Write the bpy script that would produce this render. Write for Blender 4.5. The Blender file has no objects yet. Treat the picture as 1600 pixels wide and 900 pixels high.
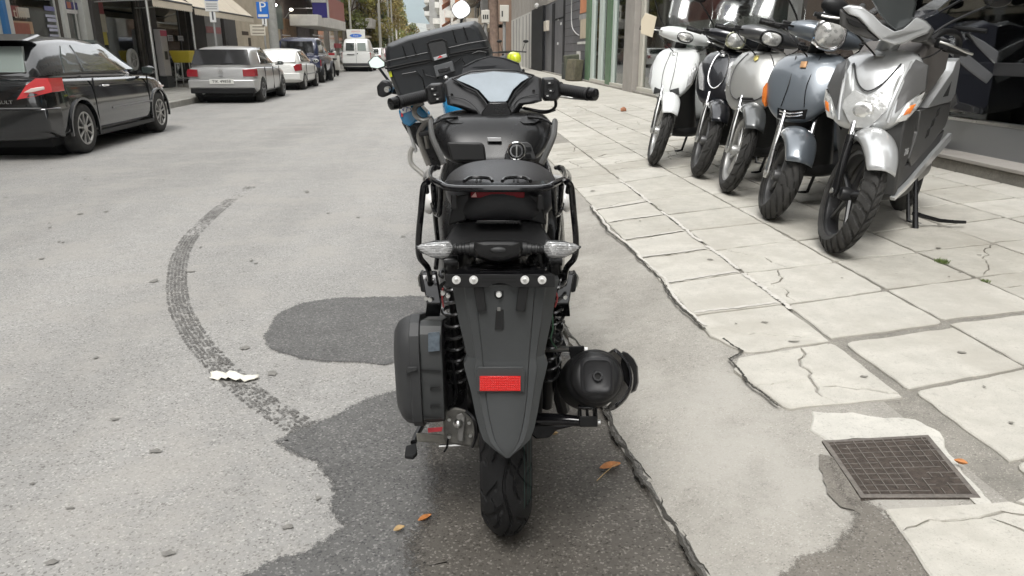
import bpy, math, random
from mathutils import Vector, Matrix, noise as mnoise
random.seed(7)
R = math.radians
scn = bpy.context.scene
COL = scn.collection
# ---------------------------------------------------------------- camera, sky, sun, exposure
CAM_H, FPX, PITCH, YAW = 1.27, 1155.0, R(17.8526), R(4.7112)
cam_d = bpy.data.cameras.new('camera'); cam = bpy.data.objects.new('camera', cam_d); COL.objects.link(cam)
cam_d.sensor_width = 36.0; cam_d.lens = FPX/1600*36.0; cam_d.clip_start = 0.05; cam_d.clip_end = 12000
cam.location = (0, 0, CAM_H); cam.rotation_euler = (R(90)-PITCH, 0, -YAW)
scn.camera = cam
world = bpy.data.worlds.new('World'); scn.world = world; world.use_nodes = True
wt = world.node_tree; wt.nodes.clear()
sky = wt.nodes.new('ShaderNodeTexSky'); sky.sky_type = 'NISHITA'; sky.sun_disc = False
SUN_EL, SUN_ROT = R(58), R(200)
sky.sun_elevation = SUN_EL; sky.sun_rotation = SUN_ROT; sky.air_density = 1.0; sky.dust_density = 4.0; sky.ozone_density = 1.0
hs = wt.nodes.new('ShaderNodeHueSaturation'); hs.inputs['Saturation'].default_value = 0.10
cl = wt.nodes.new('ShaderNodeTexNoise'); cl.inputs['Scale'].default_value = 2.2; cl.inputs['Detail'].default_value = 5
tc = wt.nodes.new('ShaderNodeTexCoord')
cr = wt.nodes.new('ShaderNodeMapRange'); cr.inputs[1].default_value = 0.3; cr.inputs[2].default_value = 0.7
cr.inputs[3].default_value = 6.2; cr.inputs[4].default_value = 9.0
mx = wt.nodes.new('ShaderNodeMix'); mx.data_type = 'RGBA'; mx.inputs[0].default_value = 0.75
cc = wt.nodes.new('ShaderNodeCombineColor')
bg = wt.nodes.new('ShaderNodeBackground'); bg.inputs[1].default_value = 0.15
wo = wt.nodes.new('ShaderNodeOutputWorld')
L = wt.links.new
L(sky.outputs[0], hs.inputs['Color']); L(tc.outputs['Generated'], cl.inputs['Vector']); L(cl.outputs[0], cr.inputs[0])
for i in range(3): L(cr.outputs[0], cc.inputs[i])
L(hs.outputs[0], mx.inputs[6]); L(cc.outputs[0], mx.inputs[7]); L(mx.outputs[2], bg.inputs[0]); L(bg.outputs[0], wo.inputs[0])
sun_d = bpy.data.lights.new('sun', 'SUN'); sun_d.energy = 1.1; sun_d.angle = R(25); sun_d.color = (1, .975, .94)
sun = bpy.data.objects.new('sun', sun_d); COL.objects.link(sun)
sd = Vector((math.sin(SUN_ROT)*math.cos(SUN_EL), math.cos(SUN_ROT)*math.cos(SUN_EL), math.sin(SUN_EL)))
sun.rotation_euler = sd.to_track_quat('Z', 'Y').to_euler()
vs = scn.view_settings; vs.view_transform = 'Standard'; vs.look = 'None'; vs.gamma = 1; vs.use_curve_mapping = False; vs.exposure = 1.17
# ---------------------------------------------------------------- survey helpers: a sighted point on a real plane
cP, sP, cY, sY = math.cos(PITCH), math.sin(PITCH), math.cos(YAW), math.sin(YAW)
def sight(px, py):
    x = (px-800)/FPX; y = (450-py)/FPX
    fy = cP+y*sP; fz = -sP+y*cP
    return (x*cY+fy*sY, -x*sY+fy*cY, fz)
def on_z(px, py, z=0.0):
    r = sight(px, py); t = (z-CAM_H)/r[2]; return Vector((r[0]*t, r[1]*t, z))
def on_walk(px, py, dz=0.0):
    r = sight(px, py); t = (.14-.02*1.2+dz-CAM_H)/(r[2]-.02*r[0]); return Vector((r[0]*t, r[1]*t, CAM_H+r[2]*t))
def on_x(px, py, X):
    r = sight(px, py); t = X/r[0]; return Vector((X, r[1]*t, CAM_H+r[2]*t))
def on_y(px, py, Y):
    r = sight(px, py); t = Y/r[1]; return Vector((r[0]*t, Y, CAM_H+r[2]*t))
def walk_z(x): return .14+.02*(x-1.2)
# ---------------------------------------------------------------- mesh helpers
class B:
    def __init__(s): s.v = []; s.f = []
    def add(s, vs, fs):
        o = len(s.v); s.v += [tuple(p) for p in vs]; s.f += [tuple(i+o for i in f) for f in fs]; return s
    def box(s, c, d, rot=None):
        hx, hy, hz = d[0]/2, d[1]/2, d[2]/2
        p = [Vector((x, y, z)) for x in (-hx, hx) for y in (-hy, hy) for z in (-hz, hz)]
        if rot is not None:
            m = rot if isinstance(rot, Matrix) else Matrix.Rotation(rot[2], 3, 'Z') @ Matrix.Rotation(rot[1], 3, 'Y') @ Matrix.Rotation(rot[0], 3, 'X')
            p = [m @ q for q in p]
        p = [(q[0]+c[0], q[1]+c[1], q[2]+c[2]) for q in p]
        return s.add(p, [(0, 1, 3, 2), (4, 6, 7, 5), (0, 4, 5, 1), (2, 3, 7, 6), (0, 2, 6, 4), (1, 5, 7, 3)])
    def bx(s, x0, x1, y0, y1, z0, z1): return s.box(((x0+x1)/2, (y0+y1)/2, (z0+z1)/2), (abs(x1-x0), abs(y1-y0), abs(z1-z0)))
    def loft(s, rings, cap=True, closed=True):
        n = len(rings[0]); vs = [p for r in rings for p in r]; fs = []
        for i in range(len(rings)-1):
            for j in range(n if closed else n-1):
                k = (j+1) % n
                fs.append((i*n+j, i*n+k, (i+1)*n+k, (i+1)*n+j))
        if cap and closed: fs += [tuple(range(n-1, -1, -1)), tuple((len(rings)-1)*n+j for j in range(n))]
        return s.add(vs, fs)
    def tube(s, pts, r, n=8, cap=True, sx=1.0):
        pts = [Vector(p) for p in pts]; rr = r if isinstance(r, (list, tuple)) else [r]*len(pts); rings = []
        up = None
        for i, p in enumerate(pts):
            t = (pts[min(i+1, len(pts)-1)]-pts[max(i-1, 0)]).normalized()
            if up is None: up = Vector((0, 0, 1)) if abs(t.z) < .9 else Vector((1, 0, 0))
            a = t.cross(up)
            if a.length < 1e-4: a = t.cross(Vector((0, 1, 0)))
            a.normalize(); b = a.cross(t).normalized(); up = b
            rings.append([p+a*(rr[i]*sx*math.cos(q*2*math.pi/n))+b*(rr[i]*math.sin(q*2*math.pi/n)) for q in range(n)])
        return s.loft(rings, cap)
    def lathe(s, prof, c=(0, 0, 0), axis='x', n=24, cap=False, a0=0, a1=2*math.pi):
        full = abs(a1-a0-2*math.pi) < 1e-6; m = n if full else n+1; rings = []
        for rad, al in prof:
            ring = []
            for i in range(m):
                t = a0+(a1-a0)*i/n; u, w = rad*math.cos(t), rad*math.sin(t)
                ring.append({'x': (c[0]+al, c[1]+u, c[2]+w), 'y': (c[0]+u, c[1]+al, c[2]+w), 'z': (c[0]+u, c[1]+w, c[2]+al)}[axis])
            rings.append(ring)
        return s.loft(rings, cap, full)
    def prism(s, poly, axis, a, b):
        def P(p, t): return {'x': (t, p[0], p[1]), 'y': (p[0], t, p[1]), 'z': (p[0], p[1], t)}[axis]
        return s.loft([[P(p, a) for p in poly], [P(p, b) for p in poly]])
    def ball(s, c, r, n=10, m=6):
        r = r if isinstance(r, (list, tuple)) else (r, r, r); rings = []
        for i in range(m+1):
            t = math.pi*i/m-math.pi/2; q = max(math.cos(t), .02)
            rings.append([(c[0]+r[0]*q*math.cos(2*math.pi*j/n), c[1]+r[1]*q*math.sin(2*math.pi*j/n), c[2]+r[2]*math.sin(t)) for j in range(n)])
        return s.loft(rings)
    def mirror(s):
        o = len(s.v); s.v += [(-x, y, z) for x, y, z in s.v]; s.f += [tuple(reversed([i+o for i in f])) for f in list(s.f)]; return s
    def xf(s, M): s.v = [tuple(M @ Vector(p)) for p in s.v]; return s
def mk(name, b, m=None, parent=None, smooth=False, bev=0, sub=0, ang=35, seg=2):
    me = bpy.data.meshes.new(name); me.from_pydata(b.v, [], b.f); me.validate()
    import bmesh
    bm = bmesh.new(); bm.from_mesh(me); bmesh.ops.remove_doubles(bm, verts=bm.verts, dist=1e-5); bmesh.ops.recalc_face_normals(bm, faces=bm.faces); bm.to_mesh(me); bm.free()
    if m is not None:
        for q in (m if isinstance(m, (list, tuple)) else [m]): me.materials.append(q)
    if smooth:
        me.shade_smooth()
        if not sub: me.set_sharp_from_angle(angle=R(ang))
    o = bpy.data.objects.new(name, me); COL.objects.link(o)
    if bev:
        d = o.modifiers.new('bevel', 'BEVEL'); d.width = bev; d.segments = seg; d.limit_method = 'ANGLE'; d.angle_limit = R(32)
        if not smooth: me.shade_smooth(); me.set_sharp_from_angle(angle=R(25))
    if sub:
        d = o.modifiers.new('sub', 'SUBSURF'); d.levels = sub; d.render_levels = sub
    if parent: o.parent = parent
    return o
def thing(name, label, cat, loc=(0, 0, 0), rotz=0.0, group=None):
    o = bpy.data.objects.new(name, None); COL.objects.link(o); o.location = loc; o.rotation_euler = (0, 0, rotz); o.empty_display_size = .1
    o['label'] = label; o['category'] = cat
    if group: o['group'] = group
    return o
def tag(o, label, cat, group=None):
    o['label'] = label; o['category'] = cat
    if group: o['group'] = group
    return o
def struct(o): o['kind'] = 'structure'; return o
def stuff(o): o['kind'] = 'stuff'; return o
def kids(o): return [c for c in bpy.data.objects if c.parent == o]
def dup(root, loc, rotz, label, group=None):
    def cp(o, par):
        c = o.copy(); COL.objects.link(c)
        if par is not None: c.parent = par
        for ch in KID.get(o.name, []): cp(ch, c)
        return c
    KID = {}
    for q in bpy.data.objects:
        if q.parent: KID.setdefault(q.parent.name, []).append(q)
    r = cp(root, None); r.location = loc; r.rotation_euler = (0, 0, rotz); r['label'] = label
    if group: r['group'] = group
    return r
def text(name, s, size, m, loc, rot, parent=None, depth=.001, align='CENTER', sx=1.0):
    cu = bpy.data.curves.new(name, 'FONT'); cu.body = s; cu.size = size; cu.extrude = depth; cu.align_x = align; cu.align_y = 'CENTER'; cu.resolution_u = 3
    t = bpy.data.objects.new('tmp', cu); COL.objects.link(t)
    dg = bpy.context.evaluated_depsgraph_get(); me = bpy.data.meshes.new_from_object(t.evaluated_get(dg))
    bpy.data.objects.remove(t); me.name = name; me.materials.clear(); me.materials.append(m)
    o = bpy.data.objects.new(name, me); COL.objects.link(o); o.location = loc; o.rotation_euler = rot; o.scale = (sx, 1, 1)
    if parent: o.parent = parent
    return o
def jag(poly, amp, lv=3, seed=0, closed=True):
    rnd = random.Random(seed); p = [Vector((q[0], q[1])) for q in poly]
    for k in range(lv):
        out = []; n = len(p)
        for i in range(n if closed else n-1):
            a, b = p[i], p[(i+1) % n]; d = b-a; m = (a+b)/2
            nn = Vector((-d.y, d.x)); m = m+nn*rnd.uniform(-amp, amp)
            out += [a, m]
        if not closed: out.append(p[-1])
        p = out
    return p
def fill(poly, z):        # flat sheet from an outline
    from mathutils.geometry import tessellate_polygon
    zz = z if callable(z) else (lambda x, y: z)
    b = B(); vs = [(q[0], q[1], zz(q[0], q[1])) for q in poly]
    b.add(vs, [tuple(t) for t in tessellate_polygon([[Vector((q[0], q[1], 0)) for q in poly]])]); return b
# ---------------------------------------------------------------- materials
MATS = {}
def mat(name, col, rough=.5, metal=0.0, var=0.0, vscale=3.0, bump=0.0, bscale=60.0, coat=0.0, spec=.5, emit=0.0, trans=0.0, rvar=0.0, ior=None):
    if name in MATS: return MATS[name]
    m = bpy.data.materials.new(name); m.use_nodes = True; MATS[name] = m; nt = m.node_tree; p = nt.nodes['Principled BSDF']
    p.inputs['Base Color'].default_value = (*col, 1); p.inputs['Roughness'].default_value = rough; p.inputs['Metallic'].default_value = metal
    p.inputs['Specular IOR Level'].default_value = spec; p.inputs['Coat Weight'].default_value = coat; p.inputs['Coat Roughness'].default_value = .05
    if ior: p.inputs['IOR'].default_value = ior
    if trans: p.inputs['Transmission Weight'].default_value = trans
    if emit: p.inputs['Emission Color'].default_value = (*col, 1); p.inputs['Emission Strength'].default_value = emit
    tcn = nt.nodes.new('ShaderNodeTexCoord')
    if var or rvar:
        n = nt.nodes.new('ShaderNodeTexNoise'); n.inputs['Scale'].default_value = vscale; n.inputs['Detail'].default_value = 6; n.inputs['Roughness'].default_value = .65
        nt.links.new(tcn.outputs['Object'], n.inputs['Vector'])
        if var:
            mr = nt.nodes.new('ShaderNodeMapRange'); mr.inputs[1].default_value = .3; mr.inputs[2].default_value = .7; mr.inputs[3].default_value = 1-var; mr.inputs[4].default_value = 1+var
            nt.links.new(n.outputs[0], mr.inputs[0]); v = nt.nodes.new('ShaderNodeVectorMath'); v.operation = 'SCALE'; v.inputs[0].default_value = col
            nt.links.new(mr.outputs[0], v.inputs['Scale']); nt.links.new(v.outputs[0], p.inputs['Base Color'])
        if rvar:
            mr = nt.nodes.new('ShaderNodeMapRange'); mr.inputs[1].default_value = .3; mr.inputs[2].default_value = .7; mr.inputs[3].default_value = max(0, rough-rvar); mr.inputs[4].default_value = rough+rvar
            nt.links.new(n.outputs[0], mr.inputs[0]); nt.links.new(mr.outputs[0], p.inputs['Roughness'])
    if bump:
        n2 = nt.nodes.new('ShaderNodeTexNoise'); n2.inputs['Scale'].default_value = bscale; n2.inputs['Detail'].default_value = 4
        nt.links.new(tcn.outputs['Object'], n2.inputs['Vector']); bp = nt.nodes.new('ShaderNodeBump'); bp.inputs['Strength'].default_value = bump; bp.inputs['Distance'].default_value = .01
        nt.links.new(n2.outputs[0], bp.inputs['Height']); nt.links.new(bp.outputs[0], p.inputs['Normal'])
    return m
def ground_mat(name, base, spk_dark, spk_light, cell=190, big=.12, pits=.3, bump=.35, rough=.85, mid=.1, tint=None, speck=.5, streak=False):
    m = bpy.data.materials.new(name); m.use_nodes = True; nt = m.node_tree; p = nt.nodes['Principled BSDF']; p.inputs['Roughness'].default_value = rough; p.inputs['Specular IOR Level'].default_value = .3
    N = nt.nodes.new; K = nt.links.new
    g = N('ShaderNodeNewGeometry')
    def noise(sc, det=5, ro=.6):
        n = N('ShaderNodeTexNoise'); n.inputs['Scale'].default_value = sc; n.inputs['Detail'].default_value = det; n.inputs['Roughness'].default_value = ro; K(g.outputs['Position'], n.inputs['Vector']); return n
    def rng(src, a, b, c, d):
        r = N('ShaderNodeMapRange'); r.inputs[1].default_value = a; r.inputs[2].default_value = b; r.inputs[3].default_value = c; r.inputs[4].default_value = d; K(src, r.inputs[0]); return r.outputs[0]
    def mul(a, b):
        q = N('ShaderNodeMath'); q.operation = 'MULTIPLY'; K(a, q.inputs[0]); K(b, q.inputs[1]); return q.outputs[0]
    bigv = rng(noise(.55, 6).outputs[0], .3, .7, 1-big, 1+big); midv = rng(noise(7, 6, .7).outputs[0], .3, .7, 1-mid, 1+mid)
    fac = mul(bigv, midv)
    if streak:   # worn wheel tracks along the street
        mp = N('ShaderNodeMapping'); mp.inputs['Scale'].default_value = (1.1, .05, 1); K(g.outputs['Position'], mp.inputs[0]); n = N('ShaderNodeTexNoise'); n.inputs['Scale'].default_value = 1; n.inputs['Detail'].default_value = 5; K(mp.outputs[0], n.inputs['Vector'])
        fac = mul(fac, rng(n.outputs[0], .3, .7, .86, 1.12))
    vor = N('ShaderNodeTexVoronoi'); vor.inputs['Scale'].default_value = cell; K(g.outputs['Position'], vor.inputs['Vector'])
    sep = N('ShaderNodeSeparateColor'); K(vor.outputs['Color'], sep.inputs[0])
    rm = N('ShaderNodeValToRGB'); e = rm.color_ramp.elements; e[0].position = 0; e[0].color = (*spk_dark, 1); e[1].position = 1; e[1].color = (*spk_light, 1)
    k1 = e.new(.5-speck/2); k1.color = (*base, 1); k2 = e.new(.5+speck/2); k2.color = (*base, 1)
    K(sep.outputs[0], rm.inputs[0])
    v = N('ShaderNodeVectorMath'); v.operation = 'SCALE'; K(rm.outputs[0], v.inputs[0]); K(fac, v.inputs['Scale'])
    out = v.outputs[0]
    # pits: darker small holes where a finer noise is low
    pn = noise(38, 3, .8); pm = rng(pn.outputs[0], .30, .42, 1-pits, 1.0)
    v2 = N('ShaderNodeVectorMath'); v2.operation = 'SCALE'; K(out, v2.inputs[0]); K(pm, v2.inputs['Scale']); out = v2.outputs[0]
    if tint:     # patches of another tone (dust, cement film)
        tn = noise(1.7, 7, .7); tf = rng(tn.outputs[0], .48, .62, 0, tint[3]); x = N('ShaderNodeMix'); x.data_type = 'RGBA'; x.inputs[7].default_value = (*tint[:3], 1); K(tf, x.inputs[0]); K(out, x.inputs[6]); out = x.outputs[2]
    K(out, p.inputs['Base Color'])
    bn = noise(230, 3); b1 = N('ShaderNodeBump'); b1.inputs['Strength'].default_value = bump; b1.inputs['Distance'].default_value = .004; K(bn.outputs[0], b1.inputs['Height'])
    b2 = N('ShaderNodeBump'); b2.inputs['Strength'].default_value = bump; b2.inputs['Distance'].default_value = .006; K(noise(28, 4, .7).outputs[0], b2.inputs['Height']); K(b1.outputs[0], b2.inputs['Normal']); K(b2.outputs[0], p.inputs['Normal'])
    return m
blk = mat('matte_black_plastic', (.012, .012, .0125), .42, spec=.32, bump=.06, bscale=900)
blk2 = mat('satin_black_plastic', (.009, .009, .0095), .28, spec=.35, rvar=.06, vscale=6)
gls = mat('gloss_black_paint', (.006, .006, .007), .12, spec=.4, coat=.2)
gry = mat('grey_textured_plastic', (.047, .050, .051), .46, spec=.38, var=.1, vscale=9, bump=.1, bscale=1400)
dgry = mat('dark_grey_cover_plastic', (.036, .037, .038), .5, spec=.35, var=.08, vscale=12, bump=.08, bscale=900)
rub = mat('tyre_rubber', (.012, .012, .0125), .72, spec=.3, var=.25, vscale=25, bump=.12, bscale=300)
rubd = mat('dusty_tyre_rubber', (.032, .031, .029), .85, var=.35, vscale=14, bump=.15, bscale=260)
chrome = mat('chrome', (.82, .82, .83), .12, 1.0)
steel = mat('brushed_steel', (.62, .62, .6), .32, 1.0, rvar=.08, vscale=40)
bolt = mat('zinc_bolt', (.8, .8, .78), .4, .55)
alu = mat('cast_aluminium', (.24, .235, .225), .5, .6, var=.15, vscale=20)
redl = mat('red_reflector', (.62, .012, .01), .22, coat=.5, emit=0.0)
redt = mat('tail_light_lens', (.20, .003, .010), .35, spec=.2)
clear = mat('clear_ribbed_lens', (.50, .505, .505), .16, metal=.35, coat=.8, var=.25, vscale=60, bump=.5, bscale=120)
ambl = mat('amber_lens', (.75, .2, .03), .2, coat=.6)
black_hole = mat('unlit_recess_black', (.006, .006, .006), .8)
# ================================================================ GROUND
asph = ground_mat('worn_asphalt', (.283, .277, .264), (.15, .145, .135), (.40, .39, .365), cell=170, big=.07, pits=.32, mid=.07, tint=(.335, .32, .295, .55), speck=.62, streak=True)
asph2 = ground_mat('damp_asphalt', (.108, .106, .102), (.05, .05, .05), (.215, .21, .20), cell=170, big=.16, pits=.3, mid=.16, rough=.6, speck=.62)
asph3 = ground_mat('brown_damp_asphalt', (.094, .086, .075), (.045, .04, .034), (.21, .195, .175), cell=180, big=.18, pits=.3, mid=.18, rough=.6, speck=.64)
conc = ground_mat('ramp_concrete', (.30, .285, .255), (.2, .19, .17), (.40, .385, .35), cell=260, big=.14, pits=.25, mid=.13, tint=(.385, .37, .335, .7), speck=.7)
concd = ground_mat('stained_concrete', (.165, .152, .132), (.1, .09, .08), (.25, .235, .21), cell=260, big=.12, pits=.2, mid=.14, speck=.7)
mort = ground_mat('mortar', (.225, .213, .188), (.17, .16, .14), (.36, .34, .30), cell=300, big=.16, pits=.35, mid=.2, speck=.7)
slabm = ground_mat('pale_paving_slab', (.47, .452, .405), (.38, .36, .315), (.51, .49, .44), cell=330, big=.09, pits=.16, mid=.11, bump=.22, speck=.8, tint=(.385, .365, .32, .75))
slabm2 = ground_mat('greyer_paving_slab', (.425, .408, .362), (.35, .335, .29), (.47, .45, .40), cell=330, big=.10, pits=.18, mid=.12, bump=.24, speck=.8, tint=(.35, .33, .285, .75))
slabd = ground_mat('cement_coated_slab', (.50, .485, .44), (.4, .39, .35), (.55, .53, .48), cell=240, big=.1, pits=.2, mid=.12, bump=.4, speck=.8)
crackm = mat('crack_dirt', (.045, .042, .036), .95, var=.4, vscale=40)
whitecem = mat('white_cement_smear', (.50, .48, .44), .9, var=.12, vscale=20, bump=.4, bscale=50)

b = B(); b.add([(-4000, -40, -.02), (4000, -40, -.02), (4000, 9000, -.02), (-4000, 9000, -.02)], [(0, 1, 2, 3)]); struct(mk('ground', b, asph))
b = B(); b.add([(-6.32, -8, 0), (1.4, -8, 0), (1.4, 400, 0), (-6.32, 400, 0)], [(0, 1, 2, 3)]); struct(mk('road', b, asph))
# left pavement with kerb
kerbm = ground_mat('kerb_stone', (.33, .32, .29), (.2, .19, .17), (.4, .39, .36), cell=120, big=.15, mid=.15, pits=.3)
lp = ground_mat('left_pavement', (.30, .29, .262), (.2, .19, .17), (.38, .365, .33), cell=120, big=.1, mid=.12, pits=.2)
b = B(); b.bx(-9.9, -6.53, -8, 400, -.1, .13); left_walk = struct(mk('left_pavement', b, lp))
kb = B(); kb.bx(-.1, .1, -.485, .485, -.12, .145); kme = None
for i in range(60):
    y = 2+i*1.0
    if kme is None: k = mk('kerb_stone', kb, kerbm, left_walk, bev=.018); kme = k.data
    else:
        k = k0.copy(); COL.objects.link(k); k.parent = left_walk
    if i == 0: k0 = k
    k.location = (-6.42+random.uniform(-.008, .008), y, random.uniform(-.006, .006)); k.rotation_euler = (0, 0, random.uniform(-.006, .006))
# tile joints on left pavement: grooves as separate tiles near the golf where they show
tile = B(); tile.bx(-.235, .235, -.235, .235, 0, .012); t0 = mk('paving_tile', tile, lp, left_walk, bev=.004); t0.location = (-6.8, 12, .13)
for i in range(26):
    for j in range(6):
        if i == j == 0: continue
        t = t0.copy(); COL.objects.link(t); t.parent = left_walk; t.location = (-6.8-.49*j, 12+.49*i, .129+random.uniform(-.002, .002))

# right pavement base (mortar bed), falls gently to the street
def zb(x, y): return walk_z(x)-.012
b = B(); XS = [1.30, 2.4, 3.6, 4.9]
b.add([(x, y, zb(x, y)) for x in XS for y in (-6, 8, 60)], [(i*3+j, i*3+j+1, (i+1)*3+j+1, (i+1)*3+j) for i in range(3) for j in range(2)])
right_walk = struct(mk('right_pavement', b, mort))
# far right pavement kerb (the ramp ends after 9 m)
b = B(); b.bx(1.02, 1.31, 9.3, 60, -.1, .135); struct(mk('right_kerb', b, kerbm, bev=.01))

def clip(poly, p, n):
    A, Bp, cuts = [], [], []
    m = len(poly)
    for i in range(m):
        a, c = poly[i], poly[(i+1) % m]; da, dc = (a-p).dot(n), (c-p).dot(n)
        (A if da >= 0 else Bp).append(a)
        if da*dc < 0:
            q = a+(c-a)*(da/(da-dc)); A.append(q); Bp.append(q); cuts.append(q)
    return A, Bp, cuts
def replace_edge(poly, q0, q1, mid):
    for i in range(len(poly)):
        a, c = poly[i], poly[(i+1) % len(poly)]
        if (a-q0).length < 1e-6 and (c-q1).length < 1e-6: return poly[:i+1]+mid+poly[i+1:]
        if (a-q1).length < 1e-6 and (c-q0).length < 1e-6: return poly[:i+1]+mid[::-1]+poly[i+1:]
    return poly
def split(poly, p, ang, seed, gap=.0035, amp=.16):
    p = Vector(p); n = Vector((-math.sin(ang), math.cos(ang))); A, C, cuts = clip(poly, p, n)
    if len(cuts) != 2: return [poly]
    line = jag([cuts[0], cuts[1]], amp, 4, seed, False)[1:-1]
    return [replace_edge(A, cuts[0], cuts[1], [q+n*gap for q in line]), replace_edge(C, cuts[0], cuts[1], [q-n*gap for q in line])]
def edgewobble(poly, amp, seed):
    rnd = random.Random(seed); out = []
    m = len(poly)
    for i in range(m):
        a, c = poly[i], poly[(i+1) % m]; L_ = (c-a).length; k = max(1, int(L_/.06)); n = Vector((-(c-a).y, (c-a).x)).normalized() if L_ > 1e-6 else Vector((0, 0))
        for j in range(k):
            q = a+(c-a)*(j/k)
            out.append(q+n*(rnd.gauss(0, amp) if j else 0))
    return out
NSL = [0]
y_ok = lambda y: y < 8
def chip(poly, rnd):
    out = []; n = len(poly)
    for i in range(n):
        a, p, c = poly[i-1], poly[i], poly[(i+1) % n]
        if rnd.random() < .55 and (a-p).length > .12 and (c-p).length > .12:
            s0, s1 = rnd.uniform(.008, .035), rnd.uniform(.008, .035); out += [p+(a-p).normalized()*s0, p+((a-p).normalized()*s0+(c-p).normalized()*s1)*.35, p+(c-p).normalized()*s1]
        else: out.append(p)
    return out
def slab(poly, seed, m=None, dz=0.0, wob=.0034):
    rnd = random.Random(seed); q = edgewobble(chip([Vector(p) for p in poly], rnd), wob, seed)
    c = sum(q, Vector((0, 0)))/len(q); tx, ty = rnd.uniform(-.004, .004), rnd.uniform(-.004, .004); h = dz+rnd.uniform(-.0015, .0015)
    def z(p): return walk_z(p.x)+h+tx*(p.x-c.x)+ty*(p.y-c.y)
    from mathutils.geometry import tessellate_polygon
    n = len(q); top = [(p.x, p.y, z(p)) for p in q]
    ins = [c+(p-c)*(1-.005/max((p-c).length, .02)) for p in q]
    b = B(); vs = [(p.x, p.y, z(p)) for p in ins]+[(p.x, p.y, z(p)-.004) for p in q]+[(p.x, p.y, z(p)-.03) for p in q]
    fs = [tuple(t) for t in tessellate_polygon([[Vector((p.x, p.y, 0)) for p in ins]])]
    for i in range(n):
        k = (i+1) % n; fs += [(i, k, n+k, n+i), (n+i, n+k, 2*n+k, 2*n+i)]
    b.add(vs, fs); NSL[0] += 1
    return mk('paving_slab', b, m or (slabm if rnd.random() < .62 else slabm2), right_walk)
rowx = [1.06, 1.53, 2.10, 2.645, 3.19, 3.73, 4.27, 4.81]
g = .0095
cuty = {0: [(1.64, 1.64), (2.12, 2.16), (2.58, 2.67), (3.04, 3.13), (3.5, 3.64), (4.0, 4.12), (4.41, 4.6), (4.91, 5.1), (5.34, 5.58), (5.85, 6.05), (6.26, 6.46)],
        1: [(1.28, 1.40), (1.74, 1.86), (2.21, 2.34), (2.70, 2.80), (3.13, 3.26), (3.64, 3.75), (4.10, 4.26), (4.60, 4.74), (5.09, 5.28), (5.64, 5.9), (6.46, 6.8)]}
for r in range(7):
    x0, x1 = rowx[r], rowx[r+1]
    cy = list(cuty.get(r, [(a+.12*(r-1)+.02, b_+.12*(r-1)) for a, b_ in cuty[1]]))
    while cy[-1][0] < 15.5: cy.append((cy[-1][0]+.5, cy[-1][1]+.5))
    for i in range(len(cy)-1):
        (a0, a1), (c0, c1) = cy[i], cy[i+1]
        if r == 0 and i == 0: continue
        if r == 0 and cy[i][0] > 9.2: continue
        gx0, gx1, gy0, gy1 = g, g, g, g
        if r == 1 and i == 2: gy1 = .05              # wide mortar band before the fourth slab
        if r == 2 and i == 2: gy1 = .045
        if r == 1 and i in (0, 1): gx0 = .05
        if r == 1 and i == 2: gx0 = .035
        if r == 0 and i in (1, 2): gx1 = .015
        P = [Vector((x0+gx0, a0+gy0)), Vector((x1-gx1, a1+gy0)), Vector((x1-gx1, c1-gy1)), Vector((x0+gx0, c0-gy1))]
        sd_ = r*100+i
        if r == 0 and i == 1:      # the badly cracked slab by the broken edge
            P[0] = Vector((1.09, 2.13)); P = [P[0], P[1], P[2], Vector((1.09, 2.56)), Vector((1.035, 2.46))]
            pcs = split(P, (1.30, 2.3), R(78), 5, .0045)
            pcs = split(pcs[1], (1.16, 2.33), R(-22), 9)+split(pcs[0], (1.42, 2.36), R(8), 12, .0018) if True else pcs
            for k, q in enumerate(pcs): slab(q, 900+k, slabm)
            continue
        if r == 0 and i == 2: P[0] = Vector((1.14, 2.60)); P.append(Vector((1.06, 2.8)))
        if r == 1 and i == 5:
            for k, q in enumerate(split(P, (1.68, 3.95), R(115), 21, .003)): slab(q, 920+k, slabm)
            continue
        if r == 1 and i == 4:
            for k, q in enumerate(split(P, (1.66, 3.4), R(75), 22, .004)): slab(q, 930+k, slabm)
            continue
        if r == 2 and i == 5:
            for k, q in enumerate(split(P, (2.2, 3.95), R(-30), 23, .002)): slab(q, 940+k)
            continue
        if a0 > 7.0 and x1 < 3.9 and random.random() < .5:      # broken-up area further along
            pcs = split(P, ((x0+x1)/2, (a0+c0)/2), random.uniform(0, 3.1), sd_, .006)
            pcs = [w for q in pcs for w in split(q, sum(q, Vector((0, 0)))/len(q), random.uniform(0, 3.1), sd_+7, .004)]
            for k, q in enumerate(pcs): slab(q, sd_*10+k, slabm2 if random.random() < .5 else slabm, wob=.004)
            continue
        if y_ok(a0) and random.random() < .3:
            for k, q in enumerate(split(P, ((x0+x1)/2+random.uniform(-.1, .1), (a0+c0)/2), random.uniform(0, 3.1), sd_+3, random.choice((.0016, .0026)))): slab(q, sd_*10+5+k)
            continue
        slab(P, sd_)
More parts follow.
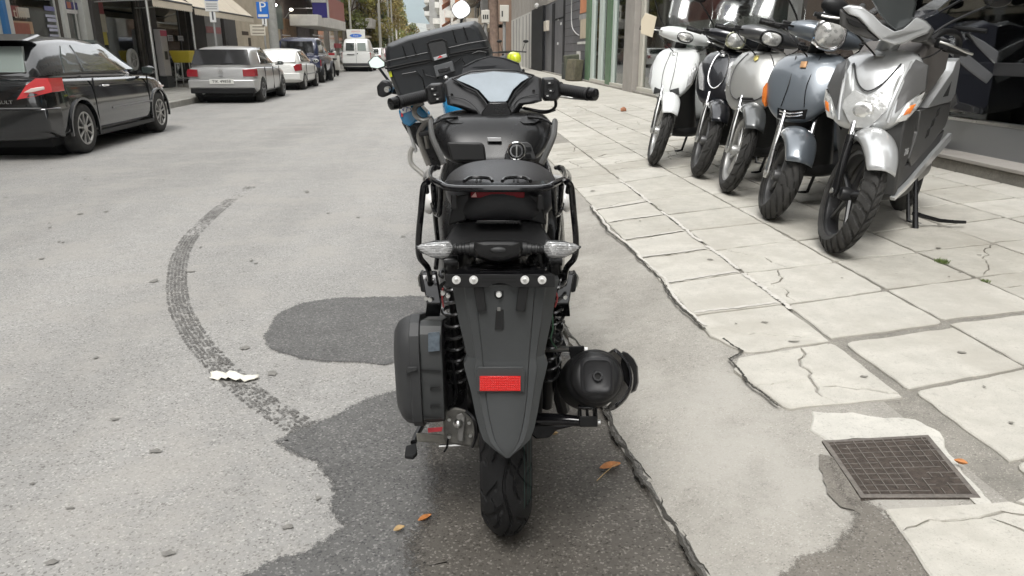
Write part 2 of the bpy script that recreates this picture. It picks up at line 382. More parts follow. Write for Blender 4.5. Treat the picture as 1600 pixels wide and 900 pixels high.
# bottom right slabs, cracked
P = [Vector(p) for p in ((1.10, 1.565), (1.44, 1.56), (1.50, 1.50), (1.56, 1.02), (1.04, 1.02), (1.075, 1.40))]
pcs = split(P, (1.25, 1.485), R(5), 41, .003); low = pcs[1] if sum(pcs[0], Vector((0, 0)))[1]/len(pcs[0]) > sum(pcs[1], Vector((0, 0)))[1]/len(pcs[1]) else pcs[0]
up = pcs[0] if low is pcs[1] else pcs[1]
slab(up, 951, slabm)
for k, q in enumerate(split(low, (1.37, 1.3), R(100), 43, .005)): slab(q, 952+k, slabm)
P = [Vector(p) for p in ((1.455, 1.56), (1.60, 1.62), (2.08, 1.72), (2.08, 1.3), (1.57, 1.02), (1.505, 1.49))]
for k, q in enumerate(split(P, (1.6, 1.5), R(-40), 44, .004)): slab(q, 961+k, slabm)
# cement-smeared slab remains round the manhole
cem = jag([on_walk(*p).xy for p in ((1268, 640), (1330, 641), (1430, 652), (1470, 672), (1500, 720), (1530, 760), (1555, 790), (1530, 790), (1490, 735), (1452, 684), (1300, 688), (1266, 668))], .10, 2, 4)
slab(cem, 970, slabd, dz=-.004, wob=.001)

# concrete ramp from the street to the slabs
crk = [(0.66, .9)]+[tuple(on_z(*p).xy) for p in ((1090, 905), (1060, 850), (1022, 790), (990, 738), (958, 692), (944, 650))]+[(.52, 2.7), (.50, 3.4), (.50, 4.5), (.52, 6.0), (.56, 7.6), (.9, 9.4)]
crl = jag(crk, .07, 3, 11, False)
def rampz(x, y, xc): return max(0, min(1, (x-xc)/(1.15-xc)))
b = B(); NR = 7; edge = []
yy = sorted(set(round(p.y, 3) for p in crl))
def xc_at(y):
    for a, c in zip(crl, crl[1:]):
        if min(a.y, c.y)-1e-6 <= y <= max(a.y, c.y)+1e-6 and abs(c.y-a.y) > 1e-6: return a.x+(c.x-a.x)*(y-a.y)/(c.y-a.y)
    return crl[0].x if y < crl[0].y else crl[-1].x
ys = [.9+i*.06 for i in range(142)]
rows = []
for y in ys:
    xc = xc_at(y); row = []
    for k in range(NR+1):
        t = k/NR; x = xc+(1.5-xc)*t; u = min(1, (x-xc)/(1.10-xc)); e = .024+(.129-.024)*(u**.8)
        if k == 0: e = .022
        row.append((x, y, min(e, zb(x, y)+.003)+mnoise.noise(Vector((x*9, y*9, 0)))*.0015 if x < 1.1 else zb(x, y)+.003 if k < NR else zb(x, y)-.002))
    rows.append([(xc-.001, y, -.02)]+row)
b.loft(rows, cap=False, closed=False)
ramp = struct(mk('concrete_ramp', b, conc, smooth=True, ang=60))
def faded(m, name):      # same surface, its rim broken up grain by grain
    q = m.copy(); q.name = name; nt = q.node_tree; p = nt.nodes['Principled BSDF']; at = nt.nodes.new('ShaderNodeAttribute'); at.attribute_name = 'fade'
    g_ = nt.nodes.new('ShaderNodeNewGeometry'); n1 = nt.nodes.new('ShaderNodeTexNoise'); n1.inputs['Scale'].default_value = 95; n1.inputs['Detail'].default_value = 3; n1.inputs['Roughness'].default_value = .8; nt.links.new(g_.outputs['Position'], n1.inputs['Vector'])
    ad = nt.nodes.new('ShaderNodeMath'); ad.operation = 'MULTIPLY_ADD'; ad.inputs[1].default_value = 2.6; ad.inputs[2].default_value = -1.8; nt.links.new(n1.outputs[0], ad.inputs[0])
    a2 = nt.nodes.new('ShaderNodeMath'); a2.operation = 'MULTIPLY_ADD'; a2.inputs[1].default_value = 1.6; nt.links.new(at.outputs['Fac'], a2.inputs[0]); nt.links.new(ad.outputs[0], a2.inputs[2])
    mr = nt.nodes.new('ShaderNodeMapRange'); mr.inputs[1].default_value = -.1; mr.inputs[2].default_value = .35; nt.links.new(a2.outputs[0], mr.inputs[0]); nt.links.new(mr.outputs[0], p.inputs['Alpha']); return q
def fpatch(name, poly, z, m, w):
    n = len(poly); zz = z if callable(z) else (lambda x, y: z); area = sum(poly[i].x*poly[(i+1) % n].y-poly[(i+1) % n].x*poly[i].y for i in range(n)); sg = 1 if area > 0 else -1
    nor = []
    for i in range(n): d = (poly[(i+4) % n]-poly[i-4]).normalized(); nor.append(Vector((d.y, -d.x))*sg)
    loops = [[poly[i]+nor[i]*w*k for i in range(n)] for k in (1, 0, -1)]
    from mathutils.geometry import tessellate_polygon
    vs = [(p.x, p.y, zz(p.x, p.y)) for lp_ in loops for p in lp_]; fs = [(k*n+i, k*n+(i+1) % n, (k+1)*n+(i+1) % n, (k+1)*n+i) for k in (0, 1) for i in range(n)]
    fs += [tuple(2*n+j for j in t) for t in tessellate_polygon([[Vector((p.x, p.y, 0)) for p in loops[2]]])]
    me = bpy.data.meshes.new(name); me.from_pydata(vs, [], fs); a = me.attributes.new('fade', 'FLOAT', 'POINT')
    for i in range(3*n): a.data[i].value = (0, .5, 1)[i//n]
    me.materials.append(faded(m, m.name+'_'+name)); o = bpy.data.objects.new(name, me); COL.objects.link(o); return struct(o)
# dark stain at the foot of the manhole and by the bottom edge
stn = jag([on_walk(*p).xy for p in ((1180, 905), (1230, 868), (1290, 845), (1345, 800), (1318, 760), (1296, 712), (1330, 780), (1372, 790), (1418, 832), (1478, 905))], .12, 3, 8)
def rz(x, y):
    xc = xc_at(y); u = max(0, min(1, (x-xc)/(1.10-xc))); e = .024+(.105)*(u**.8); return (min(e, zb(x, y)+.003) if x < 1.1 else zb(x, y)+.003)+.004
fpatch('ramp_stain', stn, lambda x, y: rz(x, y)+.002, concd, .03)
# crack line filled with dark crumbling asphalt
def ribbon(pts, w, z, seed, name, m, parent=None):
    rnd = random.Random(seed); vs = []; fs = []
    for i, p in enumerate(pts):
        a = pts[max(i-1, 0)]; c = pts[min(i+1, len(pts)-1)]; d = (c-a).normalized(); n = Vector((-d.y, d.x)); ww = w(i/len(pts)) if callable(w) else w
        l, r_ = ww*rnd.uniform(.3, 1.2), ww*rnd.uniform(.3, 1.2)
        q0, q1 = p+n*l, p-n*r_
        vs += [(q0.x, q0.y, z(q0.x, q0.y) if callable(z) else z), (q1.x, q1.y, z(q1.x, q1.y) if callable(z) else z)]
        if i: fs.append((2*i-2, 2*i-1, 2*i+1, 2*i))
    bb = B(); bb.add(vs, fs); o = mk(name, bb, m, parent); return o
c2 = jag([Vector(p) for p in crk], .08, 4, 13, False)
crumb = mat('crumbled_asphalt', (.12, .115, .105), .95, var=.5, vscale=70, bump=1.0, bscale=120)
struct(ribbon([p+Vector((.012, 0)) for p in c2 if p.y < 8], .017, .0265, 3, 'crumbled_joint', crumb))
struct(ribbon([p-Vector((.001, 0)) for p in c2 if p.y < 8], .0065, .0305, 4, 'street_crack', crackm))
struct(ribbon([p+Vector((.02, 0)) for p in jag([Vector(p) for p in crk], .10, 4, 17, False) if p.y < 8], .003, .0285, 6, 'street_crack', crackm))
# damp / dark asphalt patches in the street
pA = [on_z(*p).xy for p in ((417, 522), (430, 497), (470, 476), (540, 466), (640, 464), (720, 466), (760, 500), (740, 540), (650, 562), (600, 570), (540, 566), (470, 560), (425, 545))]
fpatch('damp_patch', jag(pA, .06, 4, 1), .004, asph2, .03)
pB = [on_z(*p).xy for p in ((433, 690), (470, 672), (520, 655), (560, 632), (620, 612), (700, 600))]+[Vector((.0, 3.0)), Vector((.30, 3.1))]+[Vector((xc_at(y)+.0, y)) for y in (2.9, 2.4, 2.0, 1.6, 1.2)]+[Vector((.5, .9)), Vector((-.6, .9))]+[on_z(*p).xy for p in ((378, 905), (425, 880), (480, 868), (505, 850), (545, 822), (520, 800), (527, 770), (512, 742), (500, 722), (465, 710))]
fpatch('damp_patch', jag(pB, .09, 4, 3), .004, asph2, .028)
pC = [on_z(*p).xy for p in ((660, 905), (650, 850), (690, 800), (690, 740), (680, 700))]+[Vector((-.05, 2.7)), Vector((.3, 3.0))]+[Vector((xc_at(y)+.004, y)) for y in (2.9, 2.4, 2.0, 1.6, 1.2)]+[Vector((.5, .9))]
fpatch('brown_patch', jag(pC, .07, 4, 5), .008, asph3, .07)
fb = B(); rq = random.Random(77)
for poly in () and (jag(pA, .06, 3, 1), [p for p in jag(pB, .11, 4, 3) if p.x < -.2]):
    for p in poly:
        for k in range(2 if rq.random() < .7 else 5): q = p+Vector((rq.gauss(0, .012), rq.gauss(0, .016))); s_ = rq.uniform(.001, .0035); fb.add([(q.x+s_*math.cos(a), q.y+s_*math.sin(a)*1.3, .0044) for a in (0, 1.2, 2.5, 3.7, 5)], [(0, 1, 2, 3, 4)])
fb and 0 or None; 0 and stuff(tag(mk('damp_specks', fb, asph2), 'dark damp specks along the ragged edges of the damp patches', 'specks'))
# tyre print: ribs of small rubber marks along a curve
tm = mat('rubber_tyre_print', (.125, .12, .112), .8, var=.3, vscale=30); nt = tm.node_tree; n1 = nt.nodes.new('ShaderNodeTexNoise'); n1.inputs['Scale'].default_value = 110; n1.inputs['Detail'].default_value = 4; g_ = nt.nodes.new('ShaderNodeNewGeometry'); nt.links.new(g_.outputs['Position'], n1.inputs['Vector']); mr = nt.nodes.new('ShaderNodeMapRange'); mr.inputs[1].default_value = .38; mr.inputs[2].default_value = .55; nt.links.new(n1.outputs[0], mr.inputs[0]); nt.links.new(mr.outputs[0], nt.nodes['Principled BSDF'].inputs['Alpha'])
ctl = [on_z(*p).xy for p in ((392, 292), (345, 325), (305, 362), (285, 392), (277, 424), (278, 470), (300, 520), (345, 575), (410, 630), (480, 672))]
cur = []
for i in range(len(ctl)-1):
    p0, p1, p2, p3 = ctl[max(i-1, 0)], ctl[i], ctl[i+1], ctl[min(i+2, len(ctl)-1)]
    for k in range(int((p2-p1).length/.016)+1):
        t = k/(int((p2-p1).length/.016)+1); cur.append(.5*((2*p1)+(p2-p0)*t+(2*p0-5*p1+4*p2-p3)*t*t+(3*p1-p0-3*p2+p3)*t**3))
b = B(); rnd = random.Random(5)
for i in range(len(cur)-1):
    d = (cur[i+1]-cur[i]).normalized(); n = Vector((-d.y, d.x)); f = i/len(cur)
    dens = .95 if .2 < f < .86 else (.55 if f < .2 else .8)
    if .035 < f < .12 or .33 < f < .36 or .07 < f < .09: dens = .12
    if .28 < f < .37: dens = .45
    for k in range(6):
        if rnd.random() > dens*(.8 if k in (0, 5) else 1): continue
        off = (k-2.5)*.019+rnd.uniform(-.0015, .0015)+((i % 2)*.002); wd = rnd.uniform(.005, .0095); ln = rnd.uniform(.005, .011)
        c = cur[i]+n*off+d*((k % 2)*.006); sk = d*ln+n*.002*(1 if k % 2 else -1)
        q = [c-n*wd-sk, c+n*wd-sk*.7, c+n*wd+sk, c-n*wd+sk*.8]
        b.add([(p.x, p.y, .0042) for p in q], [(0, 1, 2, 3)])
tag(stuff(mk('tyre_mark', b, tm)), 'curved ribbed tyre print on the grey road left of the black scooter', 'tyre mark')
# oil and gum spots on the road and slabs
spot = mat('dark_road_spot', (.185, .178, .163), .8, var=.3, vscale=60); b = B(); rnd = random.Random(9)
def blob(b, c, rx, ry, z, n=11):
    a0 = rnd.random(); b.add([(c[0]+rx*.85*rnd.uniform(.5, 1.2)*math.cos(a0+2*math.pi*i/n), c[1]+ry*.85*rnd.uniform(.5, 1.2)*math.sin(a0+2*math.pi*i/n), z) for i in range(n)], [tuple(range(n))])
for px, py, rx, ry in ((243, 706, .028, .018), (262, 866, .026, .018), (180, 656, .022, .018), (80, 880, .022, .014), (110, 795, .02, .01), (240, 440, .03, .05), (497, 780, .012, .012), (450, 825, .02, .014), (382, 545, .03, .03), (425, 585, .03, .03), (50, 757, .012, .01), (400, 412, .02, .02), (125, 335, .03, .05), (300, 425, .03, .02), (480, 300, .03, .08), (630, 370, .02, .04), (393, 408, .012, .03), (560, 340, .02, .03), (150, 560, .015, .02)):
    c = on_z(px, py); blob(b, c, rx, ry, .0045)
for i in range(240):
    x = rnd.uniform(-5.2, -.9); y = rnd.uniform(2, 14)
    if rnd.random() < .55: x = -3.2+rnd.gauss(0, .5)-.05*y
    k_ = rnd.random()**2.5; blob(b, (x, y), .004+.022*k_*rnd.uniform(.5, 1.2), .004+.03*k_, .0047, 8)
stuff(tag(mk('road_spots', b, spot), 'scattered dark gum and oil spots on the worn grey road', 'spots'))
b = B()
for px, py, rx, ry in ((1195, 503, .022, .014), (1240, 533, .028, .012), (1530, 398, .02, .012), (1503, 550, .02, .014), (1350, 588, .018, .012), (1466, 387, .022, .014), (1110, 405, .02, .02), (1483, 432, .01, .01), (926, 298, .03, .03), (1000, 345, .01, .02), (1580, 660, .012, .01), (1150, 505, .008, .008), (1500, 425, .01, .01)):
    c = on_walk(px, py, .004); blob(b, c, rx, ry, c.z)
for i in range(60):
    x = rnd.uniform(1.15, 4.6); y = rnd.uniform(2, 12); blob(b, (x, y), rnd.uniform(.004, .013), rnd.uniform(.003, .012), walk_z(x)+.0052, 8)
stuff(tag(mk('pavement_spots', b, mat('slab_spot', (.20, .19, .165), .85, var=.2, vscale=60)), 'small dark gum spots on the pale paving slabs', 'spots'))
# white cement smears along the joint nearest the ramp
for k, (y0, y1) in enumerate(((3.05, 3.62), (3.7, 4.2), (4.3, 5.2), (5.5, 6.6))):
    pts = jag([Vector((1.525, y0)), Vector((1.53, (y0+y1)/2)), Vector((1.52, y1))], .03, 5, 60+k, False)
    struct(ribbon(pts, .017, lambda x, y: walk_z(x)+.0045, 70+k, 'cement_smear', whitecem))
for k, (y0, ya) in enumerate(((3.07, 3.15), (3.52, 3.66), (4.02, 4.14), (4.43, 4.6), (4.93, 5.1), (5.36, 5.58))):
    pts = jag([Vector((1.08, y0)), Vector((1.5, ya))], .025, 5, 80+k, False)
    struct(ribbon(pts, .012, lambda x, y: walk_z(x)+.0045, 90+k, 'cement_smear', whitecem))
pts = jag([Vector((1.07, 2.15)), Vector((1.04, 2.35)), Vector((1.05, 2.55)), Vector((1.13, 2.62)), Vector((1.055, 2.9)), Vector((1.05, 3.4)), Vector((1.06, 3.9)), Vector((1.04, 4.4)), Vector((1.05, 5.5))], .05, 5, 99, False)
struct(ribbon(pts, .006, lambda x, y: max(rz(x, y), walk_z(x))+.001, 98, 'slab_edge_crack', crackm))
struct(ribbon([p+Vector((.018, 0)) for p in pts if p.y > 2.9], .010, lambda x, y: walk_z(x)+.0042, 97, 'cement_smear', whitecem))
# manhole cover
mh = [on_walk(*p, -.006) for p in ((1284, 690), (1450, 681), (1532, 779), (1345, 779))]
mt = thing('manhole_cover', 'square rusty manhole cover with a grid pattern set in the pale cement', 'manhole cover', sum(mh, Vector((0, 0, 0)))/4)
iron = mat('rusty_iron', (.075, .060, .05), .7, .4, var=.45, vscale=45, bump=.5, bscale=200)
ironl = mat('worn_iron', (.21, .19, .17), .55, .5, var=.3, vscale=60)
def mp(u, v, h=0):
    p = mh[0].lerp(mh[1], u).lerp(mh[3].lerp(mh[2], u), v)-mt.location; return Vector((p.x, p.y, p.z+h))
b = B(); b.loft([[mp(0, 0, -.02), mp(1, 0, -.02), mp(1, 1, -.02), mp(0, 1, -.02)], [mp(0, 0, .003), mp(1, 0, .003), mp(1, 1, .003), mp(0, 1, .003)]]); mk('plate', b, iron, mt)
b = B(); e = .045
for A, C in (((0, 0), (1, e)), ((0, 1-e), (1, 1)), ((0, e), (e, 1-e)), ((1-e, e), (1, 1-e))):
    b.loft([[mp(A[0], A[1], h), mp(C[0], A[1], h), mp(C[0], C[1], h), mp(A[0], C[1], h)] for h in (.0, .0042)])
mk('frame', b, ironl, mt, bev=.001)
b = B(); n = 11
for i in range(1, n):
    t = i/n; w = .004
    if i % 1 == 0:
        for k in range(n):
            s0, s1 = k/n, (k+1)/n
            if random.random() < .1+.45*(t > .6 and k > 5): continue
            b.loft([[mp(t-w, e+s0*.91, h), mp(t+w, e+s0*.91, h), mp(t+w, e+s1*.91, h), mp(t-w, e+s1*.91, h)] for h in (.0, .0062)])
            b.loft([[mp(e+s0*.91, t-w, h), mp(e+s1*.91, t-w, h), mp(e+s1*.91, t+w, h), mp(e+s0*.91, t+w, h)] for h in (.0, .0058)])
stuff(mk('raised_grid', b, ironl, mt))
# litter, leaves, stone, weeds
b = B(); rnd = random.Random(3); A, C = on_z(330, 592), on_z(404, 594); N_ = 12
rows = []
for i in range(N_+1):
    t = i/N_; c = A.lerp(C, t); row = []
    wd = .036*(math.sin(math.pi*min(1, t*1.0+.04))**.35 if t < .98 else .3)*(1 if t < .5 else .75)
    for k in range(5):
        s = k/4-.5; row.append((c.x+rnd.uniform(-.003, .003), c.y+s*wd*2+.012*math.sin(t*7), .008+rnd.uniform(0, .016)+.006*math.sin(t*9+s*6)))
    rows.append(row)
b.loft(rows, cap=False, closed=False); o = mk('crumpled_paper', b, mat('white_paper', (.72, .70, .62), .8), smooth=True)
d = o.modifiers.new('thick', 'SOLIDIFY'); d.thickness = .002
tag(o, 'crumpled white paper lying on the tyre print in the road', 'paper')
leafm = mat('dry_orange_leaf', (.42, .17, .05), .6, var=.35, vscale=60); leafb = mat('dry_tan_leaf', (.42, .29, .14), .7, var=.3, vscale=60)
def leaf(c, L_, W_, rot, m, label, stem=0.0):
    b = B(); rows = []
    for i in range(9):
        t = i/8; w = W_*math.sin(math.pi*(t*.94+.03))**.8; row = []
        for k in (-1, -.5, 0, .5, 1): row.append(((t-.5)*L_, k*w/2, .006+.012*abs(k)*math.sin(t*3.1)+.008*(t-.5)**2/.25))
        rows.append(row)
    b.loft(rows, cap=False, closed=False)
    M = Matrix.Translation(c) @ Matrix.Rotation(rot, 4, 'Z'); b.xf(M)
    if stem:
        t = thing('fallen_leaf', label, 'leaf', c); b.xf(Matrix.Translation(-Vector(c)))
        o = mk('blade', b, m, t, smooth=True); s = B(); s.tube([(L_*.4, 0, .012), (L_*.0, -.01, .013), (-L_*.6, -.03, .008), (-L_*.6-stem, -.045, .004)], .0016, 6); s.xf(Matrix.Rotation(rot, 4, 'Z')); mk('stem', s, leafb, t)
    else: o = mk('fallen_leaf', b, m, smooth=True); tag(o, label, 'leaf')
    d = o.modifiers.new('thick', 'SOLIDIFY'); d.thickness = .0012
leaf(on_z(664, 815, .004), .046, .018, R(35), leafm, 'small orange leaf on the dark asphalt left of the rear tyre')
leaf(on_z(624, 832, .004), .034, .020, R(30), leafb, 'small tan leaf bit left of the orange leaf on dark asphalt')
leaf(on_z(953, 733, .008), .075, .032, R(20), leafm, 'dry orange leaf with a long stem beside the road crack', .03)
leaf(on_z(866, 682, .008), .028, .014, R(0), leafb, 'tiny tan leaf under the exhaust hanger on brown asphalt')
c = on_walk(1500, 728, .004); leaf(c, .035, .022, R(-40), leafm, 'small rust coloured leaf at the right edge of the manhole frame')
stone = B(); stone.ball((0, 0, .035), (.06, .045, .045), 9, 6); stone.v = [(x+random.uniform(-.008, .008), y+random.uniform(-.008, .008), z+random.uniform(-.006, .006)) for x, y, z in stone.v]
o = mk('brick_lump', stone, mat('terracotta', (.35, .16, .09), .9, var=.3, vscale=20, bump=.5, bscale=40), smooth=True); o.location = on_walk(974, 174); tag(o, 'terracotta brick lump on the pale pavement beyond the scooter', 'brick lump')
def grass(c, n, h, spread, m, label):
    b = B(); rnd = random.Random(int(c.x*100))
    for i in range(n):
        a = rnd.uniform(0, 6.28); r_ = spread*rnd.random()**.6; x, y = r_*math.cos(a), r_*math.sin(a)*1.2; hh = h*rnd.uniform(.4, 1); lx, ly = rnd.uniform(-1, 1)*h*.8, rnd.uniform(-1, 1)*h*.8; w = .0015
        b.add([(x-w, y, 0), (x+w, y, 0), (x+lx*.5+w*.7, y+ly*.5, hh*.7), (x+lx*.5-w*.7, y+ly*.5, hh*.7), (x+lx, y+ly, hh)], [(0, 1, 2, 3), (3, 2, 4)])
    o = mk('weed_tuft', b, m); o.location = c; stuff(tag(o, label, 'weeds'))
grass(on_walk(1472, 410), 160, .022, .035, mat('green_weed', (.09, .13, .03), .7, var=.3, vscale=40), 'small green weeds growing in the slab joint by the silver scooter')
grass(on_z(940, 346, .1), 260, .02, .06, mat('straw_weed', (.30, .22, .10), .8, var=.3, vscale=40), 'dry straw coloured weeds at the slab edge behind the scooter')
grass(on_walk(1540, 440), 50, .014, .02, MATS['green_weed'], 'tiny green moss tuft in the slab joint near the right edge')
# ================================================================ THE BLACK SCOOTER (seen from behind)
def Cw(x, d, z=0): return Vector((x*cY+d*sY, -x*sY+d*cY, z))
SC = thing('scooter', 'black sport scooter seen from behind, with a long grey rear mudguard and red reflector', 'scooter', Cw(-.02, 1.81), -YAW+R(2.0))
SC.rotation_euler = (0, R(-.4), -YAW+R(2.0))
SCM = Matrix.Translation(SC.location) @ SC.rotation_euler.to_matrix().to_4x4(); SCI = SCM.inverted()
FW = Vector((sY, cY, 0))
def S(px, py, d):
    r = Vector(sight(px, py)); t = d/r.dot(FW); return SCI @ (Vector((0, 0, CAM_H))+r*t)
def hw(pxw, py, d):     # half width in metres of a pixel width at that depth
    r = Vector(sight(800, py)); t = d/r.dot(FW); return pxw/FPX*t
def tyre(b, r, w, n=200, m=26, wave=None, depth=.004, prof=.55, inner=.72):
    rings = []
    for i in range(n):
        th = 2*math.pi*i/n; ring = []
        for j in range(m+1):
            u = -1+2*j/m; h = r-(w*prof)*abs(u)**2.4
            if wave: h -= depth*wave(th, u)
            x = u*w/2*(1 if abs(u) < .9 else .985); ring.append((x, h*math.cos(th), h*math.sin(th)))
        for u_, rr in ((.93, r-w*prof-.012), (.80, r*inner), (-.80, r*inner), (-.93, r-w*prof-.012)): ring.append((u_*w/2, rr*math.cos(th), rr*math.sin(th)))
        rings.append(ring)
    rings.append(rings[0]); b.loft(rings, cap=False)
def fr(x): return x-math.floor(x)
def tread(th, u):
    p = th/(2*math.pi)*15; g_ = 0
    if abs(u-.02-.13*math.sin(2*math.pi*p*.5)) < .045: g_ = 1
    for s, sh in ((1, 0), (-1, .5)):
        if u*s > .12 and u*s < .93:
            q = fr(p*.5+sh-.55*(u*s)**1.4)
            if abs(q-.5) < .06 or (abs(q-.12) < .045 and .35 < u*s < .75): g_ = 1
            if abs(u*s-.5-.22*math.sin(2*math.pi*(p*.5+sh))) < .04 and fr(p*.5+sh) > .45: g_ = 1
            q2 = fr(p+sh*.5+.3*(u*s))
            if u*s > .68 and abs(q2-.5) < .07: g_ = 1
    return g_
RT = .276
w = B(); tyre(w, RT, .132, 360, 56, tread, .007, .42); rw = mk('rear_wheel', w, rub, SC, smooth=True, ang=28); rw.location = (0, 0, RT)
w = B(); w.lathe([(.178, -.045), (.2, -.05), (.2, -.043), (.185, -.036), (.18, .036), (.2, .043), (.2, .05), (.178, .045), (.165, 0)], axis='x', n=48); w.f += []; 
w.lathe([(.03, -.06), (.045, -.05), (.045, .05), (.03, .06)], axis='x', n=20, cap=True)
for k in range(5):
    a = 2*math.pi*k/5; w.tube([(0, .04*math.cos(a), .04*math.sin(a)), (0, .18*math.cos(a+.12), .18*math.sin(a+.12))], [.02, .014], 8)
mk('rim', w, blk2, rw, smooth=True)
w = B(); w.lathe([(.07, .055), (.12, .055), (.12, .06), (.07, .06), (.07, .055)], axis='x', n=32); mk('brake_disc', w, steel, rw, smooth=True)
# green and white paint lines on the right shoulder of the tyre
gl = mat('tyre_stripe', (.025, .07, .055), .8); b = B()
for u in (.66, .80, .9):
    h = RT-.132*.42*abs(u)**2.4+.0008; x = u*.0655
    pts = []
    for i in range(40):
        th = math.pi+.95*(i/39)-.62; pts.append((x, h*math.cos(th), h*math.sin(th)))
    b.loft([[(p[0]-.0005, p[1], p[2]) for p in pts], [(p[0]+.0005, p[1], p[2]) for p in pts]], cap=False, closed=False)
mk('tyre_stripe', b, gl, rw)
# front wheel
w = B(); tyre(w, .272, .11, 90, 20, tread, .004, .45); fwl = mk('front_wheel', w, rub, SC, smooth=True); fwl.location = (0, 1.42, .272)
w = B(); w.lathe([(.178, -.035), (.2, -.04), (.185, -.03), (.18, .03), (.2, .04), (.178, .035), (.165, 0)], axis='x', n=40); w.lathe([(.03, -.06), (.04, .0), (.03, .06)], axis='x', n=16, cap=True)
for k in range(5):
    a = 2*math.pi*k/5; w.tube([(0, .03*math.cos(a), .03*math.sin(a)), (0, .18*math.cos(a), .18*math.sin(a))], [.02, .014], 8)
mk('rim', w, blk2, fwl, smooth=True)
# ---- rear mudguard / plate carrier
rows = [(444, 1.476, 86, 46), (452, 1.478, 84, 45), (475, 1.482, 79, 43), (500, 1.486, 75, 41), (530, 1.488, 68, 38), (562, 1.488, 61, 35), (566, 1.487, 62, 34.8), (575, 1.484, 66.5, 34), (590, 1.480, 63, 33), (620, 1.474, 55, 31), (650, 1.466, 49.5, 27), (675, 1.458, 43.5, 22), (692, 1.452, 37, 17), (704, 1.448, 22, 10), (711, 1.446, 11, 5), (716, 1.446, 3.5, 1.6)]
b = B(); rings = []
for py, d, o_, i_ in rows:
    p = S(783+(py-444)*.008, py, d); ho, hi = hw(o_, py, d), hw(i_, py, d); y, z = p.y, p.z; k = min(1, o_/60)
    half = [(0, y-.004*k), (hi*.6, y-.003*k), (hi, y), (hi+.003*k, y+.005*k), (hi+.006*k, y+.0045*k), (hi+(ho-hi)*.45, y+.006*k), (hi+(ho-hi)*.52, y+.010*k), (ho, y+.022*k), (ho, y+.055*k), (ho-.006*k, y+.055*k), (ho-.008*k, y+.028*k), (hi, y+.012*k), (0, y+.010*k)]
    ring = [(x, yy_, z) for x, yy_ in half]+[(-x, yy_, z) for x, yy_ in reversed(half[1:-1])]
    rings.append(ring)
b.loft(rings); mg = mk('rear_mudguard', b, gry, SC, smooth=True, ang=18)
def plate_px(name, pts, d0, d1, m, parent, bev=.001, mirror=False, dd=None):
    b = B(); f = [S(x, y, (dd(x, y) if dd else d0)) for x, y in pts]; g_ = [S(x, y, (dd(x, y)+d1-d0 if dd else d1)) for x, y in pts]
    b.loft([f, g_])
    if mirror: b.mirror()
    return mk(name, b, m, parent, bev=bev)
plate_px('slot', [(775, 483), (778, 479), (784, 479), (787, 483), (787, 515), (773, 515)], 1.4795, 1.484, blk, mg, .0004)
plate_px('slot_tab', [(777, 480), (782, 480), (782, 486), (777, 486)], 1.478, 1.483, alu, mg, .0003)
b = B(); c = S(779.5, 460, 1.47); b.lathe([(.0, -.004), (.0055, -.004), (.0062, -.001), (.0062, .006)], (c.x, c.y, c.z), 'y', 12, cap=True); mk('bolt', b, bolt, mg, smooth=True)
plate_px('bolt_recess', [(772, 453), (775, 450), (784, 450), (787, 453), (787, 463), (783, 467), (776, 467), (772, 463)], 1.4745, 1.48, black_hole, mg, .0004)
for sg in (-1, 1):
    pts = [(783+sg*x, y) for x, y in ((43, 449), (27, 449), (23, 486), (37, 487))]
    plate_px('bracket_arm', pts, 1.470, 1.482, blk, mg, .0012)
# reflector and its mount
plate_px('reflector_mount', [(747, 573), (818, 573), (821, 580), (820, 613), (745, 613), (744, 580)], 1.468, 1.49, gry, mg, .0022)
rf = plate_px('reflector', [(749.5, 587.5), (813.5, 587.5), (813.5, 611), (749.5, 611)], 1.462, 1.474, redl, SC, .0008)
b = B()
for i in range(20):
    for j in range(6):
        c = S(751.5+i*3.2, 590.5+j*3.6, 1.4615); b.ball(c, (.0017, .0008, .0019), 6, 3)
stuff(mk('reflector_beads', b, redl, rf))
# ---- plate bracket with four zinc bolts
L_ = [(695, 429), (737, 429), (739, 432), (742, 429), (818, 429), (821, 432), (823, 429), (867, 429), (867, 449), (800, 449), (793, 444), (781, 442.5), (769, 444), (763, 449), (695, 449), (695, 443), (697, 440), (695, 436)]
pb = plate_px('plate_bracket', L_, 1.458, 1.462, blk, SC, .0005)
for px_ in (713, 740, 820, 847):
    c = S(px_, 437.5, 1.454); b = B(); b.lathe([(.0, -.0035), (.0042, -.0035), (.005, -.002), (.0088, -.0015), (.0092, .0015)], (c.x, c.y, c.z), 'y', 14, cap=True); mk('bolt', b, bolt, pb, smooth=True)
    b = B(); b.lathe([(.0, -.0045), (.0035, -.0045), (.004, -.003)], (c.x, c.y, c.z), 'y', 6, cap=True); mk('bolt_head', b, steel, pb)
for y0 in (434, 439.5): plate_px('slot', [(754, y0), (806, y0), (807, y0+1), (806, y0+2), (754, y0+2), (753, y0+1)], 1.4572, 1.459, black_hole, pb, 0)
plate_px('top_plate', [(697, 429), (865, 429), (832, 412), (732, 412)], 1.462, 1.466, gls, SC, .001, dd=lambda x, y: 1.462+(429-y)*.006)
for k in range(3):
    yq = 417+k*3.4; plate_px('plate_rib', [(750, yq), (812, yq), (812, yq+1.2), (750, yq+1.2)], 1.5, 1.503, blk, SC, 0, dd=lambda x, y: 1.459+(429-y)*.006)
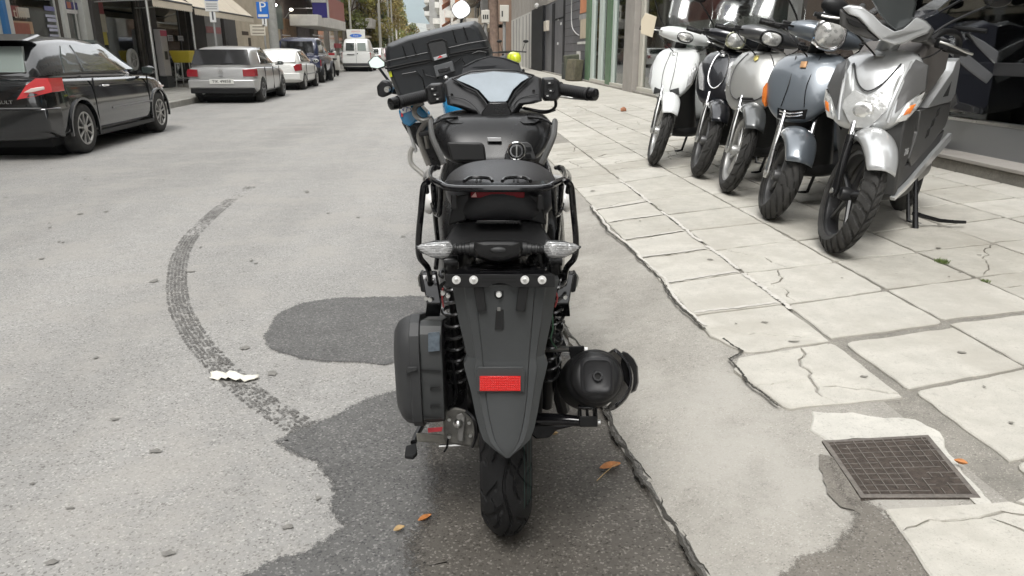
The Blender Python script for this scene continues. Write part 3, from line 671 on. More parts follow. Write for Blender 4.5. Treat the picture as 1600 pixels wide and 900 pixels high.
# ---- indicators and their carrier
def ind(sg):
    def X(x): return 778.5+sg*x
    pts = [(129, 385.5), (119, 380.5), (100, 377.5), (76, 376.5), (70, 384), (70, 391), (76, 401), (86, 404.5), (104, 402), (120, 394)]
    b = B(); rings = []
    for s_, d in ((.55, 1.478), (.88, 1.484), (1, 1.494), (1, 1.512), (.8, 1.528)):
        rings.append([S(X(98+(x-98)*s_), 390+(y-390)*s_, d) for x, y in pts])
    b.loft(rings); o = mk('indicator', b, clear, SC, smooth=True, ang=50)
    b = B(); rings = []
    for s_, d in ((1.03, 1.511), (1.03, 1.517), (.7, 1.532)): rings.append([S(X(98+(x-98)*s_), 390+(y-390)*s_, d) for x, y in pts])
    b.loft(rings); mk('housing', b, blk, o, smooth=True)
    b = B(); b.tube([S(X(129), 385.5, 1.492), S(X(100), 376.8, 1.492), S(X(75), 376, 1.492), S(X(70), 388, 1.490), S(X(77), 401.5, 1.490), S(X(86), 405, 1.492), S(X(120), 394.5, 1.494), S(X(129), 385.5, 1.492)], .0016, 6); mk('edge', b, dgry, o, smooth=True)
    b = B()
    for y0, xa, xb in ((380.5, 118, 76), (384, 124, 73), (387.5, 126, 72), (391, 122, 72), (395, 116, 74), (399, 108, 77)):
        b.tube([S(X(xa), y0+.6, 1.4805 if y0 > 383 else 1.484), S(X((xa+xb)/2), y0, 1.4768), S(X(xb), y0-.4, 1.4815)], .00075, 5)
    stuff(mk('lens_ribs', b, mat('lens_rib_grey', (.22, .22, .22), .3), o))
    b = B()
    A, C = S(X(70), 389, 1.51), S(X(29), 388, 1.512)
    b.tube([A.lerp(C, t) for t in (0, .12, .14, .2, .22, .3, .32, .42, .44, .6, .62, 1)], [.010, .0115, .0095, .0095, .012, .012, .0105, .0105, .013, .013, .016, .017], 14); mk('stalk', b, blk, o, smooth=True)
ind(-1); ind(1)
b = B(); rings = []
for s_, d in ((.6, 1.478), (.9, 1.484), (1, 1.5), (1.08, 1.56)):
    rings.append([S(778.5+x*s_, 390+y*s_, d) for x, y in ((-37, -12), (-22, -14), (22, -14), (37, -12), (40, 0), (34, 11), (14, 18), (0, 20), (-14, 18), (-34, 11), (-40, 0))])
b.loft(rings); mk('indicator_carrier', b, blk, SC, smooth=True, ang=30, bev=.0015)
b = B(); b.ball(S(779, 390, 1.481), (.019, .007, .007), 14, 8); mk('carrier_boss', b, dgry, SC, smooth=True)
plate_px('undertail', [(712, 349), (735, 346), (822, 346), (845, 349), (862, 378), (850, 384), (706, 384), (694, 378)], 1.52, 1.66, blk, SC, .004, dd=lambda x, y: 1.60-(y-346)*.0018)
plate_px('undertail_step', [(745, 344), (812, 344), (815, 350), (742, 350)], 1.56, 1.62, blk2, SC, .002)
# ---- tail body, side panels
def lo(name, secs, m, n=7, sub=1, parent=None, power=2.6):     # secs: y, half width, z bottom, z top
    b = B(); rings = []
    for y, wd, z0, z1 in secs:
        zc, h = (z0+z1)/2, (z1-z0)/2; ring = []
        for k in range(4*n):
            a = 2*math.pi*k/(4*n); c_, s_ = math.cos(a), math.sin(a)
            ring.append((wd*math.copysign(abs(c_)**(2/power), c_), y, zc+h*math.copysign(abs(s_)**(2/power), s_)))
        rings.append(ring)
    b.loft(rings); return mk(name, b, m, parent or SC, smooth=True, sub=sub)
lo('tail_body', [(-.20, .088, .845, .955), (-.14, .105, .80, .972), (0, .125, .74, .975), (.25, .15, .60, .955), (.5, .15, .45, .90), (.62, .12, .42, .86)], gls)
for sg in (-1, 1):
    b = B(); pts = [(710, 306), (735, 302), (728, 345), (700, 352)]
    b.loft([[S(777+sg*(777-x), y, 1.60) for x, y in pts], [S(777+sg*(777-x), y, 1.68) for x, y in pts]]); mk('tail_side_panel', b, blk, SC, bev=.004)
    b = B(); rings = []      # big side cover under the seat
    for y, z0, z1, x_ in ((-.10, .74, .86, .135), (.05, .66, .93, .165), (.3, .50, .93, .185), (.6, .34, .90, .17), (.75, .30, .80, .14)):
        rings.append([(sg*(x_-.03), y, z0), (sg*x_, y, z0+.02), (sg*(x_+.008), y, (z0+z1)/2), (sg*(x_-.005), y, z1-.03), (sg*(x_-.03), y, z1), (sg*(x_-.08), y, z1), (sg*(x_-.08), y, z0)])
    b.loft(rings); mk('side_cover', b, blk2, SC, smooth=True, sub=1)
    # pale lower side fairing that shows beyond the rack legs
    b = B(); rings = []
    for y, zc, h, x_ in ((.52, .80, .03, .238), (.6, .80, .06, .262), (.75, .79, .065, .272), (.95, .78, .06, .25), (1.1, .77, .04, .2)):
        rings.append([(sg*(x_-.05), y, zc-h), (sg*(x_-.01), y, zc-h*.8), (sg*(x_), y, zc), (sg*(x_-.012), y, zc+h*.8), (sg*(x_-.05), y, zc+h)])
    b.loft(rings); mk('side_fairing', b, mat('silver_white_panel', (.62, .61, .59), .3, coat=.4), SC, smooth=True, sub=1)
    b = B(); c_ = lambda x, y: S(778.5+sg*x, y, 1.80); b.loft([[c_(113, 430), c_(121, 426), c_(124, 432), c_(121, 456), c_(114, 458)], [p+Vector((0, .03, 0)) for p in (c_(113, 430), c_(121, 426), c_(124, 432), c_(121, 456), c_(114, 458))]]); pg = mk('passenger_peg', b, blk, SC, bev=.003)
    b = B(); b.tube([c_(122, 428), c_(125, 434), c_(123, 448)], .0022, 6); mk('peg_edge', b, steel, pg, smooth=True)
plate_px('tail_light', [(735, 298), (820, 298), (819, 309), (736, 309)], 1.592, 1.62, redt, SC, .0015)
b = B(); b.add([S(736, 308, 1.5915), S(745, 308, 1.5915), S(743, 300, 1.5915)], [(0, 1, 2)]); mk('light_sticker', b, mat('pink_sticker', (.75, .45, .42), .4), SC)
# ---- luggage rack: bent tube
rk = lambda pts, r=.0085, nm='rack_tube': mk(nm, B().tube(pts, r, 10), gls, SC, smooth=True)
def arc(pts, k=4):
    out = []; P = [Vector(p) for p in pts]
    for i in range(len(P)-1):
        p0, p1, p2, p3 = P[max(i-1, 0)], P[i], P[i+1], P[min(i+2, len(P)-1)]
        for j in range(k):
            t = j/k; out.append(.5*((2*p1)+(p2-p0)*t+(2*p0-5*p1+4*p2-p3)*t*t+(3*p1-p0-3*p2+p3)*t**3))
    return out+[P[-1]]
c0 = 777
rk(arc([S(c0-112, 286, 1.66), S(c0-104, 281, 1.60), S(c0-88, 288, 1.535), S(c0-70, 294, 1.515), S(c0, 295, 1.505), S(c0+70, 294, 1.515), S(c0+88, 288, 1.535), S(c0+104, 281, 1.60), S(c0+112, 286, 1.66)], 5), .0070)
for sg in (-1, 1):
    q = lambda x, y, d: S(c0+sg*x, y, d)
    rk(arc([q(108, 284, 1.60), q(115, 292, 1.61), q(119, 330, 1.61), q(123, 375, 1.62), q(121, 402, 1.63), q(108, 420, 1.66), q(104, 450, 1.72)], 5), .0072)
    rk(arc([q(100, 288, 1.58), q(99, 310, 1.60), q(96, 350, 1.66), q(93, 385, 1.72), q(96, 420, 1.74)], 4), .0058)
    rk(arc([q(88, 292, 1.545), q(89, 315, 1.56), q(91, 335, 1.58), q(97, 331, 1.61), q(101, 318, 1.63)], 4), .0058)
    rk(arc([q(104, 281, 1.60), q(106, 272, 1.75), q(101, 262, 1.95), q(92, 262, 2.1)], 4), .0068)
    plate_px('rack_clamp', [(c0+sg*63, 304), (c0+sg*72, 304), (c0+sg*73, 327), (c0+sg*62, 327)], 1.535, 1.56, blk2, SC, .002)
    rk(arc([q(97, 262, 1.98), q(112, 275, 2.2), q(110, 300, 2.3)], 4), .008)
b = B(); pl = [(c0-86, 289), (c0-80, 282), (c0+80, 282), (c0+86, 289), (c0+72, 292.5), (c0-72, 292.5)]
f = [S(x, y, 1.535+(292-y)*.010) for x, y in pl]; b.loft([f, [p+Vector((0, 0, -.006)) for p in f]]); mk('rack_plate', b, gls, SC, bev=.0015)
for sg in (-1, 1):
    for dx in (0, 6):
        plate_px('rack_slot', [(c0+sg*(24+dx), 278), (c0+sg*(27+dx), 278), (c0+sg*(28.5+dx), 284), (c0+sg*(25+dx), 284)], 1.60, 1.606, black_hole, SC, .0004, dd=lambda x, y: 1.56+(292-y)*.006)
    plate_px('rack_lug', [(c0+sg*18, 276), (c0+sg*34, 276), (c0+sg*38, 284), (c0+sg*14, 284)], 1.585, 1.60, blk2, SC, .001, dd=lambda x, y: 1.575+(292-y)*.006)
    b = B(); b.tube(arc([S(c0+sg*8, 283, 1.57), S(c0+sg*14, 278, 1.6), S(c0+sg*40, 277, 1.61), S(c0+sg*52, 283, 1.57)], 4), .004, 6); mk('rack_rib', b, blk2, SC, smooth=True)
# ---- seat
b = B(); rings = []
for d, zt, wd in ((1.585, .985, .085), (1.63, 1.000, .115), (1.72, 1.012, .135), (1.84, 1.013, .142), (1.95, 1.000, .145), (2.03, .965, .145), (2.12, .925, .142), (2.3, .905, .125), (2.45, .90, .09), (2.52, .88, .05)):
    y = d-1.81; th = .085 if d < 2 else .07
    rings.append([(0, y, zt), (wd*.45, y, zt-.004), (wd*.72, y, zt-.016), (wd*.93, y, zt-.038), (wd, y, zt-.058), (wd*.97, y, zt-th), (0, y, zt-th), (-wd*.97, y, zt-th), (-wd, y, zt-.058), (-wd*.93, y, zt-.038), (-wd*.72, y, zt-.016), (-wd*.45, y, zt-.004)])
b.loft(rings); mk('seat', b, mat('black_vinyl', (.022, .022, .024), .44, spec=.35, bump=.12, bscale=700), SC, smooth=True, sub=2)
# ---- dash body between the knees
b = B(); rings = []
for py, d, o_ in ((262, 2.28, 66), (250, 2.29, 80), (235, 2.31, 92), (215, 2.335, 99), (200, 2.36, 99), (188, 2.39, 92), (181, 2.42, 78), (178, 2.46, 50)):
    p = S(770, py, d); h = hw(o_, py, d); y, z = p.y, p.z; c_ = S(770, py, d).x
    rings.append([(c_+h*k, y+dy, z) for k, dy in ((0, 0), (.35, -.004), (.7, .006), (.9, .03), (1, .08), (.98, .2), (.7, .3), (0, .32), (-.7, .3), (-.98, .2), (-1, .08), (-.9, .03), (-.7, .006), (-.35, -.004))])
b.loft(rings); db = mk('dash_body', b, blk2, SC, smooth=True, sub=1)
lo('leg_shield', [(.62, .19, .28, .80), (.75, .235, .30, .96), (.95, .22, .35, 1.04), (1.15, .16, .40, 1.02), (1.3, .10, .55, .9)], gls)
lo('floor_tunnel', [(.35, .15, .24, .55), (.6, .19, .22, .50), (.9, .20, .24, .50), (1.1, .12, .3, .6)], blk)
lo('front_nose', [(1.0, .20, .62, 1.08), (1.2, .17, .62, 1.04), (1.42, .10, .68, .95), (1.55, .04, .74, .84)], gls)
lo('front_fender', [(1.08, .05, .38, .50), (1.2, .068, .50, .60), (1.42, .07, .555, .63), (1.6, .06, .50, .60), (1.68, .04, .42, .5)], gls)
b = B(); b.tube([(-.085, 1.42, .272), (-.085, 1.2, .70)], .017, 10); b.mirror(); mk('fork', b, steel, SC, smooth=True)
gb = plate_px('glove_box', [(698, 222), (752, 222.5), (757, 227), (760, 252), (706, 252)], 2.285, 2.31, mat('glove_box_plastic', (.011, .011, .011), .55), SC, .006)
for sg in (-1, 1):
    b = B(); q = lambda x, y, d: S(770+sg*x, y, d)
    b.tube(arc([q(97, 190, 2.36), q(95, 212, 2.30), q(87, 232, 2.27), q(76, 256, 2.26)], 4), .013, 8, sx=.7); mk('knee_trim', b, mat('knee_trim_grey', (.085, .085, .083), .4), SC, smooth=True)
    b = B(); b.tube(arc([q(55, 183, 2.41), q(78, 186, 2.38), q(93, 194, 2.34)], 4), .004, 8); mk('top_trim', b, blk, SC, smooth=True)
    plate_px('top_pocket', [(770+sg*36, 186), (770+sg*52, 181), (770+sg*76, 186), (770+sg*66, 192), (770+sg*48, 193)], 2.40, 2.41, blk, SC, .002, dd=lambda x, y: 2.375+(193-y)*.004)
kp = plate_px('key_panel', [(795, 226), (801, 221.5), (824, 222), (830, 226), (838, 249), (790, 250), (788, 244)], 2.270, 2.31, mat('key_panel_grey', (.045, .045, .046), .45), SC, .003)
c = S(807, 236, 2.262); b = B(); b.lathe([(.018, .012), (.0285, .006), (.029, 0), (.026, -.003), (.022, 0), (.020, .004), (0, .004)], (c.x, c.y, c.z), 'y', 28, cap=True); kr = mk('key_switch', b, chrome, SC, smooth=True)
b = B(); b.lathe([(0, .002), (.016, .002), (.015, -.004), (0, -.005)], (c.x, c.y, c.z), 'y', 20); mk('key_barrel', b, blk, kr, smooth=True)
b = B(); b.bx(c.x-.0018, c.x+.0018, c.y-.016, c.y-.004, c.z-.016, c.z+.019); mk('key', b, steel, kr)
for yq in (229, 240): plate_px('button', [(820, yq), (829, yq), (831, yq+7), (822, yq+7)], 2.2655, 2.275, blk2, kp, .001)
plate_px('logo_strip', [(761, 215), (783, 215), (784, 221), (762, 221)], 2.313, 2.34, mat('silver_logo', (.5, .5, .5), .35, .5), SC, .001)
# ---- handlebar cowl, dash display, visor
def dcw(x, y): return 2.47+max(0, 165-y)*.0022+abs(x-771)*.0006
ol = [(693, 130), (702, 122), (713, 119), (738, 113), (771, 110), (806, 112), (835, 118), (846, 122), (847, 158), (834, 162), (818, 164), (804, 183), (796, 200), (774, 207), (754, 200), (740, 178), (715, 168), (699, 164), (696, 147)]
b = B(); cx_, cy_ = 771, 150
b.loft([[S(cx_+(x-cx_)*.86, cy_+(y-cy_)*.86, dcw(x, y)-.012) for x, y in ol], [S(cx_+(x-cx_)*.95, cy_+(y-cy_)*.95, dcw(x, y)-.004) for x, y in ol], [S(x, y, dcw(x, y)+.012) for x, y in ol], [S(cx_+(x-cx_)*.98, cy_+(y-cy_)*.97, dcw(x, y)+.13) for x, y in ol]])
cw = mk('handlebar_cowl', b, mat('cowl_plastic', (.015, .015, .016), .4, spec=.35, bump=.06, bscale=900), SC, bev=.004, smooth=True, ang=30, seg=3)
dl = [(713, 125), (722, 119), (738, 115), (771, 112), (806, 113.5), (822, 117), (827, 121), (815, 128), (802, 140), (793, 157), (790, 159), (765, 159), (762, 157), (748, 141), (733, 133)]
dd_ = lambda x, y: dcw(x, y)-.0215
b = B(); f = [S(x, y, dd_(x, y)) for x, y in dl]; g_ = [S(x, y, dd_(x, y)+.012) for x, y in dl]; b.loft([g_, f])
ds = mk('dash_display', b, mat('display_glass', (.20, .24, .27), .08, spec=.8, coat=1, rvar=.02, var=.1, vscale=8), SC, bev=.002)
bz = [(707, 123), (735, 112), (771, 109), (808, 110.5), (834, 118), (820, 130), (806, 143), (797, 160), (792, 166), (762, 166), (757, 158), (744, 143), (728, 136)]
b = B(); b.tube([S(x, y, dd_(x, y)+.006) for x, y in bz]+[S(bz[0][0], bz[0][1], dd_(*bz[0])+.006)], .0035, 6); mk('display_surround', b, blk, SC, smooth=True)
plate_px('cowl_nose', [(764, 160), (792, 160), (800, 176), (796, 196), (774, 203), (756, 196), (752, 176)], 2.452, 2.5, blk2, SC, .004, dd=lambda x, y: 2.448-.0)
for pts in ([(699, 150), (712, 152), (728, 156), (743, 168), (756, 188)], [(843, 146), (830, 149), (812, 154), (800, 168), (790, 190)]):
    b = B(); b.tube(arc([S(x, y, dcw(x, y)-.0155) for x, y in pts], 4), .0016, 6); mk('cowl_seam', b, dgry, cw, smooth=True)
for x, y in ((834, 142), (774, 200), (706, 148)):
    c = S(x, y, dcw(x, y)-.012 if x != 774 else 2.446); b = B(); b.lathe([(0, -.001), (.0045, -.002), (.005, .003)], (c.x, c.y, c.z), 'y', 10, cap=True); mk('screw', b, black_hole, cw)
vs_ = [(720, 119), (724, 105), (744, 95), (766, 88.5), (790, 92), (811, 100), (815, 113), (806, 116), (771, 114), (738, 116)]
b = B(); f = [S(x, y, 2.66+(118-y)*.004-abs(x-768)*.0008) for x, y in vs_]; b.loft([f, [p+Vector((0, .008, 0)) for p in f]]); mk('fly_screen', b, mat('fly_screen_black', (.004, .004, .005), .35, spec=.12), SC, bev=.002)
b = B(); b.tube([S(x, y-.6, 2.66+(118-y)*.004-abs(x-768)*.0008) for x, y in vs_[1:7]], .0022, 6); mk('screen_edge', b, dgry, SC, smooth=True)
# ---- grips, switches, levers
def grip(p_in, p_out, endp, name):
    b = B(); A, C = S(*p_in), S(*p_out); b.tube([A.lerp(C, t) for t in (0, .05, .07, .93, .95, 1)], [.0235, .0235, .0185, .0185, .0215, .0215], 18)
    o = mk(name, b, mat('grip_rubber', (.014, .014, .015), .6, bump=.3, bscale=500), SC, smooth=True)
    b = B()
    for k in range(14):
        t = .1+.8*k/13; c = A.lerp(C, t); dr = (C-A).normalized()
        b.tube([c-dr*.0012, c+dr*.0012], .0193, 18)
    stuff(mk('grip_ribs', b, blk, o, smooth=True))
    E_ = S(*endp); b = B(); b.tube([C, C.lerp(E_, .25), C.lerp(E_, .3), C.lerp(E_, .9), E_], [.016, .017, .021, .019, .012], 16); mk('bar_end', b, blk2, o, smooth=True)
grip((671, 148, 2.50), (622, 160, 2.43), (609, 163, 2.41), 'grip'); grip((873, 139, 2.50), (920, 147, 2.43), (932, 148, 2.41), 'grip')
def swb(sg, pts, d):
    b = B(); r = [S(x, y, d) for x, y in pts]; r0 = [S(sum(q[0] for q in pts)/len(pts)+(x-sum(q[0] for q in pts)/len(pts))*.85, sum(q[1] for q in pts)/len(pts)+(y-sum(q[1] for q in pts)/len(pts))*.88, d-.014) for x, y in pts]
    b.loft([r0, r, [p+Vector((0, .05, 0)) for p in r]]); return mk('switch_box', b, blk, SC, bev=.003)
s1 = swb(-1, [(664, 138), (672, 131), (690, 130), (693, 135), (696, 160), (672, 164), (667, 158)], 2.47)
s2 = swb(1, [(848, 122), (866, 121), (874, 126), (876, 150), (870, 158), (850, 158), (847, 150)], 2.47)
for x, y, s_ in ((676, 139, s1), (680, 148, s1), (684, 155, s1), (859, 130, s2), (861, 142, s2), (856, 150, s2)):
    plate_px('switch', [(x-5, y-3), (x+5, y-3.5), (x+5.5, y+2.5), (x-4.5, y+3)], 2.448, 2.46, blk2, s_, .001)
    plate_px('switch_mark', [(x-2, y-1), (x+1, y-1), (x+1, y+.5), (x-2, y+.5)], 2.4470, 2.4485, bolt, s_, 0)
for sg, P_ in ((-1, [(690, 146, 2.54), (670, 152, 2.60), (640, 158, 2.60), (612, 166, 2.53)]), (1, [(850, 146, 2.54), (872, 150, 2.60), (900, 153, 2.60), (928, 155, 2.53)])):
    b = B(); b.tube(arc([S(*q) for q in P_[1:]], 4), [.006]*7+[.005, .006], 8); mk('brake_lever', b, steel, SC, smooth=True)
b = B(); b.tube(arc([S(868, 156, 2.48), S(868, 166, 2.49), S(860, 173, 2.50), S(845, 174, 2.52), S(818, 169, 2.54)], 5), .0052, 8); mk('brake_hose', b, blk2, SC, smooth=True)
b = B(); b.tube(arc([S(868, 172, 2.50), S(850, 177, 2.52), S(830, 172, 2.54), S(800, 165, 2.56)], 5), .003, 6); mk('cable', b, blk, SC, smooth=True)
b = B(); b.ball(S(697, 122, 2.50), .008, 10, 6); mk('mirror_boss', b, steel, SC, smooth=True)
b = B(); b.tube([S(680, 146, 2.60), S(860, 138, 2.60)], .011, 10); mk('handlebar', b, blk2, SC, smooth=True)
# ---- engine cover (left)
def yzshape(secs, x_list, d0, d1, z0, z1, rr=.05):   # rounded rectangle in the yz plane swept along x with insets
    b = B(); rings = []
    for x, ins in x_list:
        y0, y1, a0, a1 = d0-1.81+ins, d1-1.81-ins, z0+ins, z1-ins; ring = []; r_ = max(rr-ins*.3, .012)
        for cyy, czz, st in ((y1-r_, a1-r_, 0), (y0+r_, a1-r_, 90), (y0+r_, a0+r_, 180), (y1-r_, a0+r_, 270)):
            for k in range(4): ring.append((x, cyy+r_*math.cos(R(st+k*30)), czz+r_*math.sin(R(st+k*30))))
        rings.append(ring)
    b.loft(rings)
    ya, yb = d0-1.81, d1-1.81; b.v = [(x, y, z0+(z-z0)*(1-.52*max(0, y-ya-.06)/(yb-ya))) for x, y, z in b.v]; return b
b = yzshape(None, [(-.272, .055), (-.268, .03), (-.258, .014), (-.245, .004), (-.225, 0), (-.222, 0)], 1.64, 2.10, .365, .655, .07)
ec = mk('engine_cover', b, dgry, SC, smooth=True, ang=40)
b = yzshape(None, [(-.228, -.004), (-.203, -.004)], 1.64, 2.10, .365, .655, .07); mk('cover_flange', b, dgry, ec, bev=.002)
b = yzshape(None, [(-.2035, .004), (-.15, .006)], 1.645, 2.08, .37, .65, .045); ib = mk('inner_case', b, mat('case_grey', (.042, .044, .044), .5, spec=.4), ec, bev=.002)
for py_ in (577, 650): plate_px('case_seam', [(655, py_), (690, py_+2), (690, py_+4), (655, py_+2)], 1.636, 1.642, blk, ec, 0)
for py_ in (605, 633): plate_px('case_hook', [(672, py_), (688, py_-1), (688, py_+.8), (674, py_+2), (674, py_+5), (672, py_+5)], 1.634, 1.642, blk, ec, 0)
plate_px('case_label', [(669, 520), (687, 518), (687, 548), (669, 550)], 1.6335, 1.640, mat('grey_blue_label', (.10, .125, .15), .4, var=.35, vscale=70), ec, .0006)
plate_px('cover_step', [(637, 573), (652, 573), (652, 579), (634, 584), (634, 579)], 1.618, 1.66, dgry, ec, .002)
plate_px('red_drain_tab', [(668, 669), (692, 667), (690, 674), (669, 676)], 1.66, 1.70, mat('red_plastic', (.38, .03, .04), .4), ec, .001)
c = S(668, 664, 1.64); b = B(); b.lathe([(0, -.003), (.004, -.003), (.0045, .003)], (c.x, c.y, c.z), 'y', 8, cap=True); mk('screw', b, steel, ec)
plate_px('crankcase_rear', [(692, 650), (697, 640), (712, 636), (728, 640), (745, 660), (750, 700), (706, 694), (694, 690)], 1.74, 1.95, mat('crankcase_alloy', (.17, .165, .15), .6, .5, var=.3, vscale=30), SC, .006)
for x0, y0 in ((702, 655), (702, 682), (735, 680), (733, 660)):
    c = S(x0, y0, 1.735); b = B(); b.lathe([(0, -.004), (.005, -.004), (.0055, .004)], (c.x, c.y, c.z), 'y', 8, cap=True); mk('case_bolt', b, steel, SC, smooth=True)
b = B(); b.tube(arc([S(728, 642, 1.73), S(741, 655, 1.72), S(744, 680, 1.72), S(738, 698, 1.73)], 4), .005, 6); mk('hose', b, blk2, SC, smooth=True)
plate_px('casting_rib', [(713, 648), (722, 645), (727, 652), (724, 690), (715, 690)], 1.715, 1.75, alu, SC, .003)
plate_px('casting_foot', [(650, 676), (706, 680), (708, 694), (652, 690)], 1.76, 2.0, mat('dusty_alloy', (.26, .25, .22), .6, .4, var=.2, vscale=30), SC, .004)
b = B(); b.tube([S(686, 697, 1.75), S(747, 693, 1.75)], .0045, 8); mk('axle_rod', b, steel, SC, smooth=True); b = B(); b.ball(S(716, 662, 1.71), (.013, .012, .013), 10, 6); mk('axle_bolt', b, steel, SC, smooth=True)
b = B(); b.tube([S(690, 684, 1.78), S(700, 686, 1.74), S(698, 700, 1.72), S(694, 706, 1.72)], .003, 6); mk('spring_clip', b, blk2, SC, smooth=True)
# black lump behind: rear hub and swing unit
lo('swing_unit', [(.0, .10, .22, .36), (.15, .13, .2, .46), (.4, .14, .2, .5), (.62, .10, .22, .46)], blk)
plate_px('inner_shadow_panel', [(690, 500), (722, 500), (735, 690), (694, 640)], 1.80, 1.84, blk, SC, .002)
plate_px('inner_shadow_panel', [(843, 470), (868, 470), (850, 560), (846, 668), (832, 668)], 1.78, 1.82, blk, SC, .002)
# side stand
b = B(); b.tube(arc([S(665, 655, 2.0), S(652, 678, 1.93), S(646, 692, 1.88)], 4), .009, 10); st = mk('side_stand', b, blk2, SC, smooth=True)
f = [S(634, 696, 1.87), S(650, 692, 1.87), S(652, 706, 1.82), S(646, 713, 1.80), S(632, 711, 1.80)]
b = B(); b.loft([f, [p+Vector((0, 0, -.012)) for p in f]]); mk('stand_foot', b, rub, st, bev=.003)
# ---- twin shocks with springs
for sg in (-1, 1):
    top, bot = Vector((sg*.122, -.14, .80)), Vector((sg*.118, .02, .34)); ax = (bot-top); L3 = ax.length; ax.normalize(); u_ = ax.orthogonal().normalized(); v_ = ax.cross(u_)
    b = B(); b.tube([top, top+ax*.05, top+ax*.06, top+ax*.3, top+ax*.31, bot], [.018, .018, .012, .012, .02, .018], 12); so = mk('shock_absorber', b, blk2, SC, smooth=True)
    pts = [top+ax*(.03+(L3-.14)*k/110)+(u_*math.cos(k*2*math.pi/12)+v_*math.sin(k*2*math.pi/12))*.029 for k in range(111)]
    b = B(); b.tube(pts, .0046, 6); mk('spring', b, mat('spring_black', (.02, .02, .02), .25, coat=.5), so, smooth=True)
    b = B(); b.tube([top+Vector((-.016, 0, 0)), top+Vector((.016, 0, 0))], .015, 14); mk('shock_eye', b, blk2, so, smooth=True)
# red bracket edges and small bolts by the shock tops
for x, y in ((694, 462), (868, 462)):
    b = B(); b.tube(arc([S(x-2, 450, 1.64), S(x+(-3 if x < 780 else 3), 465, 1.64), S(x-1, 480, 1.64)], 3), .0022, 6); mk('red_cable', b, mat('red_cable_sheath', (.22, .03, .03), .4), SC, smooth=True)
for x, y, d in ((700, 462, 1.60), (672, 468, 1.66), (862, 461, 1.60), (883, 464, 1.66), (692, 458, 1.62), (666, 466, 1.68)):
    c = S(x, y, d); b = B(); b.lathe([(0, -.004), (.005, -.004), (.0055, .004)], (c.x, c.y, c.z), 'y', 8, cap=True); mk('bolt', b, steel, SC, smooth=True)
for sg in (-1, 1):
    b = B(); rings = []
    for x, y, d in ((108, 428, 1.72), (104, 450, 1.70), (100, 475, 1.69), (102, 495, 1.72)): 
        c = S(778+sg*x, y, d); rings.append([c+Vector((dx, dy, 0)) for dx, dy in ((-.018, 0), (.018, 0), (.018, .03), (-.018, .03))])
    b.loft(rings); mk('footrest_bracket', b, gls, SC, bev=.003)
# ---- exhaust (right)
A, C = S(933, 588, 1.565), S(905, 603, 1.98); ax = (C-A).normalized()
Mz = ax.to_track_quat('Y', 'Z').to_matrix().to_4x4(); ME = Matrix.Translation(A) @ Mz
b = B(); b.lathe([(0.0, .004), (.030, .002), (.044, -.001), (.056, .008), (.0605, .022), (.062, .03), (.066, .034), (.070, .08), (.074, .2), (.072, .33), (.05, .40), (.02, .44)], axis='y', n=40, cap=True); b.xf(ME)
ex = mk('exhaust', b, blk, SC, smooth=True, ang=50)
b = B(); sq = []
for s_, dy in ((.72, -.003), (.80, -.0075), (.92, -.0045), (1.0, .006)):
    sq.append([(.041*s_*math.copysign(abs(math.cos(a))**.45, math.cos(a)), dy, .046*s_*math.copysign(abs(math.sin(a))**.45, math.sin(a))) for a in [2*math.pi*k/32+.001 for k in range(32)]])
b.loft(sq); b.xf(ME); mk('end_cap', b, mat('exhaust_cap', (.018, .018, .019), .48, spec=.35, bump=.05, bscale=900), ex, smooth=True, ang=60)
b = B(); b.lathe([(.0075, .004), (.0075, -.016), (.011, -.016), (.0125, -.006), (.0125, .0)], axis='y', n=18); b.xf(ME); mk('tail_pipe', b, blk2, ex, smooth=True)
b = B(); b.lathe([(0, -.009), (.0078, -.009)], axis='y', n=14); b.xf(ME); mk('pipe_bore', b, black_hole, ex)
b = B(); b.lathe([(.074, .05), (.083, .07), (.086, .12), (.088, .25), (.084, .34)], axis='y', n=18, a0=R(-62), a1=R(60)); b.xf(ME @ Matrix.Translation((.012, 0, 0)))
hsh = mk('heat_shield', b, gls, ex, smooth=True); md = hsh.modifiers.new('t', 'SOLIDIFY'); md.thickness = .003
hp = [(972, 548), (980, 551), (989, 560), (995, 572), (996, 597), (992, 610), (985, 612), (975, 593), (970, 570)]
b = B(); b.loft([[S(x, y, 1.66) for x, y in hp], [S(x+2, y+1, 1.69) for x, y in hp], [S(x-4, y+4, 1.9) for x, y in hp]]); hc = mk('shield_end', b, blk, ex, bev=.003)
for y in (568, 579, 590): plate_px('vent', [(984, y-4), (992, y-1), (992, y+3), (983, y+1)], 1.6565, 1.66, black_hole, ex, 0)
b = B()
for x in (906, 917, 928): b.tube([S(x, 633, 1.62), S(x+1, 650, 1.615), S(x+1, 660, 1.61)], .0042, 8)
mk('hanger_rod', b, blk2, ex, smooth=True)
plate_px('hanger_clamp', [(905, 650), (934, 650), (934, 667), (905, 667)], 1.60, 1.64, blk, ex, .003)
b = B(); b.tube([S(904, 651, 1.605), S(904, 637, 1.61), S(932, 637, 1.61), S(932, 652, 1.605)], .0035, 8); mk('hanger_frame', b, blk2, ex, smooth=True)
b = B(); b.tube([S(830, 655, 1.66), S(850, 655, 1.65), S(880, 656, 1.64), S(906, 658, 1.63)], [.018, .0155, .0145, .013], 16); mk('swingarm_tube', b, gls, SC, smooth=True)
b = B(); b.tube([S(934, 659, 1.62), S(938, 659, 1.62)], .006, 8); mk('bolt', b, bolt, SC, smooth=True); b = B(); b.tube([S(913, 546, 1.70), S(918, 546, 1.70)], .006, 8); mk('bolt', b, bolt, SC, smooth=True)
plate_px('swingarm_lug', [(832, 664), (905, 664), (870, 672), (858, 684), (838, 686), (830, 680)], 1.66, 1.70, gls, SC, .004)
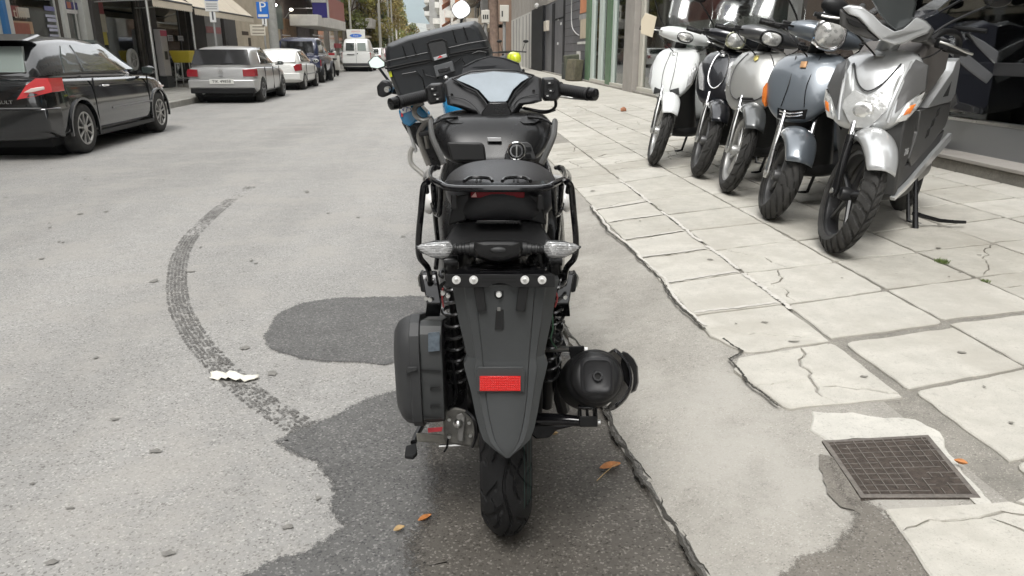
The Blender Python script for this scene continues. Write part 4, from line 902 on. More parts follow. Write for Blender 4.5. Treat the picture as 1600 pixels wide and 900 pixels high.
b = B(); b.tube([S(850, 546, 1.76), S(890, 545, 1.73)], .0075, 10); mk('mount_bar', b, steel, SC, smooth=True)
plate_px('exhaust_mount', [(888, 541), (913, 540), (914, 551), (904, 552), (902, 566), (893, 566), (890, 553)], 1.70, 1.73, blk, SC, .003)
b = B(); b.tube(arc([S(872, 500, 1.9), S(866, 540, 1.9), S(868, 590, 1.9), S(880, 640, 1.95)], 4), .02, 10); mk('exhaust_header', b, blk, ex, smooth=True)
plate_px('side_plate', [(862, 514), (875, 514), (888, 548), (868, 548)], 1.86, 1.875, dgry, SC, .001)
b = B(); b.tube(arc([S(861, 470, 1.66), S(864, 510, 1.66), S(861, 530, 1.66), S(870, 545, 1.68)], 5), .0018, 5); mk('wire', b, mat('green_wire', (.05, .12, .07), .5), SC, smooth=True)
b = B(); b.tube(arc([S(700, 640, 1.74), S(712, 625, 1.74), S(712, 600, 1.74), S(706, 560, 1.74)], 5), .004, 6); mk('breather_hose', b, blk2, SC, smooth=True)
# ================================================================ FIVE SCOOTERS PARKED ON THE PAVEMENT
def treadp(kind):
    def f(th, u):
        p = th/(2*math.pi)*34
        if kind == 0: return 1 if (abs(u) < .045 or (.10 < abs(u) < .96 and abs(fr(p*.85-.9*abs(u)+(.5 if u < 0 else 0))-.5) < .17)) else 0
        if kind == 1: return 1 if (abs(abs(u)-.3-.12*math.sin(p*2)) < .07 or (abs(u) > .45 and abs(fr(p*.6+abs(u))-.5) < .12)) else 0
        return 1 if (.08 < abs(u) < .9 and abs(fr(p*.55-1.6*u)-.5) < .1) else 0
    return f
def scooter(o):
    s = o.get('scale', 1.12); th = R(o.get('head', 140)); steer = R(o.get('steer', 38)); Rw = o.get('R', .29); tw = o.get('tw', .10)
    root = thing('parked_scooter', o['label'], 'scooter', (0, 0, 0), th, 'scooters parked in a row on the pavement'); root.scale = (s, s, s)
    A0 = Vector((0, -.04, Rw)); SM = Matrix.Translation(A0) @ Matrix.Rotation(steer, 4, Vector((0, -.42, .907))) @ Matrix.Translation(-A0)
    con = SM @ Vector((0, 0, 0)); c = Matrix.Rotation(th, 3, 'Z') @ (con*s); w0 = o['at']+Vector(o.get('shift', (0, 0, 0))); root.location = (w0.x-c.x, w0.y-c.y, w0.z-.004-c.z*0)
    paint, trim, wm = o['paint'], o.get('trim', blk), o['wheel']
    def ste(ob): ob.matrix_local = SM @ ob.matrix_local; return ob
    def m_(name, b, m, par=root, st=False, **k):
        q = mk(name, b, m, par, **k)
        if st: ste(q)
        return q
    # front wheel
    b = B(); tyre(b, Rw, tw, 272, 36, treadp(o.get('tread', 0)), .010, .5, .74); fw_ = mk('front_wheel', b, rubd, root, smooth=True, ang=30); fw_.location = (0, 0, Rw); fw_.matrix_local = SM @ Matrix.Translation((0, 0, Rw))
    r0 = Rw*.76
    b = B(); b.lathe([(r0-.022, -.028), (r0-.002, -.036), (r0+.004, -.036), (r0-.01, -.022), (r0-.018, 0), (r0-.01, .022), (r0+.004, .036), (r0-.002, .036), (r0-.022, .028), (r0-.03, 0), (r0-.022, -.028)], axis='x', n=44)
    b.lathe([(.012, -.06), (.03, -.055), (.036, -.03), (.036, .03), (.03, .055), (.012, .06)], axis='x', n=18, cap=True); mk('rim', b, wm, fw_, smooth=True)
    ns = o.get('spokes', 6)
    for k in range(ns):
        a = 2*math.pi*k/ns+.3
        for da in ((-.16, .16) if o.get('twin') else (0,)):
            b = B(); e = a+da; b.tube([(0, .03*math.cos(a), .03*math.sin(a)), (.0, r0*.5*math.cos(e), r0*.5*math.sin(e)), (0, (r0-.02)*math.cos(e), (r0-.02)*math.sin(e))], [.017, .012, .013] if not o.get('twin') else [.012, .008, .009], 8, sx=1.0); mk('spoke', b, wm, fw_, smooth=True)
    b = B(); b.lathe([(.06, -.052), (.115, -.052), (.115, -.047), (.06, -.047), (.06, -.052)], axis='x', n=30); mk('brake_disc', b, steel, fw_, smooth=True)
    # fork legs
    for sg in (-1, 1):
        x = sg*(tw/2+.028); b = B(); b.tube([(x, .0, Rw-.03), (x, .0, Rw+.0), (x, -.06, Rw+.16), (x, -.105, Rw+.27)], [.014, .021, .021, .022], 12); f_ = m_('fork', b, o.get('fork', steel), st=True, smooth=True)
        b = B(); b.tube([(x, -.105, Rw+.27), (x, -.145, Rw+.36)], .015, 10); mk('fork_tube', b, chrome, f_, smooth=True)
        b = B(); b.tube([(x-sg*.005, 0, Rw), (x+sg*.02, 0, Rw)], .016, 10); mk('axle_nut', b, steel, f_, smooth=True)
    b = B(); b.tube([(.085, .02, Rw+.02), (.10, -.02, Rw+.16), (.082, -.10, Rw+.29)], .004, 6); m_('brake_hose', b, blk, st=True, smooth=True)
    # front fender: shell over the wheel
    fl = o.get('fender', (62, -20, .08)); a_f, a_b, wf = fl     # from front angle to rear angle
    b = B(); rings = []
    for k in range(11):
        a = R(90-a_f+(a_f-a_b+90)*k/10-0) if False else R(a_f*-1+90) if False else 0
        t = k/10; ang = R(38+(150-38)*t) if 'fang' not in o else R(o['fang'][0]+(o['fang'][1]-o['fang'][0])*t)
        rr = Rw+.028+.012*math.sin(math.pi*t); wd = wf*(.62+.38*math.sin(math.pi*min(1, .12+t*.95))**.7); drop = .075*(.5+.5*math.sin(math.pi*t))
        cs, sn = math.cos(ang), math.sin(ang); ring = []
        for x, dr in ((-1, -drop), (-.98, -drop*.45), (-.78, -.012), (-.4, 0.004), (0, .012), (.4, .004), (.78, -.012), (.98, -drop*.45), (1, -drop)): ring.append((x*wd, (rr+dr)*cs, Rw+(rr+dr)*sn))
        rings.append(ring)
    b.loft(rings, cap=False, closed=False); fd = m_('front_fender', b, o.get('fpaint', paint), st=True, smooth=True, sub=1); md = fd.modifiers.new('t', 'SOLIDIFY'); md.thickness = .004
    # apron (front shield)
    ap = o.get('apron', [(.56, -.10, .09, .02), (.61, -.085, .15, .05), (.68, -.10, .20, .075), (.78, -.135, .225, .09), (.88, -.19, .22, .09), (.95, -.24, .19, .08), (.995, -.30, .13, .06)])
    def AF(x, z):
        for (z0, y0, w_0, c0), (z1, y1, w_1, c1) in zip(ap, ap[1:]):
            if z <= z1 or z1 == ap[-1][0]:
                t = max(0, min(1, (z-z0)/(z1-z0))); y, w_, c_ = y0+(y1-y0)*t, w_0+(w_1-w_0)*t, c0+(c1-c0)*t; return y-c_*min(1.1, abs(x)/w_)**2.2
    b = B(); rings = []
    for z, y, w_, c_ in ap:
        f = [(k*w_, y-c_*abs(k)**2.2, z) for k in (-1, -.85, -.6, -.3, 0, .3, .6, .85, 1)]
        bk = [(.93*w_, y-c_-.10, z), (.5*w_, y-c_-.13, z), (-.5*w_, y-c_-.13, z), (-.93*w_, y-c_-.10, z)]
        rings.append(f+bk)
    b.loft(rings); m_('front_shield', b, o.get('apaint', paint), smooth=True, sub=1)
    def patch(name, poly, m, off=.006, par=root, bev=.002, th_=.03):
        cx, cz = sum(p[0] for p in poly)/len(poly), sum(p[1] for p in poly)/len(poly); b = B(); n = len(poly)
        fine = []
        for i in range(n):
            a, d = poly[i], poly[(i+1) % n]; fine += [a, ((a[0]+d[0])/2, (a[1]+d[1])/2)]
        n = len(fine)
        r1 = [(x, AF(x, z)+off, z) for x, z in fine]; r2 = [(cx+(x-cx)*.5, AF(cx+(x-cx)*.5, cz+(z-cz)*.5)+off*1.2, cz+(z-cz)*.5) for x, z in fine]; r3 = [(x, AF(x, z)-th_, z) for x, z in fine]
        b.add(r3+r1+r2+[(cx, AF(cx, cz)+off*1.2, cz)], [(i, (i+1) % n, n+(i+1) % n, n+i) for i in range(n)]+[(n+i, n+(i+1) % n, 2*n+(i+1) % n, 2*n+i) for i in range(n)]+[(2*n+i, 2*n+(i+1) % n, 3*n) for i in range(n)])
        return mk(name, b, m, par, smooth=True, ang=40)
    def strip(name, pts, r, m, off=.004):
        b = B(); b.tube(arc([(x, AF(x, z)+off, z) for x, z in pts], 4), r, 6); return mk(name, b, m, root, smooth=True)
    # inner body behind the shield and legs of the shield down to the floor
    b = B(); rings = []
    for z, y, w_, d_ in ((.20, -.42, .13, .2), (.30, -.36, .16, .22), (.45, -.30, .18, .14), (.58, -.24, .19, .10), (.75, -.25, .20, .10), (.92, -.31, .17, .09)): rings.append([(-w_, y-.06, z), (-w_*.6, y, z), (w_*.6, y, z), (w_, y-.06, z), (w_, y-d_, z), (-w_, y-d_, z)])
    b.loft(rings); m_('leg_shield', b, o.get('inner', blk), smooth=True, sub=1)
    def lo2(name, secs, m, **k): return lo(name, secs, m, parent=root, **k)
    lo2('floor_board', [(-.36, .15, .22, .34), (-.5, .17, .20, .32), (-.72, .17, .20, .33), (-.85, .14, .24, .40)], o.get('inner', blk))
    lo2('rear_body', [(-.68, .10, .30, .70), (-.78, .15, .34, .76), (-1.0, .17, .42, .78), (-1.25, .16, .50, .80), (-1.5, .11, .60, .82), (-1.62, .06, .68, .80)], o.get('rpaint', paint))
    lo2('seat', [(-.66, .07, .70, .77), (-.75, .12, .72, .80), (-.95, .145, .74, .83), (-1.1, .15, .76, .87), (-1.35, .13, .79, .885), (-1.5, .08, .80, .86)], MATS['black_vinyl'] if not o.get('seat') else o['seat'])
    b = B(); tyre(b, Rw*.97, .12, 60, 12, None, .004, .5, .72); b.lathe([(.04, -.05), (Rw*.72, -.03), (Rw*.72, .03), (.04, .05)], axis='x', n=24, cap=True); q = mk('rear_wheel', b, rubd, root, smooth=True); q.location = (0, -1.33, Rw*.97)
    lo2('engine', [(-.85, .10, .22, .42), (-1.0, .14, .20, .42), (-1.25, .15, .22, .40), (-1.42, .12, .26, .36)], alu)
    b = B(); b.tube([(.15, -.8, .26), (.17, -1.1, .28), (.18, -1.5, .36)], [.03, .05, .055], 12); m_('exhaust', b, steel if o.get('chrome') else blk, smooth=True)
    b = B(); b.tube([(-.09, -.95, .22), (-.13, -.90, .03), (-.20, -.90, .012)], .012, 8); m_('centre_stand', b, blk2, smooth=True)
    b = B(); b.tube([(.09, -.95, .22), (.13, -.90, .03), (.20, -.90, .012)], .012, 8); m_('centre_stand', b, blk2, smooth=True)
    # handlebar cowl (steered)
    hc_ = o.get('cowlpaint', paint); hy, hz = -.30, 1.085
    b = B(); rings = []
    cf = o.get('cowlr', 1)
    for x, r1, z_, y_ in ((-.235, .02, -.006, -.03), (-.20, .04, .0, -.02), (-.12, .062, .008, .0), (0, .072, .010, .02), (.12, .062, .008, .0), (.20, .04, .0, -.02), (.235, .02, -.006, -.03)):
        rings.append([(x, hy+y_-(.05 if cf < 1 else 0)+r1*cf*1.15*math.cos(a), hz+z_+r1*cf*math.sin(a)) for a in [2*math.pi*k/12 for k in range(12)]])
    b.loft(rings); cwl = m_('handlebar_cowl', b, hc_, st=True, smooth=True, sub=1)
    b = B(); b.tube([(0, -.40, .9), (0, -.34, 1.06)], .05, 12); m_('steering_neck', b, o.get('neck', blk), st=True, smooth=True)
    for sg in (-1, 1):
        b = B(); b.tube([(sg*.22, hy-.035, hz-.01), (sg*.26, hy-.043, hz-.013)], .011, 8); b.tube([(sg*.26, hy-.043, hz-.015), (sg*.385, hy-.075, hz-.012)], [.018, .018], 12); m_('grip', b, rub, st=True, smooth=True)
        b = B(); b.tube(arc([(sg*.20, hy+.02, hz+.005), (sg*.27, hy+.03, hz+.0), (sg*.34, hy+.005, hz-.01), (sg*.385, hy-.005, hz-.012)], 3), .006, 8); m_('brake_lever', b, o.get('lever', blk2), st=True, smooth=True)
    for sg in (-1, 1):
        b = B(); b.tube(arc([(sg*.24, hy-.01, hz-.015), (sg*.17, hy+.05, hz-.075), (sg*.07, hy+.03, hz-.13), (sg*.03, hy-.04, hz-.16)], 4), .0045, 6); m_('brake_cable', b, blk2, st=True, smooth=True)
        b = B(); b.box((sg*.235, hy-.03, hz), (.05, .055, .05)); m_('switch_box', b, blk, st=True, bev=.006)
    for sg in (-1, 1):
        b = B(); b.tube(arc([(sg*.12, -.19, .60), (sg*.195, -.24, .72), (sg*.205, -.30, .86), (sg*.15, -.36, .97)], 4), .006, 6); m_('shield_edging', b, o.get('edging', blk2), smooth=True)
    mm = o.get('mirror', blk2)
    for sg in (-1, 1):
        if sg in o.get('nomirror', ()): continue
        ml = o.get('mlen', 1.0); b = B(); tip = (sg*.34*ml+sg*.02, hy-.06, hz+.21*ml); b.tube(arc([(sg*.17, hy-.03, hz+.03), (sg*.24, hy-.04, hz+.11), tip], 4), .006, 8); ms = m_('mirror_stem', b, o.get('mstem', mm), st=True, smooth=True)
        b = B(); b.ball((0, 0, 0), (.068, .018, .044), 16, 10); b.xf(Matrix.Translation(Vector(tip)+Vector((sg*.012, .0, .03))) @ Matrix.Rotation(R(-14*sg), 4, 'Y')); mi = m_('mirror', b, mm, st=True, smooth=True)
        b = B(); b.lathe([(0, -.0165), (.05, -.0155)], axis='y', n=20); b.xf(Matrix.Translation(Vector(tip)+Vector((sg*.012, -.002, .03))) @ Matrix.Rotation(R(-14*sg), 4, 'Y') @ Matrix.Scale(.65, 4, (0, 0, 1))); mk('mirror_glass', b, chrome, mi)
    root['_'] = 0; del root['_']
    return dict(root=root, m=m_, AF=AF, patch=patch, strip=strip, SM=SM, lo=lo2, hy=hy, hz=hz, s=s)
def headlamp(k, x, y, z, rx, rz, m_rim, lens, tilt=0, name='headlight'):
    b = B(); rings = []
    for sc, dy in ((1.12, -.05), (1.14, .012), (1.04, .02), (1.0, .012)): rings.append([(x+rx*sc*math.copysign(abs(math.cos(a))**.8, math.cos(a)), y+dy, z+rz*sc*math.copysign(abs(math.sin(a))**.8, math.sin(a))*(1 if math.sin(a) > 0 else 1.15)) for a in [2*math.pi*i/28 for i in range(28)]])
    b.loft(rings); h = k['m'](name, b, m_rim, st=True, smooth=True)
    b = B(); rings = []
    for sc, dy in ((1.0, .006), (.85, .022), (.5, .033), (.02, .037)): rings.append([(x+rx*sc*math.copysign(abs(math.cos(a))**.8, math.cos(a)), y+dy, z+rz*sc*math.copysign(abs(math.sin(a))**.8, math.sin(a))*(1 if math.sin(a) > 0 else 1.15)) for a in [2*math.pi*i/28 for i in range(28)]])
    b.loft(rings); mk('lens', b, lens, h, smooth=True)
    return h
lensm = bpy.data.materials.new('faceted_headlight'); lensm.use_nodes = True; nt = lensm.node_tree; p_ = nt.nodes['Principled BSDF']; p_.inputs['Roughness'].default_value = .12; p_.inputs['Coat Weight'].default_value = .8
tcn = nt.nodes.new('ShaderNodeTexCoord'); vo = nt.nodes.new('ShaderNodeTexVoronoi'); vo.inputs['Scale'].default_value = 60; rm = nt.nodes.new('ShaderNodeValToRGB'); sp = nt.nodes.new('ShaderNodeSeparateColor')
nt.links.new(tcn.outputs['Object'], vo.inputs['Vector']); nt.links.new(vo.outputs['Color'], sp.inputs[0]); nt.links.new(sp.outputs[0], rm.inputs[0]); e = rm.color_ramp.elements; e[0].color = (.42, .425, .415, 1); e[1].color = (.85, .85, .82, 1); e[1].position = .6
nt.links.new(rm.outputs[0], p_.inputs['Base Color']); p_.inputs['Metallic'].default_value = .55
def paintm(name, col, **k): return mat(name, col, k.pop('rough', .28), k.pop('metal', .35), coat=k.pop('coat', .9), **k)
smoke = bpy.data.materials.new('clear_windscreen'); smoke.use_nodes = True; nt = smoke.node_tree; nt.nodes.clear(); o_ = nt.nodes.new('ShaderNodeOutputMaterial'); mxs = nt.nodes.new('ShaderNodeMixShader'); mxs.inputs[0].default_value = .06; tr = nt.nodes.new('ShaderNodeBsdfTransparent'); tr.inputs[0].default_value = (.86, .88, .87, 1); gl_ = nt.nodes.new('ShaderNodeBsdfGlossy'); gl_.inputs['Roughness'].default_value = .08; nt.links.new(tr.outputs[0], mxs.inputs[1]); nt.links.new(gl_.outputs[0], mxs.inputs[2]); nt.links.new(mxs.outputs[0], o_.inputs[0])
silver_w = mat('silver_wheel', (.46, .46, .45), .38, .6); dark_w = mat('dark_wheel', (.02, .02, .021), .35); grey_w = mat('grey_wheel', (.14, .14, .14), .42, .5)
def screen(k, pts_front, m=None, y0=None):
    # curved windscreen above the bars: list of (z, y, half width)
    b = B(); rows = []
    for z, y, w_ in pts_front: rows.append([(x*w_, y-.07*abs(x)**2, z-(.02*abs(x)**3)) for x in (-1, -.75, -.5, -.25, 0, .25, .5, .75, 1)])
    b.loft(rows, cap=False, closed=False); q = k['m']('windscreen', b, m or smoke, st=True, smooth=True); md = q.modifiers.new('t', 'SOLIDIFY'); md.thickness = .004; return q
# 1 white
wp = paintm('white_scooter_paint', (.74, .76, .75), metal=.0)
k1 = scooter(dict(label='white scooter at the far end of the pavement row', shift=(-.09, 0, 0), scale=1.15, at=on_walk(1031, 257), paint=wp, wheel=silver_w, lever=steel, spokes=5, R=.295, tw=.095, head=141, steer=32, mirror=chrome, trim=chrome, twin=True, tread=1, nomirror=(1,)))
headlamp(k1, 0, -.235, 1.085, .062, .036, blk2, lensm)
k1['patch']('shield_insert', [(-.12, .60), (-.05, .615), (-.04, .64), (-.11, .66)], dgry); k1['patch']('shield_insert', [(.12, .60), (.05, .615), (.04, .64), (.11, .66)], dgry)
for sg in (-1, 1):
    k1['patch']('indicator', [(sg*.165, .66), (sg*.20, .70), (sg*.212, .82), (sg*.195, .86), (sg*.17, .76)], clear)
    k1['strip']('shield_crease', [(sg*.03, .95), (sg*.05, .80), (sg*.04, .64)], .0025, dgry)
k1['patch']('badge', [(-.012, .93), (.012, .93), (.016, .955), (-.016, .955)], steel, .008)
screen(k1, [(1.14, -.24, .17), (1.24, -.29, .20), (1.36, -.36, .20), (1.47, -.42, .16)])
hg = mat('smoked_hand_guard', (.62, .55, .42), .25, coat=.5)
b = B(); b.loft([[(.27, -.23, 1.02), (.375, -.26, 1.03), (.40, -.27, 1.13), (.38, -.28, 1.20), (.28, -.26, 1.19)], [(.27, -.236, 1.02), (.375, -.266, 1.03), (.40, -.276, 1.13), (.38, -.286, 1.20), (.28, -.266, 1.19)]]); k1['m']('hand_guard', b, hg, st=True, bev=.002)
b = B(); b.tube(arc([(.17, -.33, 1.11), (.25, -.35, 1.20), (.33, -.36, 1.33)], 3), .006, 8); k1['m']('mirror_stem', b, blk2, st=True, smooth=True)
b = B(); b.ball((.345, -.355, 1.385), (.062, .022, .055), 14, 8); k1['m']('mirror', b, blk2, st=True, smooth=True)
# 2 black with chrome trims
bp_ = paintm('black_scooter_paint', (.012, .013, .017))
k2 = scooter(dict(label='black scooter with chrome oval trim on its shield, second from the far end', at=on_walk(1086, 275), paint=bp_, wheel=grey_w, spokes=6, R=.295, tw=.105, head=138, steer=35, mirror=blk2, tread=1, nomirror=(-1,)))
headlamp(k2, .0, -.235, 1.08, .07, .055, mat('cream_chrome', (.6, .6, .45), .2, .8), lensm)
k2['strip']('chrome_oval', [(0, .975), (-.05, .95), (-.075, .85), (-.06, .75), (0, .70), (.06, .75), (.075, .85), (.05, .95), (0, .975)], .005, chrome, .006)
k2['patch']('badge', [(-.015, .945), (.015, .945), (.018, .96), (-.018, .96)], steel, .01)
for sg in (-1, 1): k2['patch']('indicator', [(sg*.09, .68), (sg*.13, .69), (sg*.205, .86), (sg*.19, .90), (sg*.12, .79)], clear, .008)
screen(k2, [(1.14, -.24, .20), (1.22, -.28, .22), (1.32, -.34, .20), (1.42, -.40, .14)])
# 3 warm grey
gp = paintm('warm_grey_scooter_paint', (.30, .30, .285))
k3 = scooter(dict(label='warm grey scooter with large silver wheel, middle of the pavement row', shift=(-.07, 0, 0), at=on_walk(1144, 299), paint=gp, wheel=silver_w, spokes=6, R=.305, tw=.10, head=137, steer=35, fpaint=paintm('fender_grey', (.10, .105, .105)), mirror=chrome, twin=True, tread=1, cowlpaint=paintm('dark_cowl_paint', (.07, .072, .075)), nomirror=(1,)))
headlamp(k3, 0, -.235, 1.08, .072, .046, blk2, lensm)
k3['strip']('shield_rim', [(-.08, .97), (-.14, .88), (-.15, .76), (-.10, .67), (0, .645), (.10, .67), (.15, .76), (.14, .88), (.08, .97)], .0035, mat('dull_groove', (.06, .06, .06), .5), .003)
k3['patch']('lower_grille', [(-.06, .655), (.06, .655), (.05, .67), (-.05, .67)], black_hole)
k3['patch']('badge', [(-.016, .93), (.0, .915), (.016, .93), (.014, .955), (-.014, .955)], mat('brass_badge', (.42, .36, .12), .35, .6), .008)
k3['patch']('badge_bar', [(-.04, .968), (.04, .968), (.035, .977), (-.035, .977)], steel, .006)
for sg in (-1, 1): k3['patch']('indicator', [(sg*.165, .74), (sg*.19, .76), (sg*.21, .86), (sg*.19, .88), (sg*.17, .82)], clear, .008)
screen(k3, [(1.14, -.24, .20), (1.22, -.28, .22), (1.34, -.34, .20), (1.46, -.42, .14)])
# 4 slate blue grey
sp_ = paintm('slate_scooter_paint', (.135, .155, .175))
k4 = scooter(dict(label='slate blue grey scooter with amber indicators, between the warm grey and the silver scooter', at=on_walk(1196, 340), paint=sp_, wheel=grey_w, spokes=7, R=.265, tw=.13, head=134, steer=37, fpaint=sp_, tread=2, fang=(30, 165), fender=(60, 0, .095), nomirror=(-1,),
    apron=[(.57, -.11, .07, .02), (.60, -.085, .12, .04), (.66, -.095, .19, .06), (.74, -.12, .235, .08), (.85, -.17, .245, .09), (.93, -.22, .22, .08), (.985, -.29, .15, .06)]))
headlamp(k4, 0, -.215, 1.10, .082, .072, chrome, lensm)
k4['strip']('shield_crease', [(-.075, .96), (-.055, .80), (-.07, .67)], .003, blk2, .002); k4['strip']('shield_crease', [(.075, .96), (.055, .80), (.07, .67)], .003, blk2, .002)
for zz in (.615, .632): k4['strip']('grille_bar', [(-.07, zz+.012), (0, zz), (.07, zz+.012)], .0045, chrome, .008)
k4['patch']('grille', [(-.085, .60), (.085, .60), (.09, .66), (0, .648), (-.09, .66)], blk2, .004)
k4['patch']('badge', [(-.018, .895), (.018, .895), (.02, .93), (-.016, .93)], mat('copper_badge', (.42, .24, .12), .35, .6), .007)
for sg in (-1, 1): k4['patch']('indicator', [(sg*.19, .66), (sg*.225, .69), (sg*.24, .77), (sg*.22, .80), (sg*.195, .74)], ambl, .008)
b = B(); b.tube([(-.12, -.25, 1.185), (.12, -.25, 1.185)], .014, 8); k4['m']('reservoir_bar', b, blk, st=True, smooth=True)
b = B(); b.ball((.0, -.33, 1.25), (.085, .03, .05), 14, 8); k4['m']('mirror', b, blk, st=True, smooth=True)
# 5 silver, sporty
sv = paintm('silver_scooter_paint', (.50, .51, .51)); dg = paintm('graphite_panel', (.075, .074, .072), metal=.1, rough=.42, coat=.15); vin = mat('taupe_vinyl', (.115, .105, .098), .5, bump=.1, bscale=400)
k5 = scooter(dict(label='silver and graphite scooter nearest the camera, at the near end of the pavement row', shift=(-.045, 0, 0), at=on_walk(1304, 391), paint=sv, wheel=dark_w, spokes=5, R=.30, tw=.11, head=136, steer=35, fpaint=sv, rpaint=dg, inner=mat('graphite_plastic', (.045, .045, .044), .5), fork=blk2, tread=0, fang=(35, 140), apaint=sv, seat=vin, cowlpaint=dg, neck=sv, lever=steel, cowlr=.5,
    apron=[(.60, -.12, .10, .03), (.64, -.09, .16, .05), (.72, -.10, .215, .08), (.80, -.13, .225, .10), (.90, -.18, .215, .10), (.96, -.23, .185, .09), (1.0, -.30, .11, .06)], mlen=1.1, nomirror=(1,)))
PT = k5['patch']
PT('headlight', [(-.065, .66), (-.035, .625), (.035, .625), (.065, .66), (.105, .72), (.105, .80), (.06, .80), (0, .775), (-.06, .80), (-.105, .80), (-.105, .72)], mat('headlight_bowl', (.72, .73, .72), .2, .45, bump=.5, bscale=28), .010)
b = B(); b.ball((0, k5['AF'](0, .705)-.012, .705), (.062, .035, .05), 20, 12); mk('headlight_lens', b, lensm, k5['root'], smooth=True)
for sg in (-1, 1):
    PT('headlight_wing', [(sg*.075, .79), (sg*.108, .75), (sg*.13, .90), (sg*.12, .93)], mat('headlight_silver', (.6, .61, .6), .2, .6), .011)
    PT('indicator', [(sg*.145, .655), (sg*.185, .665), (sg*.225, .74), (sg*.235, .80), (sg*.18, .745)], lensm, .010); PT('indicator_bulb', [(sg*.175, .69), (sg*.20, .70), (sg*.215, .745), (sg*.19, .735)], ambl, .014)
    PT('side_panel', [(sg*.14, .70), (sg*.175, .75), (sg*.232, .81), (sg*.215, .92), (sg*.16, .95), (sg*.135, .84)], dg, .004)
    k5['strip']('silver_edge', [(sg*.115, .655), (sg*.128, .76), (sg*.15, .94)], .007, sv, .006)
k5['strip']('chest_crease', [(-.11, .93), (-.06, .84), (0, .80), (.06, .84), (.11, .93)], .004, dgry, .006)
PT('badge', [(-.02, .955), (.02, .955), (.024, .968), (-.024, .968)], steel, .008)
# its pointed handlebar fairing, screen and dark cheeks
RM = Matrix.Translation(k5['root'].location) @ Matrix.Rotation(R(136), 4, 'Z') @ Matrix.Scale(k5['s'], 4); RI = RM.inverted()
def q5(px, py, d):
    r = Vector(sight(px, py)); return RI @ (Vector((0, 0, CAM_H))+r*(d/(r.x*sY+r.y*cY)))
def bf(name, pts, d, th_, m, bev=.006, k=.0012):
    cx = sum(x for x, y in pts)/len(pts); cy = sum(y for x, y in pts)/len(pts); dd = lambda x: d+abs(x-1398)*k; b = B()
    b.loft([[q5(cx+(x-cx)*.93, cy+(y-cy)*.93, dd(x)-.012) for x, y in pts], [q5(x, y, dd(x)) for x, y in pts], [q5(x+2, y-1, dd(x)+th_) for x, y in pts]]); return mk(name, b, m, k5['root'], smooth=True, ang=50, bev=bev)
bf('bar_fairing', [(1316, 12), (1326, 8), (1345, 10), (1362, 22), (1378, 38), (1398, 50), (1412, 46), (1424, 36), (1433, 27), (1446, 34), (1455, 43), (1450, 52), (1432, 59), (1416, 67), (1398, 71), (1376, 63), (1358, 47), (1340, 27), (1325, 22)], 4.20, .16, sv)
bf('bar_cheek', [(1312, 14), (1325, 22), (1340, 28), (1358, 48), (1374, 63), (1352, 60), (1332, 51), (1312, 40)], 4.22, .16, dg)
bf('cheek_vent', [(1322, 28), (1340, 34), (1357, 44), (1340, 43), (1326, 36)], 4.205, .02, black_hole, 0)
bf('bar_cheek', [(1420, 60), (1436, 55), (1455, 43), (1459, 50), (1450, 63), (1438, 67), (1424, 66)], 4.23, .16, dg)
bf('screen_panel', [(1358, -6), (1372, -22), (1424, -24), (1431, 6), (1426, 33), (1412, 44), (1399, 48), (1386, 38), (1372, 20)], 4.27, .03, mat('dark_smoke_plastic', (.05, .055, .055), .2, coat=.6), .004)
# left side of scooter 5: panels built on its flank
RM = Matrix.Translation(k5['root'].location) @ Matrix.Rotation(R(136), 4, 'Z') @ Matrix.Scale(k5['s'], 4); RI = RM.inverted()
def flank(px, py, xl):
    o_ = RI @ Vector((0, 0, CAM_H)); d_ = (RI.to_3x3() @ Vector(sight(px, py))); t = (xl-o_.x)/d_.x; return o_+d_*t
def fl(name, pts, x0, x1, m, bev=.003):
    b = B(); r0_ = [flank(x, y, x0) for x, y in pts]; b.loft([r0_, [Vector((x1, p.y, p.z)) for p in r0_]]); return mk(name, b, m, k5['root'], bev=bev)
def fy(name, pts, x0, x1, m, bev=.004):
    b = B(); b.prism(pts, 'x', x0, x1); return mk(name, b, m, k5['root'], bev=bev)
fy('seat_side', [(-.34, .76), (-.34, .96), (-.5, 1.04), (-.98, 1.04), (-1.06, .99), (-1.04, .87), (-.7, .76), (-.5, .70)], -.17, .15, vin, .03)
fy('tail_trim', [(-1.3, .95), (-1.35, .90), (-1.35, .74), (-1.25, .70), (-.62, .70), (-.7, .73), (-1.15, .88), (-1.2, .93)], -.185, -.12, sv)
fy('tail_trim_gap', [(-.98, .74), (-1.16, .82), (-1.13, .74)], -.1865, -.18, black_hole, 0)
fy('side_panel', [(-.5, .695), (-1.3, .695), (-1.32, .62), (-1.25, .55), (-.95, .48), (-.5, .40), (-.42, .45), (-.52, .58)], -.178, -.05, dg, .006)
for i in range(3): fy('vent', [(-.93+i*.09, .67-i*.05), (-.99+i*.09, .68-i*.05), (-.97+i*.09, .64-i*.05), (-.90+i*.09, .63-i*.05)], -.181, -.176, black_hole, 0)
fy('lower_shield', [(-.18, .74), (-.32, .74), (-.40, .62), (-.38, .5), (-.28, .4), (-.22, .30), (-.18, .285), (-.17, .45), (-.15, .6)], -.185, -.08, MATS['graphite_plastic'], .01)
fy('floor_side', [(-.24, .42), (-.45, .42), (-1.3, .53), (-1.2, .45), (-.7, .37), (-.35, .31), (-.22, .30)], -.17, -.02, mat('floor_dark', (.035, .035, .037), .45))
fy('silver_sill', [(-1.45, .50), (-1.45, .45), (-.9, .36), (-.4, .285), (-.18, .265), (-.16, .285), (-.5, .33), (-.95, .42)], -.19, -.165, sv)
